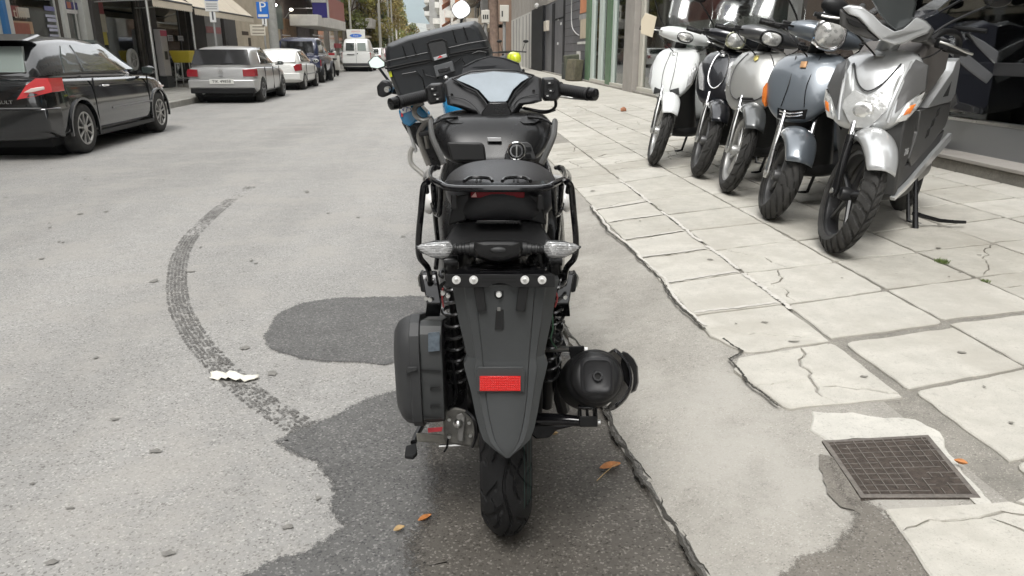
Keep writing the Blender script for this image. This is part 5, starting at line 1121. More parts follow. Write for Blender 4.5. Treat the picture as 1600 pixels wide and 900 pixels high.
b = B(); b.tube(arc([(-.10, -.85, 1.04), (-.13, -1.0, 1.09), (-.15, -1.3, 1.08), (-.15, -1.4, 1.0), (-.15, -1.36, .86)], 4), .019, 10); mk('grab_rail', b, blk, k5['root'], smooth=True)
b = B(); b.tube([(-.14, -.80, .36), (-.18, -.78, .12), (-.20, -.76, .012)], [.013, .014, .018], 8); b.tube(arc([(-.17, -.78, .10), (-.30, -.86, .06), (-.42, -.93, .055)], 2), [.013, .012, .011, .010, .009], 8); mk('side_stand', b, blk2, k5['root'], smooth=True)
t = text('side_lettering', '200i', .05, mat('silver_letter', (.4, .4, .4), .4), (-.1865, -.28, .5), (R(90), 0, R(-90)), k5['root'], .0006)
# ================================================================ CARS
carglass = mat('car_glass', (.035, .045, .042), .04, spec=.9, coat=1, ior=1.6)
platew = mat('plate_white', (.68, .68, .64), .4); platek = mat('plate_ink', (.02, .02, .025), .5)
def evalmesh(o):
    dg = bpy.context.evaluated_depsgraph_get(); me = bpy.data.meshes.new_from_object(o.evaluated_get(dg)); return me
def interp(tab, y, k):
    if y <= tab[0][0]: return tab[0][k]
    for a, b_ in zip(tab, tab[1:]):
        if y <= b_[0]: t = (y-a[0])/(b_[0]-a[0]); return a[k]+(b_[k]-a[k])*t
    return tab[-1][k]
def car(o):
    root = thing('parked_car', o['label'], o['cat'], o['loc'], o.get('rot', 0), 'cars parked along the left kerb'); P = o['paint']
    bd, cb, R_, wx, wys = o['body'], o['cabin'], o['R'], o['W']/2, o['wheels']
    b = B(); rings = []
    for y, zb_, zt, w_ in bd:
        half = [(0, zb_), (w_*.8, zb_), (w_-.03, zb_+.05), (w_-.005, zb_+.16), (w_, zb_+(zt-zb_)*.5), (w_-.012, zt-.10), (w_-.05, zt-.02), (w_-.12, zt), (0, zt+.015)]
        rings.append([(x, y, z) for x, z in half]+[(-x, y, z) for x, z in reversed(half[1:-1])])
    b.loft(rings); body = mk('body', b, P, None, sub=1)
    cut = B()
    for wy in wys:
        for sg in (-1, 1): cut.lathe([(R_*1.13, sg*(wx-.26)), (R_*1.13, sg*(wx+.2))], (0, wy, R_), 'x', 28, cap=True)
    co = mk('tmpcut', cut, blk)
    md = body.modifiers.new('bool', 'BOOLEAN'); md.object = co; md.operation = 'DIFFERENCE'; md.solver = 'EXACT'
    bpy.context.view_layer.update(); me = evalmesh(body); body.modifiers.clear(); body.data = me; bpy.data.objects.remove(co); me.shade_smooth(); me.set_sharp_from_angle(angle=R(38)); body.parent = root
    me.materials.clear(); me.materials.append(P)
    for p in me.polygons: p.material_index = 0
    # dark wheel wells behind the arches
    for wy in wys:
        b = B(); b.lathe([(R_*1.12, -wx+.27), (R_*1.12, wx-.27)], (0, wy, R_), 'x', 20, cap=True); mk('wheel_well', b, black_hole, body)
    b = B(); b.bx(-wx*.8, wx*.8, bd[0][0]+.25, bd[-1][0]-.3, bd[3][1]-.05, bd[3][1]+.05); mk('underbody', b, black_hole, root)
    belt = lambda y: interp(bd, y, 2)
    bw = lambda y: interp(bd, y, 3)-.06
    rings = []
    for y, zt, wt in cb:
        zb_ = belt(y)-.01; wb_ = bw(y)
        h = max(zt-zb_, .005)
        half = [(0, zb_-.03), (wb_, zb_-.03), (wb_, zb_), (wb_+(wt-wb_)*.5+.012, zb_+h*.5), (wt, zt-min(.07, h*.4)), (wt-.06, zt-min(.02, h*.2)), (wt*.5, zt), (0, zt+.01)]
        rings.append([(x, y, z) for x, z in half]+[(-x, y, z) for x, z in reversed(half[1:-1])])
    b = B(); b.loft(rings); cab = mk('cabin', b, o.get('roofpaint', P), root, smooth=True, sub=1)
    def sx(y, z):
        zb_, wb_, zt, wt = belt(y)-.01, bw(y), interp(cb, y, 1), interp(cb, y, 2); h = max(zt-zb_, .01); t = (z-zb_)/h
        m_ = wb_+(wt-wb_)*.5+.012; top = 1-min(.07, h*.4)/h
        return wb_+(m_-wb_)*t/.5 if t < .5 else m_+(wt-m_)*min(1, (t-.5)/(top-.5))
    def sidepatch(name, pts, m, off=.007, par=None, sides=(1, -1)):
        for sg in sides:
            b = B(); n = len(pts); cy_, cz_ = sum(p[0] for p in pts)/n, sum(p[1] for p in pts)/n
            fine = [q for i in range(n) for q in (pts[i], ((pts[i][0]+pts[(i+1) % n][0])/2, (pts[i][1]+pts[(i+1) % n][1])/2))]; n = len(fine)
            a = [(sg*(sx(y, z)+off), y, z) for y, z in fine]; c = [(sg*(sx(y, z)-.02), y, z) for y, z in fine]
            b.add(c+a+[(sg*(sx(cy_, cz_)+off), cy_, cz_)], [(i, (i+1) % n, n+(i+1) % n, n+i) for i in range(n)]+[(n+i, n+(i+1) % n, 2*n) for i in range(n)])
            mk(name, b, m, par or root, smooth=True, ang=25)
    for w_ in o['sidewin']: sidepatch('side_window', w_, carglass)
    y0, y1, z0, z1 = cb[0][0], cb[1][0], belt(cb[0][0]), cb[1][1]
    def ry(z): return y0+(z-z0)/(z1-z0)*(y1-y0)
    def rearpatch(name, pts, m, off=.012, th_=.03, par=None, bev=.004):
        b = B(); a = [(x, (ry(z) if z > z0 else interp_r(z))-off-.0*x+.03*abs(x)**2*0, z) for x, z in pts]; c = [(x, y+th_, z) for x, y, z in a]; b.loft([a, c]); return mk(name, b, m, par or root, bev=bev)
    yr = bd[0][0]
    def interp_r(z): return yr
    rearpatch('rear_window', o['rearwin'], carglass if not o.get('rearglass') else o['rearglass'], .014, .05)
    # front windscreen
    fy0, fz0, fw0 = cb[-1]; fy1, fz1, fw1 = cb[-2]
    b = B(); zt_ = lambda t: fz0+(fz1-fz0)*t; yt_ = lambda t: fy0+(fy1-fy0)*t
    b.loft([[(-bw(fy0)*.86, yt_(.08)+.015, zt_(.08)+.02), (bw(fy0)*.86, yt_(.08)+.015, zt_(.08)+.02), (fw1*.88, yt_(.94)+.012, zt_(.94)+.012), (-fw1*.88, yt_(.94)+.012, zt_(.94)+.012)], [(-bw(fy0)*.86, yt_(.08)-.03, zt_(.08)-.03), (bw(fy0)*.86, yt_(.08)-.03, zt_(.08)-.03), (fw1*.88, yt_(.94)-.03, zt_(.94)-.03), (-fw1*.88, yt_(.94)-.03, zt_(.94)-.03)]]); mk('windscreen', b, carglass, root)
    for wy in wys:
        for sg in (-1, 1):
            b = B(); tw_ = .10; prof = [(R_*.63, -tw_), (R_*.70, -tw_-.005), (R_*.88, -tw_-.006), (R_*.97, -tw_+.01), (R_, -tw_+.04), (R_, tw_-.04), (R_*.97, tw_-.01), (R_*.88, tw_+.006), (R_*.70, tw_+.005), (R_*.63, tw_)]
            b.lathe(prof, (0, 0, 0), 'x', 40); whl = mk('wheel', b, rubd, root, smooth=True, ang=50); whl.location = (sg*(wx-.115), wy, R_)
            b = B(); b.lathe([(R_*.65, sg*.095), (R_*.62, sg*.10), (R_*.58, sg*.075), (R_*.5, sg*.05), (0, sg*.05)], (0, 0, 0), 'x', 32); mk('rim_well', b, dark_w, whl, smooth=True)
            b = B(); b.lathe([(R_*.66, sg*.088), (R_*.655, sg*.104), (R_*.60, sg*.104), (R_*.58, sg*.09)], (0, 0, 0), 'x', 40); b.lathe([(R_*.16, sg*.07), (R_*.15, sg*.104), (0, sg*.108)], (0, 0, 0), 'x', 16); mk('rim', b, o['rim'], whl, smooth=True)
            for k in range(o.get('ns', 9)):
                a = 2*math.pi*k/o.get('ns', 9)+.2; b = B(); da = .36*9/o.get('ns', 9)*.5; da1 = da*o.get('sw', .95)*.45
                q = [(R_*.12, a-da1*1.6), (R_*.60, a-da1), (R_*.60, a+da1), (R_*.12, a+da1*1.6)]
                b.loft([[(sg*.102, r_*math.cos(t), r_*math.sin(t)) for r_, t in q], [(sg*.08, r_*math.cos(t), r_*math.sin(t)) for r_, t in q]]); mk('spoke', b, o['rim'], whl, bev=.003)
    for sg in (-1, 1):
        my, mz = o['mirror']; b = B(); b.ball((sg*(wx+.07), my, mz), (.10, .06, .065), 12, 8); mr = mk('door_mirror', b, o.get('mpaint', P), root, smooth=True)
        b = B(); b.box((sg*(wx-.02), my+.02, mz-.04), (.12, .05, .04)); mk('mirror_foot', b, blk, mr)
        b = B(); b.box((sg*(wx+.07), my-.052, mz), (.15, .01, .09)); mk('mirror_glass', b, carglass, mr, bev=.003)
    return dict(root=root, body=body, rp=rearpatch, sp=sidepatch, yr=yr, wx=wx, bw=bw, belt=belt)
def sidebox(k, name, y0, y1, z0, z1, m, out=.006, deep=.03, par=None, sides=(1, -1), xo=0, bev=.002):
    for sg in sides:
        b = B(); x = k['wx']+out+xo; b.bx(sg*(x-deep), sg*x, y0, y1, z0, z1); mk(name, b, m, par or k['root'], bev=bev)
def lampwrap(k, name, pts, m, deep, par=None, out=.008, yo=.012):
    for sg in (1, -1):
        b = B(); yr = k['yr']; a = [(sg*x, yr-yo+(.10*max(0, (x-k['wx']*.72))/(k['wx']*.28))**1.0*.9*(1 if x > k['wx']*.72 else 0), z) for x, z in pts]; c = [(sg*(x if x < k['wx']*.8 else k['wx']+out-.01*0), y+deep, z) for (x, z), (_, y, _2) in zip(pts, a)]
        b.loft([a, c]); mk(name, b, m, par or k['root'], bev=.006)
blackp = mat('black_car_paint', (.010, .011, .012), .10, coat=1, spec=.6, var=.3, vscale=3, rvar=.03)
silvp = mat('silver_car_paint', (.46, .46, .455), .3, .45, coat=.8)
whitep = mat('white_car_paint', (.72, .72, .69), .3, coat=.6)
bluep = mat('navy_car_paint', (.018, .024, .06), .22, coat=.8)
vanp = mat('white_van_paint', (.70, .71, .69), .35, coat=.4)
redlamp = mat('car_red_lamp', (.62, .025, .03), .15, coat=1); darkred = mat('dark_red_lamp', (.28, .012, .018), .15, coat=1); lampw = mat('lamp_clear_strip', (.75, .62, .58), .15, coat=1)
covr = mat('wheel_cover_silver', (.42, .41, .39), .4, .5)
# --- black three door hatchback
KB = car(dict(label='black three-door hatchback with red tail light, nearest car at the left kerb', cat='car', loc=(-5.53, 11.38, 0), paint=blackp, rim=covr, W=1.77, R=.315, wheels=(-1.30, 1.30), ns=9, mirror=(.82, .98),
    body=[(-2.10, .34, .80, .66), (-2.07, .24, .93, .80), (-1.9, .21, .965, .865), (-1.3, .2, .955, .885), (0, .2, .93, .885), (.9, .2, .915, .885), (1.3, .2, .90, .875), (1.75, .21, .82, .83), (2.03, .24, .70, .72), (2.1, .32, .58, .55)],
    cabin=[(-1.99, .99, .66), (-1.72, 1.37, .60), (-1.35, 1.435, .61), (-.6, 1.455, .62), (.1, 1.42, .61), (.95, .945, .76)],
    sidewin=[[(-.93, 1.0), (-.86, 1.33), (.02, 1.35), (.28, 1.22), (.70, 1.0)], [(-1.45, 1.0), (-1.30, 1.20), (-1.12, 1.32), (-.95, 1.33), (-1.02, 1.0)]],
    rearwin=[(-.60, 1.02), (.60, 1.02), (.52, 1.31), (-.52, 1.31)], rearglass=mat('painted_reflection_glass', (.23, .27, .25), .08, coat=1, spec=.8)))  # pale greenish base colour stands in for sky reflected in the glass
r_ = KB['root']
b = B(); b.loft([[(-.62, -1.80, 1.37), (.62, -1.80, 1.37), (.60, -1.45, 1.435), (-.60, -1.45, 1.435)], [(-.6, -1.92, 1.375), (.6, -1.92, 1.375), (.56, -1.45, 1.455), (-.56, -1.45, 1.455)]]); mk('roof_spoiler', b, blackp, r_, bev=.006)
lampwrap(KB, 'tail_light', [(.53, .72), (.66, .88), (.76, .955), (.87, .955), (.895, .88), (.895, .80), (.70, .75)], redlamp, .30)
lampwrap(KB, 'lamp_strip', [(.62, .80), (.70, .845), (.82, .865), (.82, .83), (.70, .80)], lampw, .10, yo=.02)
b = B(); b.loft([[(-.84, -2.10, .36), (.84, -2.10, .36), (.84, -2.115, .62), (-.84, -2.115, .62)], [(-.9, -1.88, .26), (.9, -1.88, .26), (.9, -1.86, .62), (-.9, -1.86, .62)]]); mk('rear_bumper', b, blackp, r_, bev=.02)
b = B(); b.bx(-.78, .78, -2.121, -2.10, .615, .628); mk('bumper_moulding', b, mat('grey_moulding', (.2, .2, .2), .4), r_)
b = B(); b.bx(-.26, .26, -2.128, -2.105, .50, .60); pl_ = mk('number_plate', b, platew, r_, bev=.002); text('plate_characters', 'NBK 5745', .088, platek, (0, -2.130, .55), (R(90), 0, 0), pl_, sx=1.15)
b = B(); b.bx(-.62, .62, -2.112, -2.09, .64, .66); mk('chrome_letter_base', b, blackp, r_); text('brand_letters', 'RENAULT', .055, steel, (.33, -2.118, .69), (R(90), 0, 0), r_, sx=1.3)
sidebox(KB, 'side_moulding', -.45, .98, .50, .525, mat('grey_moulding', (.2, .2, .2), .4), .008)
sidebox(KB, 'door_handle', -.66, -.48, .80, .825, chrome, .016, .03, bev=.006)
for y in (-.90, .92): sidebox(KB, 'door_gap', y-.004, y+.004, .30, .92, black_hole, .001, .02, bev=0)
sidebox(KB, 'sill', -.95, .95, .2, .25, blk, .004)
for wy in (-1.3, 1.3):
    for sg in (1, -1):
        b = B(); b.lathe([(.357, sg*.86), (.357, sg*.893), (.385, sg*.893), (.385, sg*.86)], (0, wy, .315), 'x', 24, a0=R(-10), a1=R(190)); mk('arch_lip', b, blackp, r_, smooth=True)
sidebox(KB, 'side_repeater', 1.55, 1.62, .70, .725, lampw, -.02)
# --- silver hatchback
KG = car(dict(label='silver hatchback with dark rear window, second car at the left kerb', cat='car', loc=(-5.56, 21.3, 0), paint=silvp, rim=mat('grey_rim', (.2, .2, .2), .35, .7), W=1.74, R=.31, wheels=(-1.27, 1.25), ns=5, sw=.8, mirror=(.70, .98), mpaint=silvp,
    body=[(-2.03, .38, .86, .72), (-1.98, .30, .90, .84), (-1.8, .24, .93, .86), (-1.25, .22, .93, .87), (0, .22, .90, .87), (.85, .22, .89, .865), (1.3, .22, .86, .85), (1.75, .24, .76, .82), (2.02, .28, .66, .7), (2.08, .36, .55, .5)],
    cabin=[(-1.95, .94, .78), (-1.74, 1.38, .68), (-1.35, 1.43, .67), (-.6, 1.445, .66), (-.05, 1.42, .64), (.85, .92, .74)],
    sidewin=[[(-.16, .98), (-.16, 1.35), (-.1, 1.35), (.02, 1.30), (.55, .98)], [(-1.12, 1.02), (-1.0, 1.26), (-.92, 1.34), (-.22, 1.35), (-.22, .98), (-1.08, .98)]],
    rearwin=[(-.73, .97), (.73, .97), (.64, 1.35), (-.64, 1.35)], rearglass=mat('dark_rear_glass', (.012, .012, .013), .05, coat=1)))
r_ = KG['root']; r_.scale = (.96, .96, .95); lampwrap(KG, 'tail_light', [(.56, .68), (.56, .86), (.80, .87), (.85, .80), (.85, .68)], darkred, .16, yo=.045)
b = B(); b.loft([[(-.82, -2.05, .40), (.82, -2.05, .40), (.82, -2.06, .60), (-.82, -2.06, .60)], [(-.88, -1.86, .34), (.88, -1.86, .34), (.88, -1.84, .60), (-.88, -1.84, .60)]]); mk('rear_bumper', b, silvp, r_, bev=.025)
b = B(); b.bx(-.80, .80, -2.03, -1.8, .26, .40); mk('bumper_lower', b, blk, r_, bev=.02)
b = B(); b.bx(-.29, .31, -2.075, -2.05, .50, .62); pl_ = mk('number_plate', b, platew, r_, bev=.003); text('plate_characters', 'TIK 49858', .10, platek, (.01, -2.078, .56), (R(90), 0, 0), pl_, sx=1.1)
c = B(); c.lathe([(.045, 0), (.055, 0), (.055, .012), (.045, .012), (.045, 0)], (0, -2.05, .82), 'y', 24); mk('badge', c, steel, r_); text('badge_letters', 'VW', .06, steel, (0, -2.052, .82), (R(90), 0, 0), r_, sx=.8)
b = B(); b.bx(-.05, .05, -2.052, -2.03, .69, .70); mk('latch', b, blk, r_)
b = B(); b.tube([(0, -1.955, .98), (-.02, -1.94, 1.0), (.30, -1.93, 1.01)], .009, 6); mk('rear_wiper', b, blk, r_, smooth=True)
b = B(); b.lathe([(.03, -2.0), (.03, -1.9)], (-.5, 0, .27), 'y', 12, cap=True); mk('tail_pipe', b, steel, r_, smooth=True)
b = B(); b.tube([(.05, -1.2, 1.44), (.05, -1.35, 1.56)], .006, 6); mk('aerial', b, blk, r_)
for y in (-.94, .0, .78): sidebox(KG, 'door_gap', y-.004, y+.004, .30, .90, black_hole, .001, .02, bev=0)
sidebox(KG, 'door_handle', -.8, -.64, .80, .825, silvp, .016, .03, bev=.006); sidebox(KG, 'door_handle', .10, .26, .80, .825, silvp, .016, .03, bev=.006)
# --- white hatchback
KW = car(dict(label='white hatchback between the silver and the navy car', cat='car', loc=(-5.60, 27.5, 0), paint=whitep, rim=covr, W=1.68, R=.295, wheels=(-1.25, 1.2), ns=7, mirror=(.66, .95), mpaint=whitep,
    body=[(-1.98, .36, .84, .70), (-1.93, .28, .88, .79), (-1.75, .23, .90, .82), (-1.2, .22, .90, .835), (0, .22, .88, .835), (.8, .22, .87, .83), (1.3, .22, .83, .82), (1.7, .24, .74, .78), (1.95, .28, .64, .68), (2.0, .36, .54, .5)],
    cabin=[(-1.90, .91, .72), (-1.58, 1.33, .60), (-1.25, 1.385, .60), (-.6, 1.395, .60), (-.05, 1.37, .59), (.8, .90, .72)],
    sidewin=[[(-.88, .94), (-.82, 1.30), (-.1, 1.31), (.02, 1.26), (.5, .94)], [(-1.5, .96), (-1.30, 1.24), (-1.15, 1.29), (-.92, 1.30), (-.96, .94)]],
    rearwin=[(-.64, .95), (.64, .95), (.55, 1.30), (-.55, 1.30)], rearglass=MATS['painted_reflection_glass']))
r_ = KW['root']; r_.scale = (.97, .97, .95); lampwrap(KW, 'tail_light', [(.64, .64), (.60, .80), (.70, .88), (.80, .86), (.82, .66)], darkred, .14, yo=.045)
b = B(); b.loft([[(-.78, -2.0, .36), (.78, -2.0, .36), (.78, -2.01, .58), (-.78, -2.01, .58)], [(-.85, -1.8, .30), (.85, -1.8, .30), (.85, -1.78, .58), (-.85, -1.78, .58)]]); mk('rear_bumper', b, whitep, r_, bev=.02)
b = B(); b.bx(-.26, .26, -2.02, -2.0, .46, .57); pl_ = mk('number_plate', b, platew, r_); text('plate_characters', 'NHE 7312', .09, platek, (0, -2.023, .515), (R(90), 0, 0), pl_)
b = B(); b.tube([(.0, -1.90, .96), (.1, -1.86, 1.02), (.36, -1.74, 1.20)], .011, 6); mk('rear_wiper', b, blk, r_, smooth=True)
sidebox(KW, 'side_moulding', -.9, .8, .5, .54, mat('grey_moulding', (.2, .2, .2), .4), .006)
for y in (-.92, .75): sidebox(KW, 'door_gap', y-.004, y+.004, .30, .87, black_hole, .001, .02, bev=0)
# --- navy off-roader
KS = car(dict(label='tall navy off-road car behind the white hatchback', cat='car', loc=(-5.9, 33.0, 0), paint=bluep, rim=covr, W=1.75, R=.36, wheels=(-1.15, 1.15), ns=6, mirror=(.55, 1.22), mpaint=blk,
    body=[(-1.95, .50, 1.04, .80), (-1.93, .42, 1.07, .85), (-1.8, .38, 1.09, .87), (-1.15, .36, 1.09, .875), (0, .36, 1.07, .875), (.7, .36, 1.06, .87), (1.2, .36, 1.03, .86), (1.75, .38, 1.0, .84), (1.92, .42, .9, .8), (1.96, .5, .8, .7)],
    cabin=[(-1.92, 1.10, .82), (-1.86, 1.70, .72), (-1.4, 1.76, .72), (-.6, 1.77, .72), (.05, 1.74, .70), (.62, 1.10, .78)],
    sidewin=[[(-.70, 1.16), (-.68, 1.62), (.0, 1.62), (.32, 1.16)], [(-1.72, 1.16), (-1.70, 1.62), (-.82, 1.62), (-.82, 1.16)]],
    rearwin=[(-.64, 1.16), (.64, 1.16), (.60, 1.60), (-.60, 1.60)], rearglass=MATS['dark_rear_glass']))
r_ = KS['root']; lampwrap(KS, 'tail_light', [(.70, .66), (.70, .90), (.84, .90), (.84, .66)], darkred, .05)
b = B(); b.bx(-.85, .85, -2.02, -1.85, .42, .60); mk('rear_bumper', b, blk, r_, bev=.02)
b = B(); b.lathe([(.36, 0), (.36, .2)], (.0, -2.16, 1.0), 'y', 28, cap=True); mk('spare_wheel', b, rub, r_, smooth=True)
for sg in (-1, 1):
    b = B(); b.tube([(sg*.6, -1.6, 1.83), (sg*.6, 0, 1.83)], .015, 8); mk('roof_rail', b, steel, r_, smooth=True)
for wy in (-1.15, 1.15):
    for sg in (1, -1):
        b = B(); b.lathe([(.40, sg*.84), (.40, sg*.92), (.46, sg*.91), (.47, sg*.84)], (0, wy, .36), 'x', 20, a0=R(-8), a1=R(188)); mk('arch_flare', b, blk, r_, smooth=True)
# --- white van
KV = car(dict(label='white panel van with two rear windows and a small roof sign', cat='van', loc=(-5.58, 49.9, 0), paint=vanp, rim=covr, W=1.74, R=.31, wheels=(-1.35, 1.30), ns=7, mirror=(.95, 1.2), mpaint=blk,
    body=[(-2.10, .36, 1.14, .82), (-2.08, .30, 1.16, .85), (-1.9, .26, 1.17, .865), (-1.3, .24, 1.17, .87), (0, .24, 1.17, .87), (1.0, .24, 1.12, .865), (1.4, .24, 1.04, .85), (1.9, .26, .86, .8), (2.1, .30, .7, .7), (2.15, .38, .6, .5)],
    cabin=[(-2.09, 1.17, .80), (-2.02, 1.88, .70), (-1.6, 1.96, .70), (-.3, 1.96, .70), (.35, 1.86, .68), (1.15, 1.14, .74)],
    sidewin=[[(.20, 1.22), (.20, 1.65), (.50, 1.65), (.85, 1.22)]],
    rearwin=[(.10, 1.22), (.62, 1.22), (.58, 1.68), (.10, 1.68)], rearglass=MATS['painted_reflection_glass']))
r_ = KV['root']; KV['rp']('rear_window', [(-.62, 1.22), (-.10, 1.22), (-.10, 1.68), (-.58, 1.68)], carglass, .014, .05)
b = B(); b.bx(-.006, .006, -2.125, -2.08, .38, 1.85); mk('door_gap', b, dgry, r_)
lampwrap(KV, 'tail_light', [(.76, .78), (.76, 1.12), (.855, 1.12), (.86, .78)], darkred, .06)
b = B(); b.bx(-.84, .84, -2.16, -1.95, .34, .50); mk('rear_bumper', b, dgry, r_, bev=.02)
b = B(); b.bx(-.55, -.1, -2.13, -2.1, .98, 1.02); mk('door_pull', b, blk, r_); b = B(); b.ball((.08, -2.13, 1.06), (.035, .02, .035), 8, 6); mk('door_lock', b, blk, r_)
b = B(); b.loft([[(-.54, -1.66, 1.93), (.54, -1.66, 1.93), (.54, -1.5, 1.93), (-.54, -1.5, 1.93)], [(-.56, -1.64, 2.46), (.56, -1.64, 2.46), (.56, -1.52, 2.46), (-.56, -1.52, 2.46)]]); sg_ = mk('roof_sign', b, platew, r_, bev=.01)
b = B(); b.lathe([(0, 0), (1, 0)], axis='y', n=28); b.v = [(x*.36, -1.668, 2.10+z*.11) for x, y, z in b.v]; mk('sign_oval', b, mat('sign_blue', (.05, .16, .55), .4), sg_)
text('sign_letters', 'Ford', .15, platew, (0, -1.675, 2.10), (R(90), 0, 0), sg_); text('sign_letters', 'SERVICE', .12, mat('sign_red_ink', (.6, .2, .2), .5), (0, -1.66, 2.33), (R(90), 0, 0), sg_, sx=1.2)
# --- further cars beyond the van, small in the picture
def farcar(loc, p, label, rot=0):
    t = thing('parked_car', label, 'car', loc, rot, 'cars parked along the left kerb')
    b = B(); prof = [(-2.0, .25), (-2.05, .85), (-1.7, .95), (-1.4, 1.40), (.1, 1.42), (.9, .95), (1.9, .75), (2.05, .3)]; b.prism(prof, 'x', -.82, .82); mk('body', b, p, t, bev=.07, seg=3)
    b = B(); b.prism([(-1.66, .98), (-1.40, 1.34), (.1, 1.34), (.75, .98)], 'x', -.83, .83); mk('side_windows', b, carglass, t, bev=.03)
    b = B(); b.bx(-.62, .62, -1.72, -1.5, 1.0, 1.34); mk('rear_window', b, carglass, t, bev=.02)
    for sg in (-1, 1):
        b = B(); b.bx(sg*.60, sg*.82, -2.07, -1.9, .68, .90); mk('tail_light', b, darkred, t, bev=.01)
        for wy in (-1.25, 1.25): b = B(); b.lathe([(.3, sg*.62), (.3, sg*.84)], (0, wy, .3), 'x', 20, cap=True); mk('wheel', b, rub, t, bev=.02)
farcar((-5.6, 58, 0), whitep, 'small white car glimpsed just beyond the van'); farcar((-5.9, 66, 0), mat('maroon_car', (.12, .02, .025), .3, coat=.7), 'small maroon car beyond the white car past the van'); farcar((-6.3, 76, 0), silvp, 'tiny silver car far down the left kerb')

# ================================================================ LEFT BUILDINGS
def glassmat(name, tint=(.8, .85, .84), refl=.10):
    m = bpy.data.materials.new(name); m.use_nodes = True; nt = m.node_tree; nt.nodes.clear(); N = nt.nodes.new
    o = N('ShaderNodeOutputMaterial'); mxs = N('ShaderNodeMixShader'); tr = N('ShaderNodeBsdfTransparent'); gl_ = N('ShaderNodeBsdfGlossy'); fr_ = N('ShaderNodeFresnel'); ad = N('ShaderNodeMath'); ad.operation = 'ADD'; ad.inputs[1].default_value = refl; ad.use_clamp = True
    tr.inputs[0].default_value = (*tint, 1); gl_.inputs['Roughness'].default_value = .03; gl_.inputs[0].default_value = (.9, .93, .92, 1); fr_.inputs[0].default_value = 1.5
    nt.links.new(fr_.outputs[0], ad.inputs[0]); nt.links.new(ad.outputs[0], mxs.inputs[0]); nt.links.new(tr.outputs[0], mxs.inputs[1]); nt.links.new(gl_.outputs[0], mxs.inputs[2]); nt.links.new(mxs.outputs[0], o.inputs[0]); return m
shopglass = glassmat('shop_glass', (.62, .66, .63), .06)
wallmat = lambda n, c: mat(n, c, .85, var=.16, vscale=1.3, bump=.25, bscale=30)
XL = -9.2
def L3(px, py, X=XL): return on_x(px, py, X)
def lbox(name, px0, px1, py0, py1, x0, x1, m, parent, bev=.006, z0=None, z1=None, X=XL):
    a, c = L3(px0, (py0+py1)/2, X), L3(px1, (py0+py1)/2, X); zt = z1 if z1 is not None else L3((px0+px1)/2, py0, X).z; zb_ = z0 if z0 is not None else L3((px0+px1)/2, py1, X).z
    b = B(); b.bx(X+x0, X+x1, a.y, c.y, zb_, zt); return mk(name, b, m, parent, bev=bev)
frame_m = mat('grey_white_frame', (.42, .42, .39), .6, var=.1, vscale=5); darkwall = wallmat('dark_brown_stone', (.055, .05, .046)); stonew = wallmat('grey_stone_wall', (.22, .215, .20)); beige = wallmat('beige_render', (.42, .36, .27))
intm = mat('shop_interior', (.075, .065, .055), .9, var=.4, vscale=2); flr = mat('shop_floor', (.12, .11, .10), .6)
A_ = thing('shop_building', 'grey stone building with glazed ground-floor shops behind the black car', 'building', (XL, 20, .13)); A_.location = (0, 0, 0)
YA0, YA1 = 2.0, 24.4
b = B(); b.bx(XL-6, XL, YA0, YA1, 2.95, 14); mk('upper_wall', b, stonew, A_)
b = B(); b.bx(XL-3.2, XL-3.0, YA0, YA1, .13, 2.95); mk('shop_back_wall', b, intm, A_)
b = B(); b.bx(XL-3, XL-.1, YA0, YA1, .10, .14); mk('shop_floor', b, flr, A_)
for y in (YA0, 19.6, YA1-.1): b = B(); b.bx(XL-3, XL-.02, y, y+.1, .13, 2.95); mk('party_wall', b, intm, A_)
def win(x, y0, y1, z0, z1, parent, fm=frame_m, n=1, name='shop_window'):
    b = B(); b.bx(x-.012, x, y0, y1, z0, z1); w_ = mk(name, b, shopglass, parent)
    b = B(); f = .05
    b.bx(x-.04, x+.03, y0-f, y0, z0-f, z1+f)
    q = mk('frame_post', b, fm, w_, bev=.004)
    b = B(); b.bx(x-.04, x+.03, y1, y1+f, z0-f, z1+f); mk('frame_post', b, fm, w_, bev=.004)
    b = B(); b.bx(x-.038, x+.028, y0, y1, z1, z1+f); mk('frame_rail', b, fm, w_, bev=.004)
    b = B(); b.bx(x-.038, x+.028, y0, y1, z0-f, z0); mk('frame_rail', b, fm, w_, bev=.004); return w_
ylp = lambda px, py=40: L3(px, py).y
win(XL-.08, 3.0, ylp(-45), .45, 2.85, A_)
win(XL-.08, ylp(24), ylp(94), .45, 2.85, A_)
win(XL-.08, ylp(107), ylp(124), .2, 2.75, A_, name='shop_door')
win(XL-.08, ylp(152), ylp(226), .35, 2.9, A_, mat('dark_frame', (.05, .05, .05), .5))
lbox('pillar', -38, -2, 0, 60, -.2, .05, frame_m, A_, z0=.13, z1=2.95); lbox('pillar', 2, 14, 0, 60, -.2, .08, frame_m, A_, z0=.13, z1=2.95); lbox('pillar', 128, 138, 0, 60, -.2, .06, frame_m, A_, z0=.13, z1=2.95); lbox('pillar', 139, 150, 0, 60, -.2, .12, darkwall, A_, z0=.13, z1=2.95)
lbox('pillar', 97, 103, 0, 60, -.1, .05, frame_m, A_, z0=.13, z1=2.95)
lbox('pillar', 228, 238, 0, 60, -.2, .12, darkwall, A_, z0=.13, z1=2.95)
lbox('blue_door_frame', -3, 3, 5, 58, .0, .14, mat('blue_frame', (.03, .13, .30), .4), A_, z0=.13, z1=2.6)
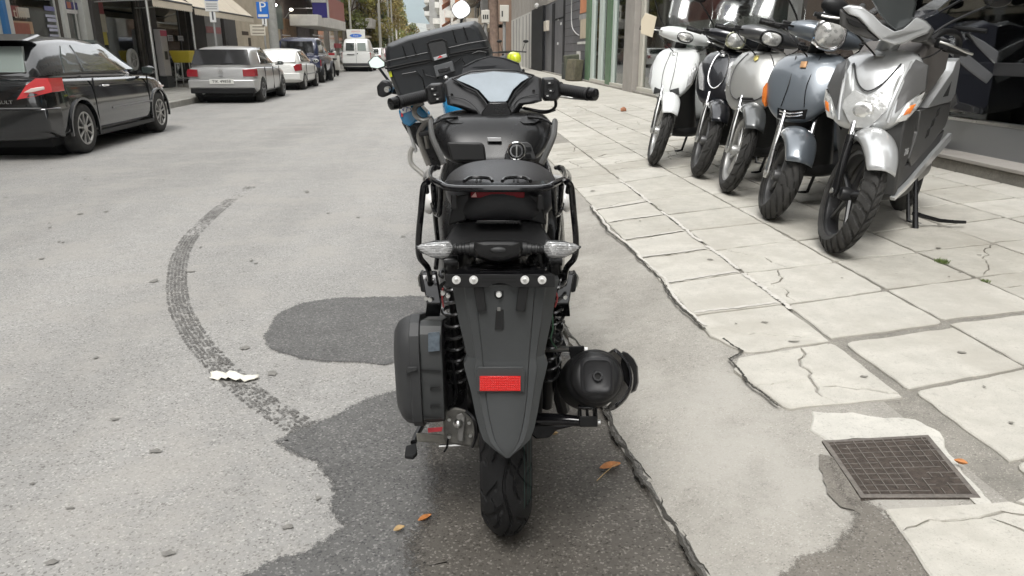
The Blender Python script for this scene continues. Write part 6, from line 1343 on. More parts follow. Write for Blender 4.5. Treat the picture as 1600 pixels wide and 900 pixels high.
# stickers and displays on the glass
def lpic(name, px0, px1, py0, py1, m, parent=A_, off=-.07, X=XL): return lbox(name, px0, px1, py0, py1, off, off+.006, m, parent, bev=0, X=X)
cl_ = lambda n, c: mat(n, c, .6, var=.12, vscale=9)
lpic('window_poster', 20, 35, 9, 26, cl_('maroon_poster', (.16, .035, .03))); lpic('window_poster', 33, 50, 12, 27, cl_('cream_poster', (.36, .33, .28)), off=-.066)
text('poster_letters', 'tlim', .33, mat('tan_letters', (.42, .36, .28), .6), (XL-.055, ylp(35, 20), L3(35, 21).z), (R(90), 0, R(90)), A_)
lpic('framed_picture', 22, 57, 33, 58, cl_('tan_frame', (.30, .2, .12))); lpic('picture', 27, 52, 36, 58, cl_('red_picture', (.22, .07, .045)), off=-.066)
for i, (a, c, y0, y1) in enumerate(((74, 92, 10, 17), (76, 91, 23, 27), (79, 95, 29, 34), (79, 94, 39, 43), (82, 98, 45, 49), (83, 99, 54, 59))): lpic('window_label', a, c, y0, y1, cl_('lilac_label', (.36, .36, .44)) if i else cl_('blue_label', (.14, .14, .26)))
lpic('door_poster', 100, 126, 3, 14, cl_('navy_poster', (.045, .04, .13)), off=-.06); lpic('door_poster_strip', 103, 125, 15, 21, cl_('white_strip', (.5, .48, .46)), off=-.06); lpic('door_poster_face', 108, 114, 3, 13, cl_('skin_patch', (.32, .12, .08)), off=-.054)
lpic('door_handle_plate', 107, 112, 43, 54, cl_('white_strip', (.5, .48, .46)), off=-.05)
lpic('hanging_banner', 152, 165, 0, 22, cl_('maroon_banner', (.20, .03, .035))); lpic('hanging_banner', 158, 170, 22, 50, cl_('cream_banner', (.36, .34, .27))); lpic('hanging_banner', 162, 172, 50, 70, cl_('yellow_banner', (.42, .36, .05)))
for px_, y_, w_, h_, c in ((180, 30, .7, 1.1, (.03, .04, .08)), (196, 50, .9, .8, (.04, .05, .10)), (40, 50, 1.2, .5, (.10, .06, .04)), (212, 40, .5, 1.5, (.06, .055, .05))):
    p = L3(px_, y_, XL-1.2); b = B(); b.bx(XL-1.6, XL-.9, p.y-w_/2, p.y+w_/2, .14, .14+h_); mk('display_stand', b, mat('stand%d' % px_, c, .6), A_, bev=.02)
# scooter-like wheel and white kiosk seen in shop windows
ws = thing('display_wheel', 'pale round wheel standing in the dark shop window behind the black car', 'wheel', L3(207, 92, XL+.25)); ws.location.z = 1.0
b = B(); b.lathe([(.20, -.04), (.29, -.05), (.31, 0), (.29, .05), (.20, .04)], axis='x', n=32); mk('tyre', b, mat('pale_tyre', (.30, .30, .28), .7), ws, smooth=True)
b = B(); b.lathe([(.2, .02), (.06, .03), (0, .03)], axis='x', n=24); mk('rim', b, mat('pale_rim', (.13, .13, .12), .5), ws, smooth=True)
for k in range(5):
    a = k*1.2566; b = B(); b.tube([(.04, .03*math.cos(a), .03*math.sin(a)), (.03, .2*math.cos(a), .2*math.sin(a))], .02, 6); mk('spoke', b, mat('pale_tyre', (.3, .3, .28)), ws)
b = B(); b.box((0, 0, -.6), (.3, .4, .55)); mk('stand', b, blk, ws)
# second building with awnings
B_ = thing('awning_building', 'building with dark shop bays under the long cream awnings', 'building', (0, 0, 0))
Y0, Y1 = 24.4, 33.6
b = B(); b.bx(XL-6, XL, Y0, Y1, 3.4, 15); mk('upper_wall', b, wallmat('warm_grey_render', (.30, .27, .23)), B_)
b = B(); b.bx(XL-3.2, XL-3.0, Y0, Y1, .13, 3.4); mk('shop_back_wall', b, intm, B_); b = B(); b.bx(XL-3, XL-.1, Y0, Y1, .1, .14); mk('shop_floor', b, flr, B_)
for y in (Y0+.12, 28.6): b = B(); b.bx(XL-3, XL-.02, y, y+.1, .13, 3.4); mk('party_wall', b, intm, B_)
win(XL-.08, Y0+.3, 28.0, .3, 3.0, B_, MATS['dark_frame'])
lbox('pillar', 300, 318, 20, 90, -.2, .1, darkwall, B_, z0=.13, z1=3.4); lbox('pillar', 348, 366, 20, 90, -.2, .1, darkwall, B_, z0=.13, z1=3.4)
lbox('shop_front', 318, 348, 30, 90, -.12, -.02, mat('grey_roller_shutter', (.25, .25, .24), .5, var=.1, vscale=4), B_, z0=.13, z1=3.4)
lpic('red_sign', 322, 345, 42, 52, cl_('pink_sign', (.34, .13, .13)), B_, 0.0)
for i in range(14): b = B(); y0_, y1_ = L3(319, 50).y, L3(347, 50).y; b.bx(XL-.02, XL-.008, y0_, y1_, .3+i*.2, .305+i*.2); mk('shutter_slat', b, MATS['grey_roller_shutter'], B_)
kp_ = thing('white_kiosk', 'white self-service kiosk with a red top strip at the shop entrance', 'kiosk', L3(255, 88, XL+.25)); kp_.location.z = .13
b = B(); b.bx(-.1, .1, -.28, .28, .35, 1.75); mk('cabinet', b, mat('kiosk_white', (.42, .40, .39), .5), kp_, bev=.02); b = B(); b.bx(.1, .106, -.27, .27, 1.55, 1.72); mk('top_strip', b, mat('kiosk_pink', (.45, .05, .10), .5), kp_)
b = B(); b.bx(.1, .106, -.12, .12, .85, 1.1); mk('screen', b, dgry, kp_); b = B(); b.bx(-.14, .14, -.3, .3, 0, .35); mk('foot', b, dgry, kp_)
for i, (px_, y0, y1) in enumerate(((267, 55, 64), (283, 56, 64))):
    q = lpic('framed_notice', px_-4, px_+4, y0, y1, cl_('notice_white', (.45, .45, .46)), B_, -.02)
    for k in range(3): lpic('notice_line', px_-3, px_+3, y0+1.5+k*2.6, y0+2.6+k*2.6, cl_('notice_ink', (.08, .08, .1)), B_, -.012)
yt = thing('yellow_trolley', 'yellow shop trolley basket on thin legs beside the awning post', 'trolley', L3(289, 95, XL+.7)); yt.location.z = .13
b = B(); b.loft([[(-.25, -.35, .75), (.25, -.35, .75), (.25, .35, .75), (-.25, .35, .75)], [(-.32, -.45, 1.12), (.32, -.45, 1.12), (.32, .45, 1.12), (-.32, .45, 1.12)]]); mk('basket', b, mat('yellow_plastic', (.50, .40, .03), .45), yt, bev=.03)
for sx_ in (-1, 1):
    for sy_ in (-1, 1): b = B(); b.tube([(sx_*.22, sy_*.3, .76), (sx_*.25, sy_*.34, .0)], .018, 6); mk('leg', b, steel, yt)
b = B(); b.bx(-.2, .2, -.3, .3, .25, .28); mk('shelf', b, steel, yt)
# awnings
canv = mat('cream_canvas', (.62, .55, .44), .9, var=.06, vscale=2, bump=.1, bscale=200)
def awning(y0, y1, xf, zf, zw, label, m, nseg):
    t = thing('awning', label, 'awning', (XL, (y0+y1)/2, zw), 0, 'cream awnings over the left shops'); h = (y1-y0)/2; dx = xf-XL
    for k in range(nseg):
        a, c = -h+2*h*k/nseg, -h+2*h*(k+1)/nseg-.03; b = B(); b.loft([[(0, a, 0), (0, c, 0), (dx, c, zf-zw), (dx, a, zf-zw)], [(0, a, .01), (0, c, .01), (dx, c, zf-zw+.012), (dx, a, zf-zw+.012)]]); mk('canvas_panel', b, m, t)
    b = B(); n = int((y1-y0)/.16); pts = []
    for i in range(n*4+1): yy_ = -h+2*h*i/(n*4); pts.append((yy_, zf-zw-.19-.035*abs(math.sin(math.pi*i/4))))
    ring0 = [(dx+.012, yy_, z) for yy_, z in pts]; ring1 = [(dx+.012, yy_, zf-zw+.0) for yy_, z in pts]; b.loft([ring0, ring1], cap=False, closed=False); v = mk('valance', b, m, t); md = v.modifiers.new('t', 'SOLIDIFY'); md.thickness = .006
    b = B(); b.tube([(dx, -h, zf-zw-.01), (dx, h, zf-zw-.01)], .03, 8); mk('front_bar', b, dgry, t)
    for yy_ in (-h+.1, h-.1):
        b = B(); b.tube([(0, yy_, -.9), (dx*.97, yy_, zf-zw-.04)], .018, 8); mk('arm', b, steel, t)
y1a = on_x(238, 7, -7.6).y; awning(y1a, 24.3, -7.6, 2.56, 3.35, 'nearer cream awning with scalloped valance above the dark shop', canv, 2)
awning(24.5, 31.6, -7.6, 2.50, 3.9, 'longer cream awning behind the blue parking signs', canv, 4)
def post(px, py, X, r, z1, label, m, nm='awning_post'):
    p = on_x(px, py, X); b = B(); b.tube([(0, 0, 0), (0, 0, z1-.13)], r, 10); b.lathe([(r*2.2, 0), (r*2.2, .02), (r, .03)], (0, 0, 0), 'z', 12, cap=True); o = mk(nm, b, m, smooth=True); o.location = (p.x, p.y, .13); tag(o, label, 'post')
post(235, 50, -7.62, .035, 2.5, 'thin grey awning post just right of the black car', steel); post(303, 60, -7.62, .035, 2.5, 'thin grey awning post beside the silver hatchback', steel)
# beige building
C_ = thing('beige_building', 'beige rendered building behind the large concrete pole', 'building', (0, 0, 0))
b = B(); b.bx(XL-6, XL, 33.7, 41.5, .13, 15); mk('wall', b, beige, C_)
for a, c, y0, y1 in ((378, 388, 49, 55), (366, 371, 59, 72), (388, 392, 59, 72)): lbox('opening', a, c, y0, y1, -.02, .01, mat('brown_opening', (.05, .035, .02), .8), C_)
# darker building with lit soffit lamps and wooden doors
D_ = thing('dark_building', 'dark green and brown building with lit soffit lamps', 'building', (0, 0, 0))
b = B(); b.bx(XL-6, XL, 41.6, 53, .13, 16); mk('wall', b, wallmat('brown_grey_wall', (.13, .105, .095)), D_)
for a, c, y0, y1, cc_ in ((428, 440, 8, 45, (.07, .10, .085)), (430, 437, 40, 66, (.36, .30, .20)), (441, 462, 30, 66, (.22, .13, .065)), (464, 482, 28, 64, (.15, .125, .13)), (484, 487, 10, 66, (.05, .05, .05))): lbox('door_panel', a, c, y0, y1, 0, .03+.01*(a % 3), mat('panel%d' % a, cc_, .6, var=.35, vscale=3), D_)
lampm = mat('lit_lamp', (1, .93, .78), .4, emit=6.0)
for a, y0 in ((430, 8), (455, 15)):
    p = on_x(a, y0, XL+.5); b = B(); b.ball((p.x, p.y, p.z), (.10, .14, .07), 10, 6); mk('soffit_lamp', b, lampm, D_, smooth=True)
    b = B(); b.tube([(p.x, p.y, p.z), (XL, p.y+.3, p.z-.5)], .02, 6); mk('lamp_arm', b, frame_m, D_)
b = B(); b.bx(XL, XL+.9, 41.6, 53, 4.4, 4.6); mk('soffit', b, wallmat('soffit_grey', (.2, .18, .16)), D_)
# balcony buildings further along
E_ = thing('balcony_building', 'grey building with a white balcony, brick-red railing and navy sign', 'building', (0, 0, 0))
b = B(); b.bx(XL-6, XL+.3, 53.2, 76, .13, 18); mk('wall', b, wallmat('tan_grey_wall', (.23, .21, .18)), E_)
p0, p1 = on_x(497, 30, XL+1.9), on_x(540, 40, XL+1.9)
b = B(); b.bx(XL+.3, XL+1.9, p0.y, p1.y, p0.z-.35, p0.z+.25); bal = mk('balcony', b, wallmat('white_balcony', (.55, .53, .49)), E_, bev=.02)
b = B(); b.bx(XL+1.8, XL+1.86, p0.y+1.5, p1.y, p0.z+.25, p0.z+1.5); mk('railing', b, mat('brick_red_rail', (.30, .12, .10), .6), bal)
b = B(); b.bx(XL+.3, XL+1.8, p0.y, p1.y, p0.z+3.2, p0.z+3.7); mk('balcony', b, MATS['white_balcony'], E_, bev=.02)
for i in range(4):
    b = B(); y = 54.5+i*5; b.bx(XL+.3, XL+.34, y, y+2.6, .3, 3.4); mk('shop_door', b, mat('dark_glazing', (.03, .03, .03), .1, coat=.5), E_)
lbox('red_shop_sign', 516, 526, 68, 75, .3, .4, mat('red_shop_sign', (.35, .03, .05), .5), E_)
ns = thing('blue_shop_sign', 'square navy sign projecting from the wall above the balcony', 'sign', on_x(500, 16, -7.4))
b = B(); b.bx(-.42, .42, -.08, .08, -.42, .42); mk('panel', b, mat('navy_sign', (.02, .015, .14), .35), ns, bev=.02); b = B(); b.bx(-.46, .46, -.1, .1, .42, .62); mk('cap', b, frame_m, ns); b = B(); b.bx(.42, .5, -.1, .1, -.46, .6); mk('side_trim', b, frame_m, ns); b = B(); b.tube([(-1.5, 0, .1), (-.42, 0, .1)], .03, 6); mk('bracket', b, steel, ns)
F_ = thing('far_white_building', 'pale building with stacked balconies before the trees', 'building', (0, 0, 0))
b = B(); b.bx(XL-6, XL+.3, 76.2, 98, .13, 20); mk('wall', b, wallmat('pale_far_wall', (.38, .36, .32)), F_)
for k in range(4):
    z = 3.3+k*3.1; b = B(); b.bx(XL+.3, XL+1.9, 77, 96, z, z+.9); mk('balcony', b, wallmat('pale_balcony', (.52, .50, .46)), F_, bev=.03)
    for j in range(5): b = B(); b.bx(XL+.3, XL+.35, 78.5+j*3.6, 80.3+j*3.6, z+1.0, z+2.6); mk('window', b, MATS['dark_glazing'], F_)
b = B(); b.bx(XL+.3, XL+1.5, 77, 96, 2.4, 2.6); mk('canopy', b, canv, F_)
# windows on the upper storeys (seen in reflections and from the side)
for bd_, y0, y1, z0, z1 in ((A_, 3, 24, 4, 13), (B_, 25, 33, 4.6, 14), (C_, 34.5, 41, 4, 14), (D_, 42, 52, 5.4, 15)):
    z = z0
    while z < z1:
        y = y0+.6
        while y < y1-1.6:
            b = B(); b.bx(XL-.02, XL+.03, y, y+1.3, z, z+1.6); w_ = mk('window', b, MATS['dark_glazing'], bd_); b = B(); b.bx(XL-.01, XL+.10, y-.1, y+1.4, z-.12, z-.04); mk('sill', b, frame_m, w_); y += 2.8
        z += 3.0
# ================================================================ SIGNS, POLES, TREES, RIGHT SIDE
blu = mat('sign_blue_enamel', (.02, .14, .50), .35); sgw = mat('sign_white', (.66, .66, .64), .45); greyp = mat('galvanised_pole', (.36, .36, .35), .5, .5); ink = mat('sign_ink', (.07, .07, .08), .5)
def signpole(px, pyb, Y, z1, label, cat='sign'):
    p = on_y(px, pyb, Y); t = thing('street_sign', label, cat, (p.x, Y, .13)); b = B(); b.tube([(0, 0, 0), (0, 0, z1-.13)], .03, 10); mk('pole', b, greyp, t, smooth=True); return t
def spanel(t, name, px0, px1, py0, py1, Y, m, off=-.04, th_=.01, bev=.004, par=None):
    a, c = on_y(px0, (py0+py1)/2, Y), on_y(px1, (py0+py1)/2, Y); zt, zb_ = on_y((px0+px1)/2, py0, Y).z, on_y((px0+px1)/2, py1, Y).z; q = t.location
    b = B(); b.bx(a.x-q.x, c.x-q.x, off-th_, off, zb_-q.z, zt-q.z); return mk(name, b, m, par or t, bev=bev)
s1_ = signpole(337, 60, 22.0, 2.9, 'blue-topped white street sign with small bracket, left of the parking sign')
spanel(s1_, 'panel', 320.5, 341.5, -6, 18, 22, sgw); spanel(s1_, 'blue_header', 320.5, 341.5, -12, 1, 22, blu, -.052); spanel(s1_, 'blue_line', 321.5, 340.5, -12, -3, 22, sgw, -.056)
for y in (6, 9.5, 13.5): spanel(s1_, 'text_line', 323, 340, y, y+.8, 22, ink, -.051, .003, 0)
spanel(s1_, 'plate', 328.5, 338, 19, 35, 22, sgw); spanel(s1_, 'plate_stroke', 332, 334.5, 18, 31, 22, ink, -.052, .003, 0)
s2_ = signpole(414, 60, 27.6, 3.0, 'blue parking sign with white letter P beside the concrete pole')
spanel(s2_, 'panel', 401.5, 420, 3, 29, 27.6, blu, -.04, .012); spanel(s2_, 'white_band', 404, 419, 22.5, 26.5, 27.6, sgw, -.053, .003, 0)
c = on_y(411, 11.5, 27.6)-s2_.location; text('letter_P', 'P', .44, sgw, (c.x-.01, -.057, c.z), (R(90), 0, 0), s2_, depth=.003, sx=1.1)
spanel(s2_, 'plate', 410, 417.5, 29.5, 41, 27.6, sgw); spanel(s2_, 'plate_stroke', 413, 414.5, 29, 38, 27.6, ink, -.052, .003, 0)
wp_ = spanel(s2_, 'notice_board', 391.5, 415, 38.5, 55.5, 27.6, mat('cream_board', (.58, .54, .45), .6))
for y in (42, 47, 52): spanel(s2_, 'text_line', 395, 413.5, y-.6, y+.6, 27.6, mat('brown_ink', (.14, .11, .08), .6), -.052, .003, 0)
p = on_y(428, 60, 29.5); b = B(); b.tube([(0, 0, 0), (0, 0, 4), (0, 0, 9)], [.19, .16, .11], 16); o = mk('concrete_pole', b, mat('pole_concrete', (.30, .30, .28), .85, var=.15, vscale=6), smooth=True); o.location = (p.x, 29.5, .13); tag(o, 'thick tapered concrete pole beside the blue parking sign', 'pole')
for i, (px_, Y, r_) in enumerate(((594, 74, .13), (608, 92, .12), (613.5, 100, .10), (620, 112, .12), (625.5, 125, .10), (549, 62, .08))):
    p = on_y(px_, 60, Y); b = B(); b.tube([(0, 0, 0), (0, 0, 5), (0, 0, 9.5)], [r_*1.15, r_, r_*.7], 10); b.tube([(0, 0, 9.4), (.4, 0, 9.9), (1.4, 0, 10.0)], .05, 6); o = mk('lamp_post', b, mat('pale_lamp_post', (.42, .41, .36), .6), smooth=True); o.location = (p.x, Y, .1)
    tag(o, ['pale lamp post nearest, rising just right of the white van', 'second pale lamp post right of the white van, before the trees', 'third lamp post, thin, close behind the second', 'fourth lamp post in the row along the trees', 'farthest thin lamp post at the right edge of the trees', 'grey post rising behind the roof sign of the van'][i], 'lamp post', 'pale lamp posts down the street')
# trees
leafmats = []
for i, c in enumerate(((.14, .16, .035), (.20, .18, .04), (.10, .125, .035), (.24, .19, .05))):
    m = mat('foliage_%d' % i, c, .6, var=.35, vscale=1.5, trans=0); leafmats.append(m)
barkm = mat('tree_bark', (.11, .085, .065), .9, var=.3, vscale=8, bump=.6, bscale=25)
def tree(x, y, h, r, label, ms, seed, leafsize=.20, n=2600, base=.28, name='street_tree'):
    rnd = random.Random(seed); t = thing(name, label, 'tree', (x, y, .1), 0, 'street trees on the left')
    b = B(); th_ = h*.45; b.tube([(0, 0, 0), (rnd.uniform(-.1, .1), 0, th_*.5), (rnd.uniform(-.2, .2), 0, th_)], [.2, .15, .11], 10); tr = mk('trunk', b, barkm, t, smooth=True)
    cl = []
    for i in range(7):
        a = rnd.uniform(0, 6.28); e = Vector((r*.7*math.cos(a), r*.7*math.sin(a), th_+rnd.uniform(.1, .45)*h)); b = B(); b.tube([(0, 0, th_*rnd.uniform(.6, 1)), e*.5+Vector((0, 0, th_*.35)), e], [.07, .045, .02], 6); mk('branch', b, barkm, tr, smooth=True)
    for i in range(22):
        a = rnd.uniform(0, 6.28); q = rnd.random()**.5*r*.85; z = h*(base+(1-base)*rnd.random()); k = 1-abs((z/h-.6))*1.1; cl.append((Vector((q*k*math.cos(a), q*k*math.sin(a), z)), rnd.uniform(.22, .42)*r))
    for mi, m in enumerate(ms):
        b = B(); vs = []; fs = []
        for i in range(n//len(ms)):
            c, rr = cl[(rnd.randrange(len(cl)//2)*2+mi) % len(cl)]; d = Vector((rnd.gauss(0, 1), rnd.gauss(0, 1), rnd.gauss(0, 1))).normalized()*rr*rnd.random()**.33; p = c+d
            s = leafsize*rnd.uniform(.5, 1.1); u = Vector((rnd.gauss(0, 1), rnd.gauss(0, 1), rnd.gauss(0, 1))).normalized(); v = u.orthogonal().normalized(); o_ = len(vs)
            vs += [p+u*s, p+v*s*.5, p-u*s, p-v*s*.5]; fs.append((o_, o_+1, o_+2, o_+3))
        b.add(vs, fs); me = bpy.data.meshes.new('crown'); me.from_pydata([tuple(v) for v in b.v], [], b.f); me.materials.append(m); o = bpy.data.objects.new('crown', me); COL.objects.link(o); o.parent = t; stuff(o)
lbl = ['nearest yellow green tree behind the white van', 'broad olive green tree beside the first lamp post', 'olive tree between the lamp posts', 'yellowing tree behind the second lamp post', 'greener tree near the end of the left tree row', 'small green tree at the right end of the tree row', 'last low tree at the end of the left tree row']
for i, (x, y, h, r) in enumerate(((-8.6, 70, 9.5, 2.6), (-8.0, 82, 9, 2.8), (-8.6, 92, 10, 3.0), (-8.0, 104, 10, 3.0), (-8.3, 118, 8.5, 2.8), (-7.6, 134, 7.0, 2.6), (-8.6, 150, 6.5, 2.6))):
    tree(x, y, h, r, lbl[i], [leafmats[i % 4], leafmats[(i+1) % 4], leafmats[3 if i % 2 else 0]], 30+i, .22, 3600, .16)
# long hedge-like wood behind the tree row
# mountain
def ridge(name, y0, prof, m, depth, seed, n=70):
    b = B(); rows = []
    for j in range(12):
        t = j/11; row = []
        for i in range(n+1):
            x = prof[0][0]+(prof[-1][0]-prof[0][0])*i/n; h = interp(prof, x, 1); z = h*math.sin(min(1, t*1.3)*math.pi/2)
            z += mnoise.fractal(Vector((x*.004, (y0+depth*t)*.004, seed)), 1, 2, 5)*h*.10*(1 if j else 0); row.append((x, y0+depth*t, max(-5, z) if j else -5))
        rows.append(row)
    b.loft(rows, cap=False, closed=False); return struct(mk(name, b, m, smooth=True, ang=80))
ridge('mountain', 3000, [(-1800, 420), (-900, 560), (-300, 640), (-100, 600), (200, 560), (900, 450), (1800, 350)], mat('forest_mountain', (.05, .085, .075), .9, var=.3, vscale=.01), 1800, 3)
ridge('foothill', 1400, [(-700, 60), (-250, 75), (-60, 62), (60, 50), (500, 40)], mat('built_up_hillside', (.20, .20, .17), .9, var=.5, vscale=.06), 700, 8)
# ---------------------------------------------------------------- right side, far facades
pal = {'orange': wallmat('orange_render', (.50, .20, .09)), 'white': wallmat('white_render', (.55, .54, .50)), 'cream': wallmat('cream_render', (.45, .38, .28)), 'brown': wallmat('brown_render', (.22, .15, .11)), 'grey': wallmat('grey_render', (.28, .275, .26))}
def tower(label, x, w_, y0, y1, h, wm, bal, ball_, seed, awn=None):
    rnd = random.Random(seed); t = thing('apartment_block', label, 'building', (x, y0, 0)); D_l = y1-y0
    b = B(); b.bx(0, w_, 0, D_l, 0, h); mk('wall', b, wm, t)
    z = 3.2
    while z < h-1.5:
        b = B(); d_ = rnd.uniform(.9, 1.4); b.bx(-d_, .0, D_l*.05, D_l*.95, z, z+.16); f_ = mk('balcony', b, MATS['white_render'], t)
        b = B(); b.bx(-d_-.03, -d_+.03, D_l*.05, D_l*.95, z+.16, z+1.05); mk('parapet', b, rnd.choice(bal), f_)
        b = B(); b.bx(-d_, 0, -.04, .02, z+.16, z+1.05) if False else b.bx(-d_, -.0, D_l*.05-.03, D_l*.05+.03, z+.16, z+1.05); mk('parapet_end', b, rnd.choice(bal), f_)
        if rnd.random() < .6:
            b = B(); b.loft([[(-d_*.1, D_l*.1, z+2.7), (-d_*.1, D_l*.6, z+2.7), (-d_-.5, D_l*.6, z+1.9), (-d_-.5, D_l*.1, z+1.9)], [(-d_*.1, D_l*.1, z+2.74), (-d_*.1, D_l*.6, z+2.74), (-d_-.5, D_l*.6, z+1.94), (-d_-.5, D_l*.1, z+1.94)]]); mk('awning_sheet', b, rnd.choice(ball_), t)
        for k in range(max(2, int(D_l/5))):
            y = D_l*(k+.3)/max(2, int(D_l/5)); b = B(); b.bx(-.03, .02, y, y+1.6, z+.2, z+2.4); mk('window', b, MATS['dark_glazing'], t)
        for k in range(2): b = B(); b.bx(w_*(.2+.4*k), w_*(.45+.4*k), -.03, .02, z+.5, z+1.9); mk('window', b, MATS['dark_glazing'], t)
        z += 3.05
    b = B(); b.bx(-.8, .3, 0, D_l, 2.9, 3.15); mk('canopy', b, rnd.choice(ball_), t)
O_, W_, Cc, Bn, Gy = pal['orange'], pal['white'], pal['cream'], pal['brown'], pal['grey']
tower('brown apartment block with cream parapets beyond the dark shop front', 3.95, 7, 60.5, 76, 17, Bn, [Cc, W_, Gy], [Cc, Bn], 1)
tower('grey apartment block with jumbled balconies above the top case', 3.3, 7, 77, 96, 18, Gy, [W_, Bn, Cc], [Cc, Gy], 2)
tower('cream apartment block with orange awnings', 2.3, 8, 97, 125, 19, Cc, [O_, W_, O_], [O_, Cc], 3)
tower('white and orange apartment block halfway down the street', .6, 8, 126, 155, 19, W_, [O_, W_, Cc], [O_, O_, Cc], 4)
tower('pale apartment block with white parapets farther down the street', -1.5, 9, 156, 195, 20, W_, [W_, Gy, W_], [W_, Cc], 5)
tower('farthest pale apartment block on the right of the street', -4.3, 11, 192, 260, 21, Gy, [W_, Gy], [W_], 6)
# ---------------------------------------------------------------- right side, near shops (facade at x = 4.9)
XR = 4.9
def R3(px, py=60, X=XR): return on_x(px, py, X)
RB = thing('right_shop_building', 'long building of shop fronts behind the row of parked scooters', 'building', (0, 0, 0))
dmet = mat('dark_grey_metal_panel', (.11, .11, .12), .45, .2, var=.25, vscale=1.2, rvar=.1); blkp = mat('black_pillar_cladding', (.009, .009, .010), .6, spec=.2); grn = mat('green_frame_paint', (.10, .17, .10), .5, var=.1, vscale=5); taupe = wallmat('taupe_pillar', (.30, .28, .255)); creamf = mat('cream_window_frame', (.50, .48, .42), .5)
yR = lambda px, py=60: R3(px, py).y
def rb(name, pxa, pxb, z0, z1, x0, x1, m, bev=.006, parent=RB, pyr=60):
    b = B(); b.bx(XR+x0, XR+x1, yR(pxb, pyr), yR(pxa, pyr), z0, z1); return mk(name, b, m, parent, bev=bev)
b = B(); b.bx(XR, XR+6, 5.2, 60, 3.4, 15); mk('upper_wall', b, wallmat('right_upper_render', (.30, .28, .25)), RB)
b = B(); b.bx(XR+3.0, XR+3.2, 3.5, 60, .2, 3.4); mk('shop_back_wall', b, mat('dim_interior', (.16, .15, .14), .9, var=.5, vscale=1.2), RB)
b = B(); b.bx(XR+.1, XR+3, 8.6, 46, .19, .25); mk('shop_floor', b, flr, RB)
rb('white_wall', 800, 833, .1, 3.4, -.05, .2, wallmat('white_plank_wall', (.46, .45, .42)))
for px_ in (803, 808, 812, 818, 823, 828): rb('plank_groove', px_, px_+.9, .2, 3.3, -.062, -.05, mat('groove_grey', (.2, .2, .19), .8), 0)
rb('black_pillar', 833.5, 851, .2, 3.4, -.12, .2, blkp)
rb('metal_wall', 851, 917, .2, 3.4, .02, .2, dmet)
for a, c in ((862, 866), (879, 881.5)): rb('door_joint', a, c, .22, 3.3, .0, .02, blkp, 0)
b = B(); b.bx(XR+.0, XR+.02, yR(881), yR(864), 2.55, 2.62); mk('door_head', b, blkp, RB)
for i in range(9): b = B(); b.bx(XR+.012, XR+.022, yR(916), yR(882), .6+i*.3, .61+i*.3); mk('panel_seam', b, blkp, RB)
for px_, py_ in ((872, 30), (876, 37), (871, 68)): c = R3(px_, py_); b = B(); b.bx(XR-.0, XR+.02, c.y-.12, c.y+.12, c.z-.05, c.z+.05); mk('small_sticker', b, sgw, RB)
rb('wall_lamp', 853.5, 857.5, 2.15, 2.62, -.14, .02, mat('lamp_diffuser', (.55, .50, .42), .4), .02); c = R3(839, 9, XR-.15); b = B(); b.ball((c.x, c.y, c.z), .14, 10, 8); mk('globe_camera', b, sgw, RB, smooth=True)
b = B(); pts = [R3(x, y, XR-.01) for x, y in ((894, -5), (893, 20), (894, 42), (900, 52), (905, 55))]; b.tube(arc(pts, 4), .02, 6); mk('hanging_cable', b, mat('pale_cable', (.4, .4, .38), .6), RB, smooth=True)
# window reflections painted as flat coloured panels, and leaning junk beside the green frame
for a, c, y0, y1, m_ in ((905, 917, -4, 20, O_), (904, 917, 22, 30, Gy), (906, 917, 30, 60, Cc), (902, 916, 65, 69, W_), (901, 907, 80, 100, W_)): 
    q0, q1 = R3((a+c)/2, y0), R3((a+c)/2, y1); rb('painted_reflection', a, c, q1.z, q0.z, .005, .018, m_, 0)
jk = thing('scrap_pile', 'dark leaning scrap and boxes against the grey metal wall', 'scrap', (XR-.35, yR(910), .2))
for i, (dx, dy, w_, h_) in enumerate(((0, 0, .5, .9), (.05, .9, .45, .6), (-.05, -.8, .35, .75))): b = B(); b.box((dx, dy, h_/2), (w_, .6, h_), (0, .12*(i-1), .2*i)); mk('box', b, mat('scrap%d' % i, ((.07, .075, .05), (.04, .045, .04), (.10, .09, .06))[i], .8, var=.4, vscale=5), jk, bev=.03)
for a, c in ((917.5, 924), (950, 957)): rb('green_post', a, c, .2, 3.4, -.06, .12, grn)
for a, c in ((925, 928.5), (937, 942), (958, 961), (979.5, 983)): rb('window_post', a, c, .25, 3.3, -.03, .08, mat('pale_green_frame', (.48, .54, .50), .5))
rb('window_sill', 925, 950, .2, .34, -.05, .12, creamf); rb('window_sill', 957, 983, .2, .34, -.05, .12, creamf)
b = B(); b.bx(XR+.03, XR+.04, yR(950), yR(925), .3, 3.35); mk('shop_window', b, shopglass, RB); b = B(); b.bx(XR+.03, XR+.04, yR(983), yR(957), .3, 3.35); mk('shop_window', b, shopglass, RB)
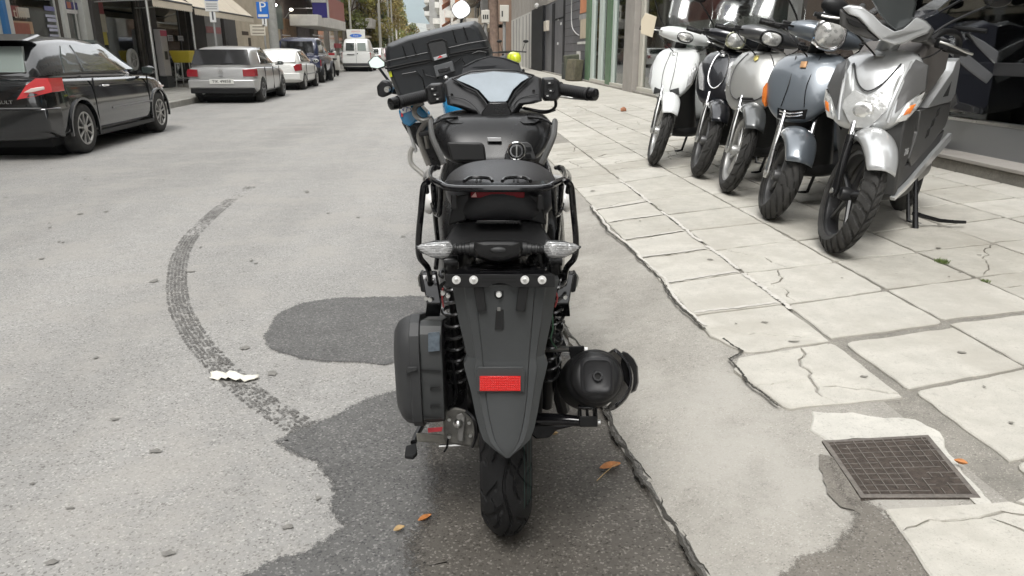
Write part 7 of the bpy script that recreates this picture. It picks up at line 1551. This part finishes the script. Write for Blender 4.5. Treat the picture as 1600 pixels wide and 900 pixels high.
# goods inside the green framed shop
gd = random.Random(4)
for i, (px_, py_, w_, h_, c) in enumerate(((931, 28, 1.0, .5, (.03, .05, .2)), (932, 62, .9, .35, (.5, .2, .06)), (947, 20, .9, .6, (.12, .12, .13)), (946, 62, 1.0, .6, (.05, .17, .15)), (931, 95, 1.2, .8, (.05, .09, .08)), (966, 28, .35, .6, (.25, .02, .03)), (967, 44, .9, .25, (.10, .07, .35)), (972, 70, 1.2, 1.2, (.42, .44, .46)), (974, 108, .5, 1.0, (.03, .10, .42)), (965, 108, .5, .35, (.5, .2, .16)), (944, 105, 1.1, .9, (.2, .27, .26)), (972, 125, .8, .2, (.3, .10, .05)), (931, 50, .4, .3, (.5, .25, .1)), (980, 105, .3, .8, (.02, .02, .03)))):
    p = R3(px_, py_, XR+.35); b = B(); b.box((p.x+.1*gd.random(), p.y, p.z), (.15, w_, h_)); mk('shop_goods', b, mat('goods%d' % i, c, .6, var=.2, vscale=6), RB, bev=.03)
for i in range(4): p = R3(947, 14+i*5, XR+.2); b = B(); b.box((p.x, p.y, p.z), (.01, .7, .09)); mk('white_notice', b, sgw, RB)
rb('taupe_pillar', 984, 999, .1, 3.4, -.15, .2, taupe)
rb('window_post', 1001, 1006, .3, 3.4, -.02, .08, creamf); rb('window_sill', 1001, 1100, .2, .36, -.05, .1, creamf)
b = B(); b.bx(XR+.25, XR+.27, yR(1045), yR(1001), .3, 3.4); mk('beige_blind', b, mat('beige_blind', (.27, .24, .20), .8), RB)
b = B(); b.bx(XR+.03, XR+.04, yR(1235), yR(1003), .3, 3.4); mk('shop_window', b, glassmat('frosted_film_glass', (.75, .76, .74), .12), RB)
b = B(); b.bx(XR+.35, XR+.37, yR(1235), yR(1046), .3, 3.4); mk('pale_backdrop', b, mat('pale_backdrop', (.40, .395, .38), .8, var=.12, vscale=2), RB)
for px_, wv, cc_ in ((1078, .5, (.35, .36, .45)), (1130, .3, (.45, .44, .42))): p = R3(px_, 20, XR+.3); b = B(); b.box((p.x, p.y, 1.6), (.02, wv, 2.6)); mk('banner', b, mat('banner%d' % px_, cc_, .7), RB)
rb('mullion', 1232, 1246, .2, 3.4, -.05, .1, mat('grey_mullion', (.22, .215, .21), .5))
rb('dark_brown_wall', 1246, 1415, .2, 3.4, .02, .2, mat('brown_black_glazing', (.055, .042, .036), .25, coat=.4, var=.3, vscale=1.5), pyr=30)
rb('mullion', 1415, 1424, .2, 3.4, -.04, .2, blkp, pyr=30)
# black showroom with plinth and step
b = B(); b.bx(XR+.03, XR+.04, 3.6, yR(1424, 30), .42, 3.4); mk('showroom_glass', b, glassmat('dark_showroom_glass', (.55, .56, .56), .01), RB)
b = B(); b.bx(XR+1.6, XR+1.7, 3.0, 8.6, .2, 3.4); mk('showroom_back_wall', b, black_hole, RB)
b = B(); b.bx(XR+.0, XR+1.6, 3.0, 8.6, .3, .36); mk('showroom_floor', b, mat('black_floor', (.015, .015, .015), .3), RB)
b = B(); b.bx(XR+.05, XR+1.65, 8.35, 8.45, .2, 3.4); mk('showroom_side_wall', b, black_hole, RB)
b = B(); b.bx(XR-.02, XR+.06, 3.0, 8.45, .30, .62); mk('silver_plinth', b, mat('silver_plinth', (.33, .34, .35), .35, .7), RB, bev=.004)
b = B(); b.bx(XR-.025, XR+.07, 3.0, 8.45, .62, .65); mk('plinth_cap', b, steel, RB, bev=.003)
b = B(); b.bx(XR+.02, XR+.08, 3.0, 8.45, 1.05, 1.16); mk('glazing_bar', b, mat('dark_bar', (.05, .05, .052), .4), RB, bev=.004)
b = B(); b.bx(XR-.30, XR+.0, 2.5, 8.6, .10, .31); st_ = mk('stone_step', b, mort, RB, bev=.015)
b = B(); b.bx(XR-.33, XR+.0, 2.5, 8.6, .312, .345); mk('step_cap', b, taupe, RB, bev=.006)
for px_, py_ in ((1000, 145),): pass
# raised threshold along the shops
b = B(); b.add([(1.32, 15.6, zb(1.32, 0)+.009), (4.9, 15.6, zb(4.9, 0)+.009), (4.9, 60, zb(4.9, 0)+.009), (1.32, 60, zb(1.32, 0)+.009)], [(0, 1, 2, 3)]); struct(mk('far_pavement', b, slabm2))
b = B(); b.bx(XR-.12, XR, 8.7, 46, .12, .26); mk('threshold', b, mort, RB, bev=.01)
# upper windows
z = 4.4
while z < 14:
    y = 6.5
    while y < 44: b = B(); b.bx(XR-.03, XR+.02, y, y+1.4, z, z+1.6); w_ = mk('window', b, MATS['dark_glazing'], RB); b = B(); b.bx(XR-.1, XR+.0, y-.1, y+1.5, z-.12, z-.04); mk('sill', b, frame_m, w_); y += 3.2
    z += 3.1
# brown trunk, meter boxes, lime motorcycle, bicycle clutter on the right pavement
p = on_x(772, 98, 2.4); t = thing('bare_trunk', 'thick brown tree trunk rising behind the top case', 'tree', (2.4, p.y, .1)); b = B(); b.tube([(0, 0, 0), (.03, 0, 1.6), (-.02, 0, 3.4), (.05, 0, 5.6)], [.30, .25, .24, .20], 14); mk('trunk', b, mat('brown_bark', (.19, .135, .105), .9, var=.3, vscale=6, bump=.8, bscale=14), t, smooth=True)
for a, r2 in ((0.4, 1.6), (2.6, 1.4), (4.4, 1.5)): b = B(); b.tube([(.05, 0, 5.3), (r2*.5*math.cos(a), r2*.5*math.sin(a), 6.5), (r2*math.cos(a), r2*math.sin(a), 8.2)], [.15, .10, .04], 8); mk('branch', b, MATS['brown_bark'], t, smooth=True)
rnd = random.Random(6); b = B(); vs = []; fs = []
for i in range(1500):
    d = Vector((rnd.gauss(0, 1.1), rnd.gauss(0, 1.2), 7.6+rnd.gauss(0, 1.0))); u = Vector((rnd.gauss(0, 1), rnd.gauss(0, 1), rnd.gauss(0, 1))).normalized()*.13; v = u.orthogonal()*.6; k = len(vs); vs += [d+u, d+v, d-u, d-v]; fs.append((k, k+1, k+2, k+3))
me = bpy.data.meshes.new('crown'); me.from_pydata([tuple(q) for q in vs], [], fs); me.materials.append(leafmats[1]); o = bpy.data.objects.new('crown', me); COL.objects.link(o); o.parent = t; stuff(o)
for i, (px0, px1, py0, py1, Y, lb) in enumerate(((752, 765, 16, 36, 34, 'white meter box with three slots left of the brown trunk'), (781, 795, 8, 34, 34, 'white meter box right of the brown trunk'))):
    a, c = on_y(px0, py0, Y), on_y(px1, py1, Y); t = thing('meter_box', lb, 'meter box', ((a.x+c.x)/2, Y, (a.z+c.z)/2)); w_, h_ = (c.x-a.x)/2, (a.z-c.z)/2
    b = B(); b.bx(-w_, w_, -.1, .1, -h_, h_); mk('cabinet', b, mat('meter_white', (.50, .48, .43), .6), t, bev=.02); b = B(); b.tube([(0, .08, -h_), (0, .08, -(t.location.z-.1))], .07, 8); mk('post', b, greyp, t)
    for k in range(3 if i == 0 else 1): b = B(); b.bx(-w_*.5+k*w_*.5-.03, -w_*.5+k*w_*.5+.03, -.11, -.1, -h_*.4, h_*.3); mk('slot', b, dgry, t)
lm = thing('lime_motorcycle', 'lime yellow motorcycle parked on the far right pavement', 'motorcycle', on_y(806, 112, 19)); lm.location = (on_y(806, 112, 19).x, 19, .12)
lime = mat('lime_paint', (.55, .62, .03), .35, coat=.7)
b = B(); b.loft([[(-.10, -.1, .78), (.10, -.1, .78), (.16, -.08, .98), (.12, -.05, 1.12), (-.12, -.05, 1.12), (-.16, -.08, .98)], [(-.14, .3, .74), (.14, .3, .74), (.18, .3, .95), (.12, .3, 1.12), (-.12, .3, 1.12), (-.18, .3, .95)]]); mk('tail_fairing', b, lime, lm, smooth=True, sub=1)
b = B(); b.ball((0, .75, .95), (.17, .32, .16), 14, 8); mk('tank', b, lime, lm, smooth=True)
for y_ in (0, 1.4): b = B(); b.lathe([(.2, -.05), (.28, -.06), (.31, 0), (.28, .06), (.2, .05), (.2, -.05)], (0, y_, .31), 'x', 28); mk('wheel', b, rub, lm, smooth=True)
b = B(); b.tube([(-.36, .95, 1.10), (0, 1.05, 1.12), (.36, .95, 1.10)], .018, 8); mk('handlebar', b, blk, lm, smooth=True)
for sg in (-1, 1):
    b = B(); b.tube([(sg*.08, 1.4, .31), (sg*.08, 1.1, 1.05)], .025, 8); mk('fork', b, steel, lm); b = B(); b.tube([(sg*.25, 1.0, 1.1), (sg*.32, .95, 1.32)], .008, 6); b.ball((sg*.34, .95, 1.36), (.07, .02, .04), 8, 6); mk('mirror', b, blk, lm)
b = B(); b.bx(-.12, .12, .1, 1.2, .35, .75); mk('engine', b, dgry, lm, bev=.05); b = B(); b.bx(-.1, .1, -.2, -.15, .45, .68); mk('mudguard', b, blk, lm)
rc = thing('red_white_scooter', 'red and white scooter rear beside the lime motorcycle', 'scooter', (on_y(790, 105, 21).x, 21, .12))
b = B(); b.ball((0, .1, .72), (.19, .35, .24), 14, 8); mk('rear_body', b, mat('cream_body', (.5, .47, .42), .4), rc, smooth=True); b = B(); b.bx(-.17, .17, -.28, -.2, .66, .78); mk('tail_light', b, redlamp, rc, bev=.02)
for y_ in (0, 1.2): b = B(); b.lathe([(.13, -.05), (.2, -.06), (.24, 0), (.2, .06), (.13, .05), (.13, -.05)], (0, y_, .24), 'x', 20); mk('wheel', b, rub, rc, smooth=True)
b = B(); b.ball((0, .2, .95), (.15, .4, .06), 12, 6); mk('seat', b, blk, rc, smooth=True); b = B(); b.tube([(0, 1.2, .24), (0, 1.0, 1.05)], .03, 8); b.tube([(-.33, .95, 1.08), (.33, .95, 1.08)], .02, 8); mk('steering', b, blk, rc); b = B(); b.loft([[(-.2, .9, .3), (.2, .9, .3), (.2, .96, .3), (-.2, .96, .3)], [(-.16, .85, .95), (.16, .85, .95), (.16, .9, .95), (-.16, .9, .95)]]); mk('leg_shield', b, MATS['cream_body'], rc, bev=.02)
# scooter parked at the left kerb before the van
lf = thing('kerb_scooter', 'pale scooter parked at the kerb between the navy car and the white van', 'scooter', (on_y(522, 118, 38.5).x, 38.5, 0))
for y_ in (0, 1.25): b = B(); b.lathe([(.13, -.05), (.22, -.06), (.26, 0), (.22, .06), (.13, .05), (.13, -.05)], (0, y_, .26), 'x', 20); mk('wheel', b, rub, lf, smooth=True)
b = B(); b.ball((0, .2, .62), (.2, .5, .22), 14, 8); mk('rear_body', b, mat('pale_scooter', (.45, .44, .40), .35), lf, smooth=True); b = B(); b.ball((0, .3, .84), (.16, .45, .07), 12, 6); mk('seat', b, blk, lf, smooth=True)
b = B(); b.box((0, -.15, 1.05), (.40, .36, .32)); mk('top_box', b, mat('pale_scooter', (.45, .44, .4)), lf, bev=.05); b = B(); b.box((0, -.33, 1.08), (.3, .02, .1)); mk('box_reflector', b, darkred, lf)
b = B(); b.tube([(0, 1.25, .26), (0, 1.05, 1.05)], .035, 8); b.tube([(-.34, 1.0, 1.08), (.34, 1.0, 1.08)], .025, 8); mk('steering', b, blk, lf); b = B(); b.loft([[(-.2, .9, .3), (.2, .9, .3), (.2, .97, .3), (-.2, .97, .3)], [(-.19, .95, 1.0), (.19, .95, 1.0), (.19, 1.0, 1.0), (-.19, 1.0, 1.0)]]); mk('leg_shield', b, MATS['pale_scooter'], lf, bev=.03)
b = B(); b.bx(-.1, .1, -.45, -.43, .4, .55); mk('number_plate', b, platew, lf)
# ================================================================ LEANING MOTORCYCLE WITH TOP CASE, AHEAD OF THE SCOOTER
def W2(px, py, d):
    r = Vector(sight(px, py)); return Vector((0, 0, CAM_H))+r*(d/r.dot(FW))
MO = thing('touring_motorcycle', 'leaning motorcycle with a big black top case and blue side panel', 'motorcycle', Cw(-.09, 4.0), 0)
MOL = MO.location.copy(); LN = Matrix.Rotation(-YAW, 4, 'Z') @ Matrix.Rotation(R(-12), 4, 'Y'); LNI = LN.inverted()
def q2(px, py, d): return W2(px, py, d)-MOL
def lm(v): return LN @ Vector(v)          # bike frame (x right, y forward, z up) to the leaning place
def mlo(name, secs, m, n=6, par=None, power=2.6, sub=1):
    b = B(); rings = []
    for y, xc, wd, z0, z1 in secs:
        zc, h = (z0+z1)/2, (z1-z0)/2; rings.append([lm((xc+wd*math.copysign(abs(math.cos(a))**(2/power), math.cos(a)), y, zc+h*math.copysign(abs(math.sin(a))**(2/power), math.sin(a)))) for a in [2*math.pi*k/(4*n) for k in range(4*n)]])
    b.loft(rings); return mk(name, b, m, par or MO, smooth=True, sub=sub)
def p2(name, pts, d, th_, m, par=MO, bev=.002, tilt=0):
    cy = sum(y for x, y in pts)/len(pts); b = B(); a = [q2(x, y, d+(cy-y)*tilt) for x, y in pts]; off = Vector((FW.x*th_, FW.y*th_, 0)); b.loft([a, [p+off for p in a]]); return mk(name, b, m, par, bev=bev)
bluem = mat('blue_motorcycle_paint', (.01, .20, .42), .25, coat=.8)
casem = mat('black_case_plastic', (.018, .020, .022), .42, spec=.35, bump=.08, bscale=700)
for y_, nm in ((0, 'rear_wheel'), (1.5, 'front_wheel')):
    b = B(); tyre(b, .32, .15 if y_ == 0 else .11, 80, 14, None, .004, .45, .76); b.xf(LN @ Matrix.Translation((0, y_, .32))); w_ = mk(nm, b, rubd, MO, smooth=True)
    b = B(); b.lathe([(.22, -.03), (.245, -.035), (.245, .035), (.22, .03), (.21, 0), (.22, -.03)], axis='x', n=30); b.lathe([(.03, -.07), (.05, 0), (.03, .07)], axis='x', n=14, cap=True)
    for k in range(5): a = k*1.2566; b.tube([(0, .03*math.cos(a), .03*math.sin(a)), (0, .22*math.cos(a), .22*math.sin(a))], .014, 6)
    b.xf(LN @ Matrix.Translation((0, y_, .32))); mk('rim', b, dark_w, w_, smooth=True)
mlo('tail_body', [(-.35, 0, .06, .80, .88), (-.1, 0, .11, .76, .92), (.25, 0, .14, .72, .92), (.5, 0, .15, .62, .86)], blk2)
mlo('seat', [(-.25, 0, .10, .90, .95), (.1, 0, .15, .91, 1.0), (.45, 0, .15, .86, .93), (.7, 0, .11, .85, .94)], MATS['black_vinyl'])
mlo('fuel_tank', [(.65, 0, .10, .80, .98), (.85, 0, .17, .78, 1.08), (1.1, 0, .18, .76, 1.10), (1.3, 0, .12, .74, 1.02)], bluem)
mlo('engine', [(.35, 0, .12, .30, .60), (.6, 0, .19, .25, .70), (1.0, 0, .19, .26, .74), (1.2, 0, .12, .4, .7)], dgry)
mlo('front_fairing', [(1.2, 0, .2, .8, 1.1), (1.45, 0, .17, .8, 1.18), (1.7, 0, .08, .85, 1.05)], bluem)
b = B()
for sg in (-1, 1): b.tube([lm((sg*.09, 1.5, .32)), lm((sg*.09, 1.3, 1.0))], .026, 8); mk('fork', b, steel, MO, smooth=True); b = B()
b = B(); b.tube([lm((-.40, .98, 1.08)), lm((-.15, 1.1, 1.10)), lm((.15, 1.1, 1.10)), lm((.40, .98, 1.08))], .014, 8); mk('handlebar', b, blk, MO, smooth=True)
b = B(); b.tube([lm((.13, .3, .32)), lm((.20, 0, .42)), lm((.22, -.3, .52))], [.03, .055, .06], 12); mk('exhaust', b, steel, MO, smooth=True)
b = B(); b.tube([lm((-.15, .6, .3)), q2(676, 300, 4.3)*.0+lm((-.32, .62, .0))+Vector((0, 0, .07))], .012, 8); mk('side_stand', b, blk, MO, smooth=True)
# top case
cs = [(602, 80), (606, 72), (635, 60), (710, 41.5), (738, 37), (747, 42), (754, 55), (765, 82), (766, 96), (752, 108), (690, 150), (637, 160), (622, 152), (614, 132), (604, 107)]
def inset(p, s, dx=0, dy=0): cx, cy = sum(a for a, _ in p)/len(p), sum(c for _, c in p)/len(p); return [(cx+(x-cx)*s+dx, cy+(y-cy)*s+dy) for x, y in p]
b = B(); b.loft([[q2(x, y, 3.50) for x, y in inset(cs, .93)], [q2(x, y, 3.52) for x, y in inset(cs, .985)], [q2(x, y, 3.56) for x, y in cs], [q2(x, y, 3.80) for x, y in inset(cs, 1.03, 2, -3)], [q2(x, y, 3.93) for x, y in inset(cs, .96, 2, -3)]])
tc_ = mk('top_case', b, casem, MO, smooth=True, ang=30, bev=.004)
for pts, r_ in ((((602, 107), (640, 99), (672, 93), (700, 85), (730, 79), (764, 74)), .0045), (((605, 111), (640, 103), (672, 97)), .003), (((702, 89), (730, 82), (764, 78)), .003), (((603, 96), (640, 88), (668, 82)), .002), (((700, 75), (730, 68), (760, 63)), .002)):
    b = B(); b.tube([q2(x, y, 3.495) for x, y in pts], r_, 6); mk('lid_seam', b, black_hole if r_ > .002 else blk2, tc_)
for x, y, x2, y2 in ((629, 72, 635, 91), (644, 67, 650, 85), (707, 47, 713, 67), (724, 42, 731, 63)):
    b = B(); b.tube([q2(x, y, 3.497), q2(x2, y2, 3.492)], .0028, 6); mk('lid_rib', b, blk2, tc_)
p2('upper_latch', [(668, 68), (690, 62), (696, 65), (701, 90), (676, 97)], 3.475, .03, dgry, tc_, .004)
b = B(); b.tube([q2(x, y, 3.475) for x, y in ((675, 97), (667, 68), (671, 65), (691, 61), (697, 64), (702, 90))], .004, 6); mk('latch_outline', b, black_hole, tc_)
p2('badge_plate', [(677, 90), (697, 84), (699, 89), (679, 95)], 3.47, .008, mat('badge_silver', (.4, .41, .42), .35, .4), tc_, .001)
p2('badge_triangle', [(683, 91.5), (687.5, 86.5), (692, 89)], 3.466, .003, redl, tc_, 0)
p2('lower_latch', [(677, 103), (706, 95), (711, 111), (682, 121)], 3.48, .03, mat('latch_grey', (.09, .095, .10), .45), tc_, .003)
p2('latch_button', [(684, 109), (702, 104), (704, 110), (686, 115)], 3.472, .01, blk2, tc_, .002)
for pts in ([(660, 108), (664, 117), (684, 122)], [(708, 100), (722, 90), (730, 110)], [(628, 116), (650, 112), (660, 122), (664, 140)], [(738, 84), (748, 80), (760, 82)]):
    b = B(); b.tube([q2(x, y, 3.492) for x, y in pts], .0026, 6); mk('body_rib', b, blk2, tc_)
p2('yellow_reflector', [(607, 112), (611, 111), (613, 120), (609, 121)], 3.50, .02, mat('lime_reflector', (.5, .55, .02), .3), tc_, .001)
b = B(); b.loft([[lm((-.16, -.45, .93)), lm((.16, -.45, .93)), lm((.16, 0, .95)), lm((-.16, 0, .95))], [lm((-.16, -.45, .95)), lm((.16, -.45, .95)), lm((.16, 0, .97)), lm((-.16, 0, .97))]]); mk('case_rack', b, blk, MO, bev=.005)
# mirrors, hand guard, indicator
def oval(name, cx, cy, rx, ry, rot, d, th_, m, par=MO, pw=.8):
    pts = []
    for k in range(24):
        a = 2*math.pi*k/24; x, y = rx*math.copysign(abs(math.cos(a))**pw, math.cos(a)), ry*math.copysign(abs(math.sin(a))**pw, math.sin(a)); pts.append((cx+x*math.cos(rot)-y*math.sin(rot), cy+x*math.sin(rot)+y*math.cos(rot)))
    return p2(name, pts, d, th_, m, par, .001)
mirm = mat('mirror_glass_bright', (.92, .93, .93), .12, .75)
o1 = oval('mirror', 720.5, 15, 14.5, 14, -.6, 4.42, .03, blk2); oval('mirror_glass', 720.5, 15, 13.6, 13, -.6, 4.405, .012, mirm, o1)
pts = [(574, 97), (583, 88), (590, 87), (602, 97), (602, 104), (590, 108), (578, 106)]; o2 = p2('mirror', pts, 4.42, .03, blk2, tilt=.0028); p2('mirror_glass', inset(pts, .88), 4.388, .01, mat('mirror_glass_green', (.34, .40, .37), .12, .8), o2, .001, .0012)
b = B(); b.tube([q2(722, 28, 4.43), q2(716, 60, 4.6), q2(700, 90, 4.8)], .008, 8); b = b; mk('mirror_stem', b, blk, MO); b = B(); b.tube([q2(592, 106, 4.43), q2(610, 130, 4.6), q2(650, 150, 4.9)], .008, 8); mk('mirror_stem', b, blk, MO)
hg_ = p2('hand_guard', [(588, 135), (597, 125), (607, 127), (613, 135), (611, 147), (598, 153), (590, 150)], 4.1, .10, blk, MO, .01)
b = B(); b.tube([q2(604, 140, 4.08), q2(618, 133, 4.2)], .015, 10); mk('grip_end', b, steel, hg_, smooth=True); b = B(); b.tube([q2(605, 140, 4.14), q2(660, 150, 4.5)], .018, 8); mk('grip', b, rub, MO)
# blue rear side and rails seen left of the scooter
p2('blue_side_panel', [(622, 172), (640, 166), (654, 163), (668, 178), (668, 186), (650, 190), (640, 198), (630, 194), (625, 184)], 3.75, .12, bluem, MO, .008)
p2('white_stripe', [(624, 170), (640, 165), (645, 172), (628, 178)], 3.742, .01, whitep, MO, .001); p2('red_stripe', [(626, 176), (629, 175), (630, 182), (627, 183)], 3.742, .01, redl, MO, .0005)
t = text('side_letters', 'NTX', .035, mat('blue_ink', (.02, .05, .2), .4), q2(635, 171.5, 3.735), (R(90), R(16), -YAW), MO, .0008)
p2('dark_side', [(626, 190), (650, 192), (668, 190), (690, 215), (688, 262), (672, 262), (655, 232), (640, 214)], 3.9, .2, blk2, MO, .01)
p2('white_lower_strip', [(634, 196), (639, 199), (652, 236), (648, 240)], 3.78, .02, mat('pale_strip', (.42, .42, .41), .4), MO, .002)
rail = mat('satin_rail', (.30, .29, .27), .35, .8)
for pts, r_ in (([(662, 160), (650, 166), (648, 178), (660, 188), (676, 184)], .012), ([(676, 184), (662, 196), (655, 212), (661, 235), (670, 258)], .014), ([(645, 230), (641, 240), (643, 256), (660, 272), (672, 284)], .012), ([(655, 212), (664, 208), (668, 232)], .010)):
    b = B(); b.tube(arc([q2(x, y, 3.62) for x, y in pts], 5), r_, 8); mk('pannier_rail', b, rail if r_ != .012 or pts[0][0] != 645 else mat('pale_rail', (.5, .49, .46), .35, .5), MO, smooth=True)
# ================================================================ SPORT BIKES IN THE DARK SHOWROOM
def sportbike(loc, rz, label, seed):
    t = thing('showroom_motorcycle', label, 'motorcycle', loc, rz, 'motorcycles in the dark showroom'); t.scale = (1.12,)*3
    dk = mat('showroom_black_paint', (.016, .017, .022), .15, coat=1); sl = mat('showroom_silver_panel', (.22, .225, .235), .25, .4, coat=.6)
    for y_ in (0, 1.4):
        b = B(); tyre(b, .30, .14, 60, 12, None, .004, .45, .74); b.xf(Matrix.Translation((0, y_, .3))); w_ = mk('wheel', b, rub, t, smooth=True); b = B(); b.lathe([(.2, -.03), (.225, -.035), (.225, .035), (.2, .03), (.19, 0)], (0, y_, .3), 'x', 28); b.lathe([(.03, -.07), (.05, 0), (.03, .07)], (0, y_, .3), 'x', 12, cap=True)
        for k in range(5): a = k*1.2566; b.tube([(0, y_+.03*math.cos(a), .3+.03*math.sin(a)), (0, y_+.2*math.cos(a), .3+.2*math.sin(a))], .014, 6)
        mk('rim', b, grey_w, w_, smooth=True)
    def pr(name, pts, w0, w1, m, bev=.01):
        b = B(); n = len(pts); cy_, cz_ = sum(p[0] for p in pts)/n, sum(p[1] for p in pts)/n
        s_ = [(cy_+(y-cy_)*.82, cz_+(z-cz_)*.82) for y, z in pts]
        b.loft([[(-w1, y, z) for y, z in s_], [(-w0, y, z) for y, z in pts], [(w0, y, z) for y, z in pts], [(w1, y, z) for y, z in s_]]); return mk(name, b, m, t, bev=bev)
    pr('main_fairing', [(.55, .45), (.75, .30), (1.05, .35), (1.2, .62), (1.32, .85), (1.05, .95), (.8, .80), (.55, .72)], .16, .20, dk)
    pr('side_panel', [(.75, .62), (1.15, .86), (1.42, .98), (1.3, .86), (1.0, .66), (.8, .55)], .205, .215, sl, .004)
    pr('side_panel', [(.55, .70), (.9, .88), (1.05, .94), (.95, .84), (.7, .66)], .205, .213, sl, .004)
    pr('nose', [(1.15, .88), (1.45, .86), (1.62, .92), (1.55, 1.02), (1.3, 1.12), (1.1, 1.05)], .12, .16, dk)
    pr('tank', [(.45, .82), (.6, .98), (.85, 1.04), (1.05, .98), (1.0, .85), (.6, .78)], .10, .15, dk); pr('seat', [(-.1, .86), (.3, .80), (.5, .80), (.5, .88), (.2, .9), (-.1, .95)], .09, .12, MATS['black_vinyl'])
    pr('tail', [(-.38, .98), (-.1, .84), (.35, .72), (.45, .80), (.0, .93), (-.3, 1.02)], .05, .11, sl)
    b = B(); b.ball((.09, 1.50, .95), (.05, .06, .035), 12, 8); b2 = b; mk('headlight', b, lensm, t, smooth=True); b = B(); b.ball((-.09, 1.50, .95), (.05, .06, .035), 12, 8); mk('headlight', b, lensm, t, smooth=True)
    b = B(); b.loft([[(-.13, 1.32, 1.10), (.13, 1.32, 1.10), (.08, 1.12, 1.24), (-.08, 1.12, 1.24)], [(-.13, 1.31, 1.10), (.13, 1.31, 1.10), (.08, 1.11, 1.24), (-.08, 1.11, 1.24)]]); mk('windscreen', b, MATS['dark_smoke_plastic'], t)
    for sg in (-1, 1):
        b = B(); b.tube([(sg*.10, 1.4, .3), (sg*.10, 1.18, .9)], .028, 10); mk('fork', b, steel, t, smooth=True)
        b = B(); b.tube([(sg*.12, 1.3, 1.08), (sg*.30, 1.2, 1.20)], .01, 6); ms = mk('mirror_stem', b, blk, t); b = B(); b.ball((sg*.36, 1.19, 1.22), (.09, .025, .045), 12, 8); mk('mirror', b, dgry, ms, smooth=True)
        b = B(); b.tube([(sg*.12, 1.12, .98), (sg*.33, 1.0, .95)], .018, 8); mk('grip', b, rub, t)
    b = B(); b.bx(-.13, .13, .35, 1.0, .32, .62); mk('engine', b, alu, t, bev=.04); b = B(); b.tube([(.12, .9, .35), (.15, .3, .25), (.18, -.15, .35)], [.03, .05, .06], 12); mk('exhaust', b, steel, t, smooth=True)
    b = B(); b.tube([(-.1, 0, .3), (-.08, .45, .42)], .03, 8); b.xf(Matrix.Identity(4)); mk('swingarm', b, alu, t)
    return t
sportbike((5.75, 6.9, .36), R(95), 'black and silver sport motorcycle nearest the glass in the dark showroom', 1)
sportbike((5.95, 8.0, .36), R(80), 'second black sport motorcycle deeper in the dark showroom', 2)
# ---------------------------------------------------------------- street continued unseen behind the camera: blocks added to shield surfaces from horizon light
def rear_shade_block(label, x0, x1, y0, y1, h, wm, face):
    t = thing('apartment_block', label, 'building', (face, y0, 0)); D_l = y1-y0; s = 1 if x0 >= face else -1
    b = B(); b.bx(x0-face, x1-face, 0, D_l, 0, h); mk('wall', b, wm, t)
    z = .4
    while z < h-2:
        for k in range(int(D_l/3.2)):
            b = B(); b.bx(-.03*s, .03*s, .8+k*3.2, 2.4+k*3.2, z+.5, z+2.3); mk('window', b, MATS['dark_glazing'], t)
        b = B(); b.bx(-1.1*s, 0, .4, D_l-.4, z+2.75, z+2.9); mk('balcony', b, MATS['white_render'], t); z += 3.1
rear_shade_block('unseen brown apartment block added behind the camera on the left to darken reflections', -16, -9.3, -34, 1.8, 17, Bn, -9.3)
rear_shade_block('unseen grey apartment block added behind the camera on the right to darken reflections', 5.0, 11, -34, 2.2, 17, Gy, 5.0)
# ---------------------------------------------------------------- the air
b = B(); b.bx(-1900, 1900, -70, 5200, -6.5, 780); hz = mk('haze', b, None); stuff(hz)
hm = bpy.data.materials.new('haze_air'); hm.use_nodes = True; hn = hm.node_tree; hn.nodes.remove(hn.nodes['Principled BSDF']); pv = hn.nodes.new('ShaderNodeVolumePrincipled'); pv.inputs['Color'].default_value = (.80, .88, .95, 1); pv.inputs['Density'].default_value = .00022
hn.links.new(pv.outputs[0], hn.nodes['Material Output'].inputs['Volume']); hz.data.materials.append(hm)
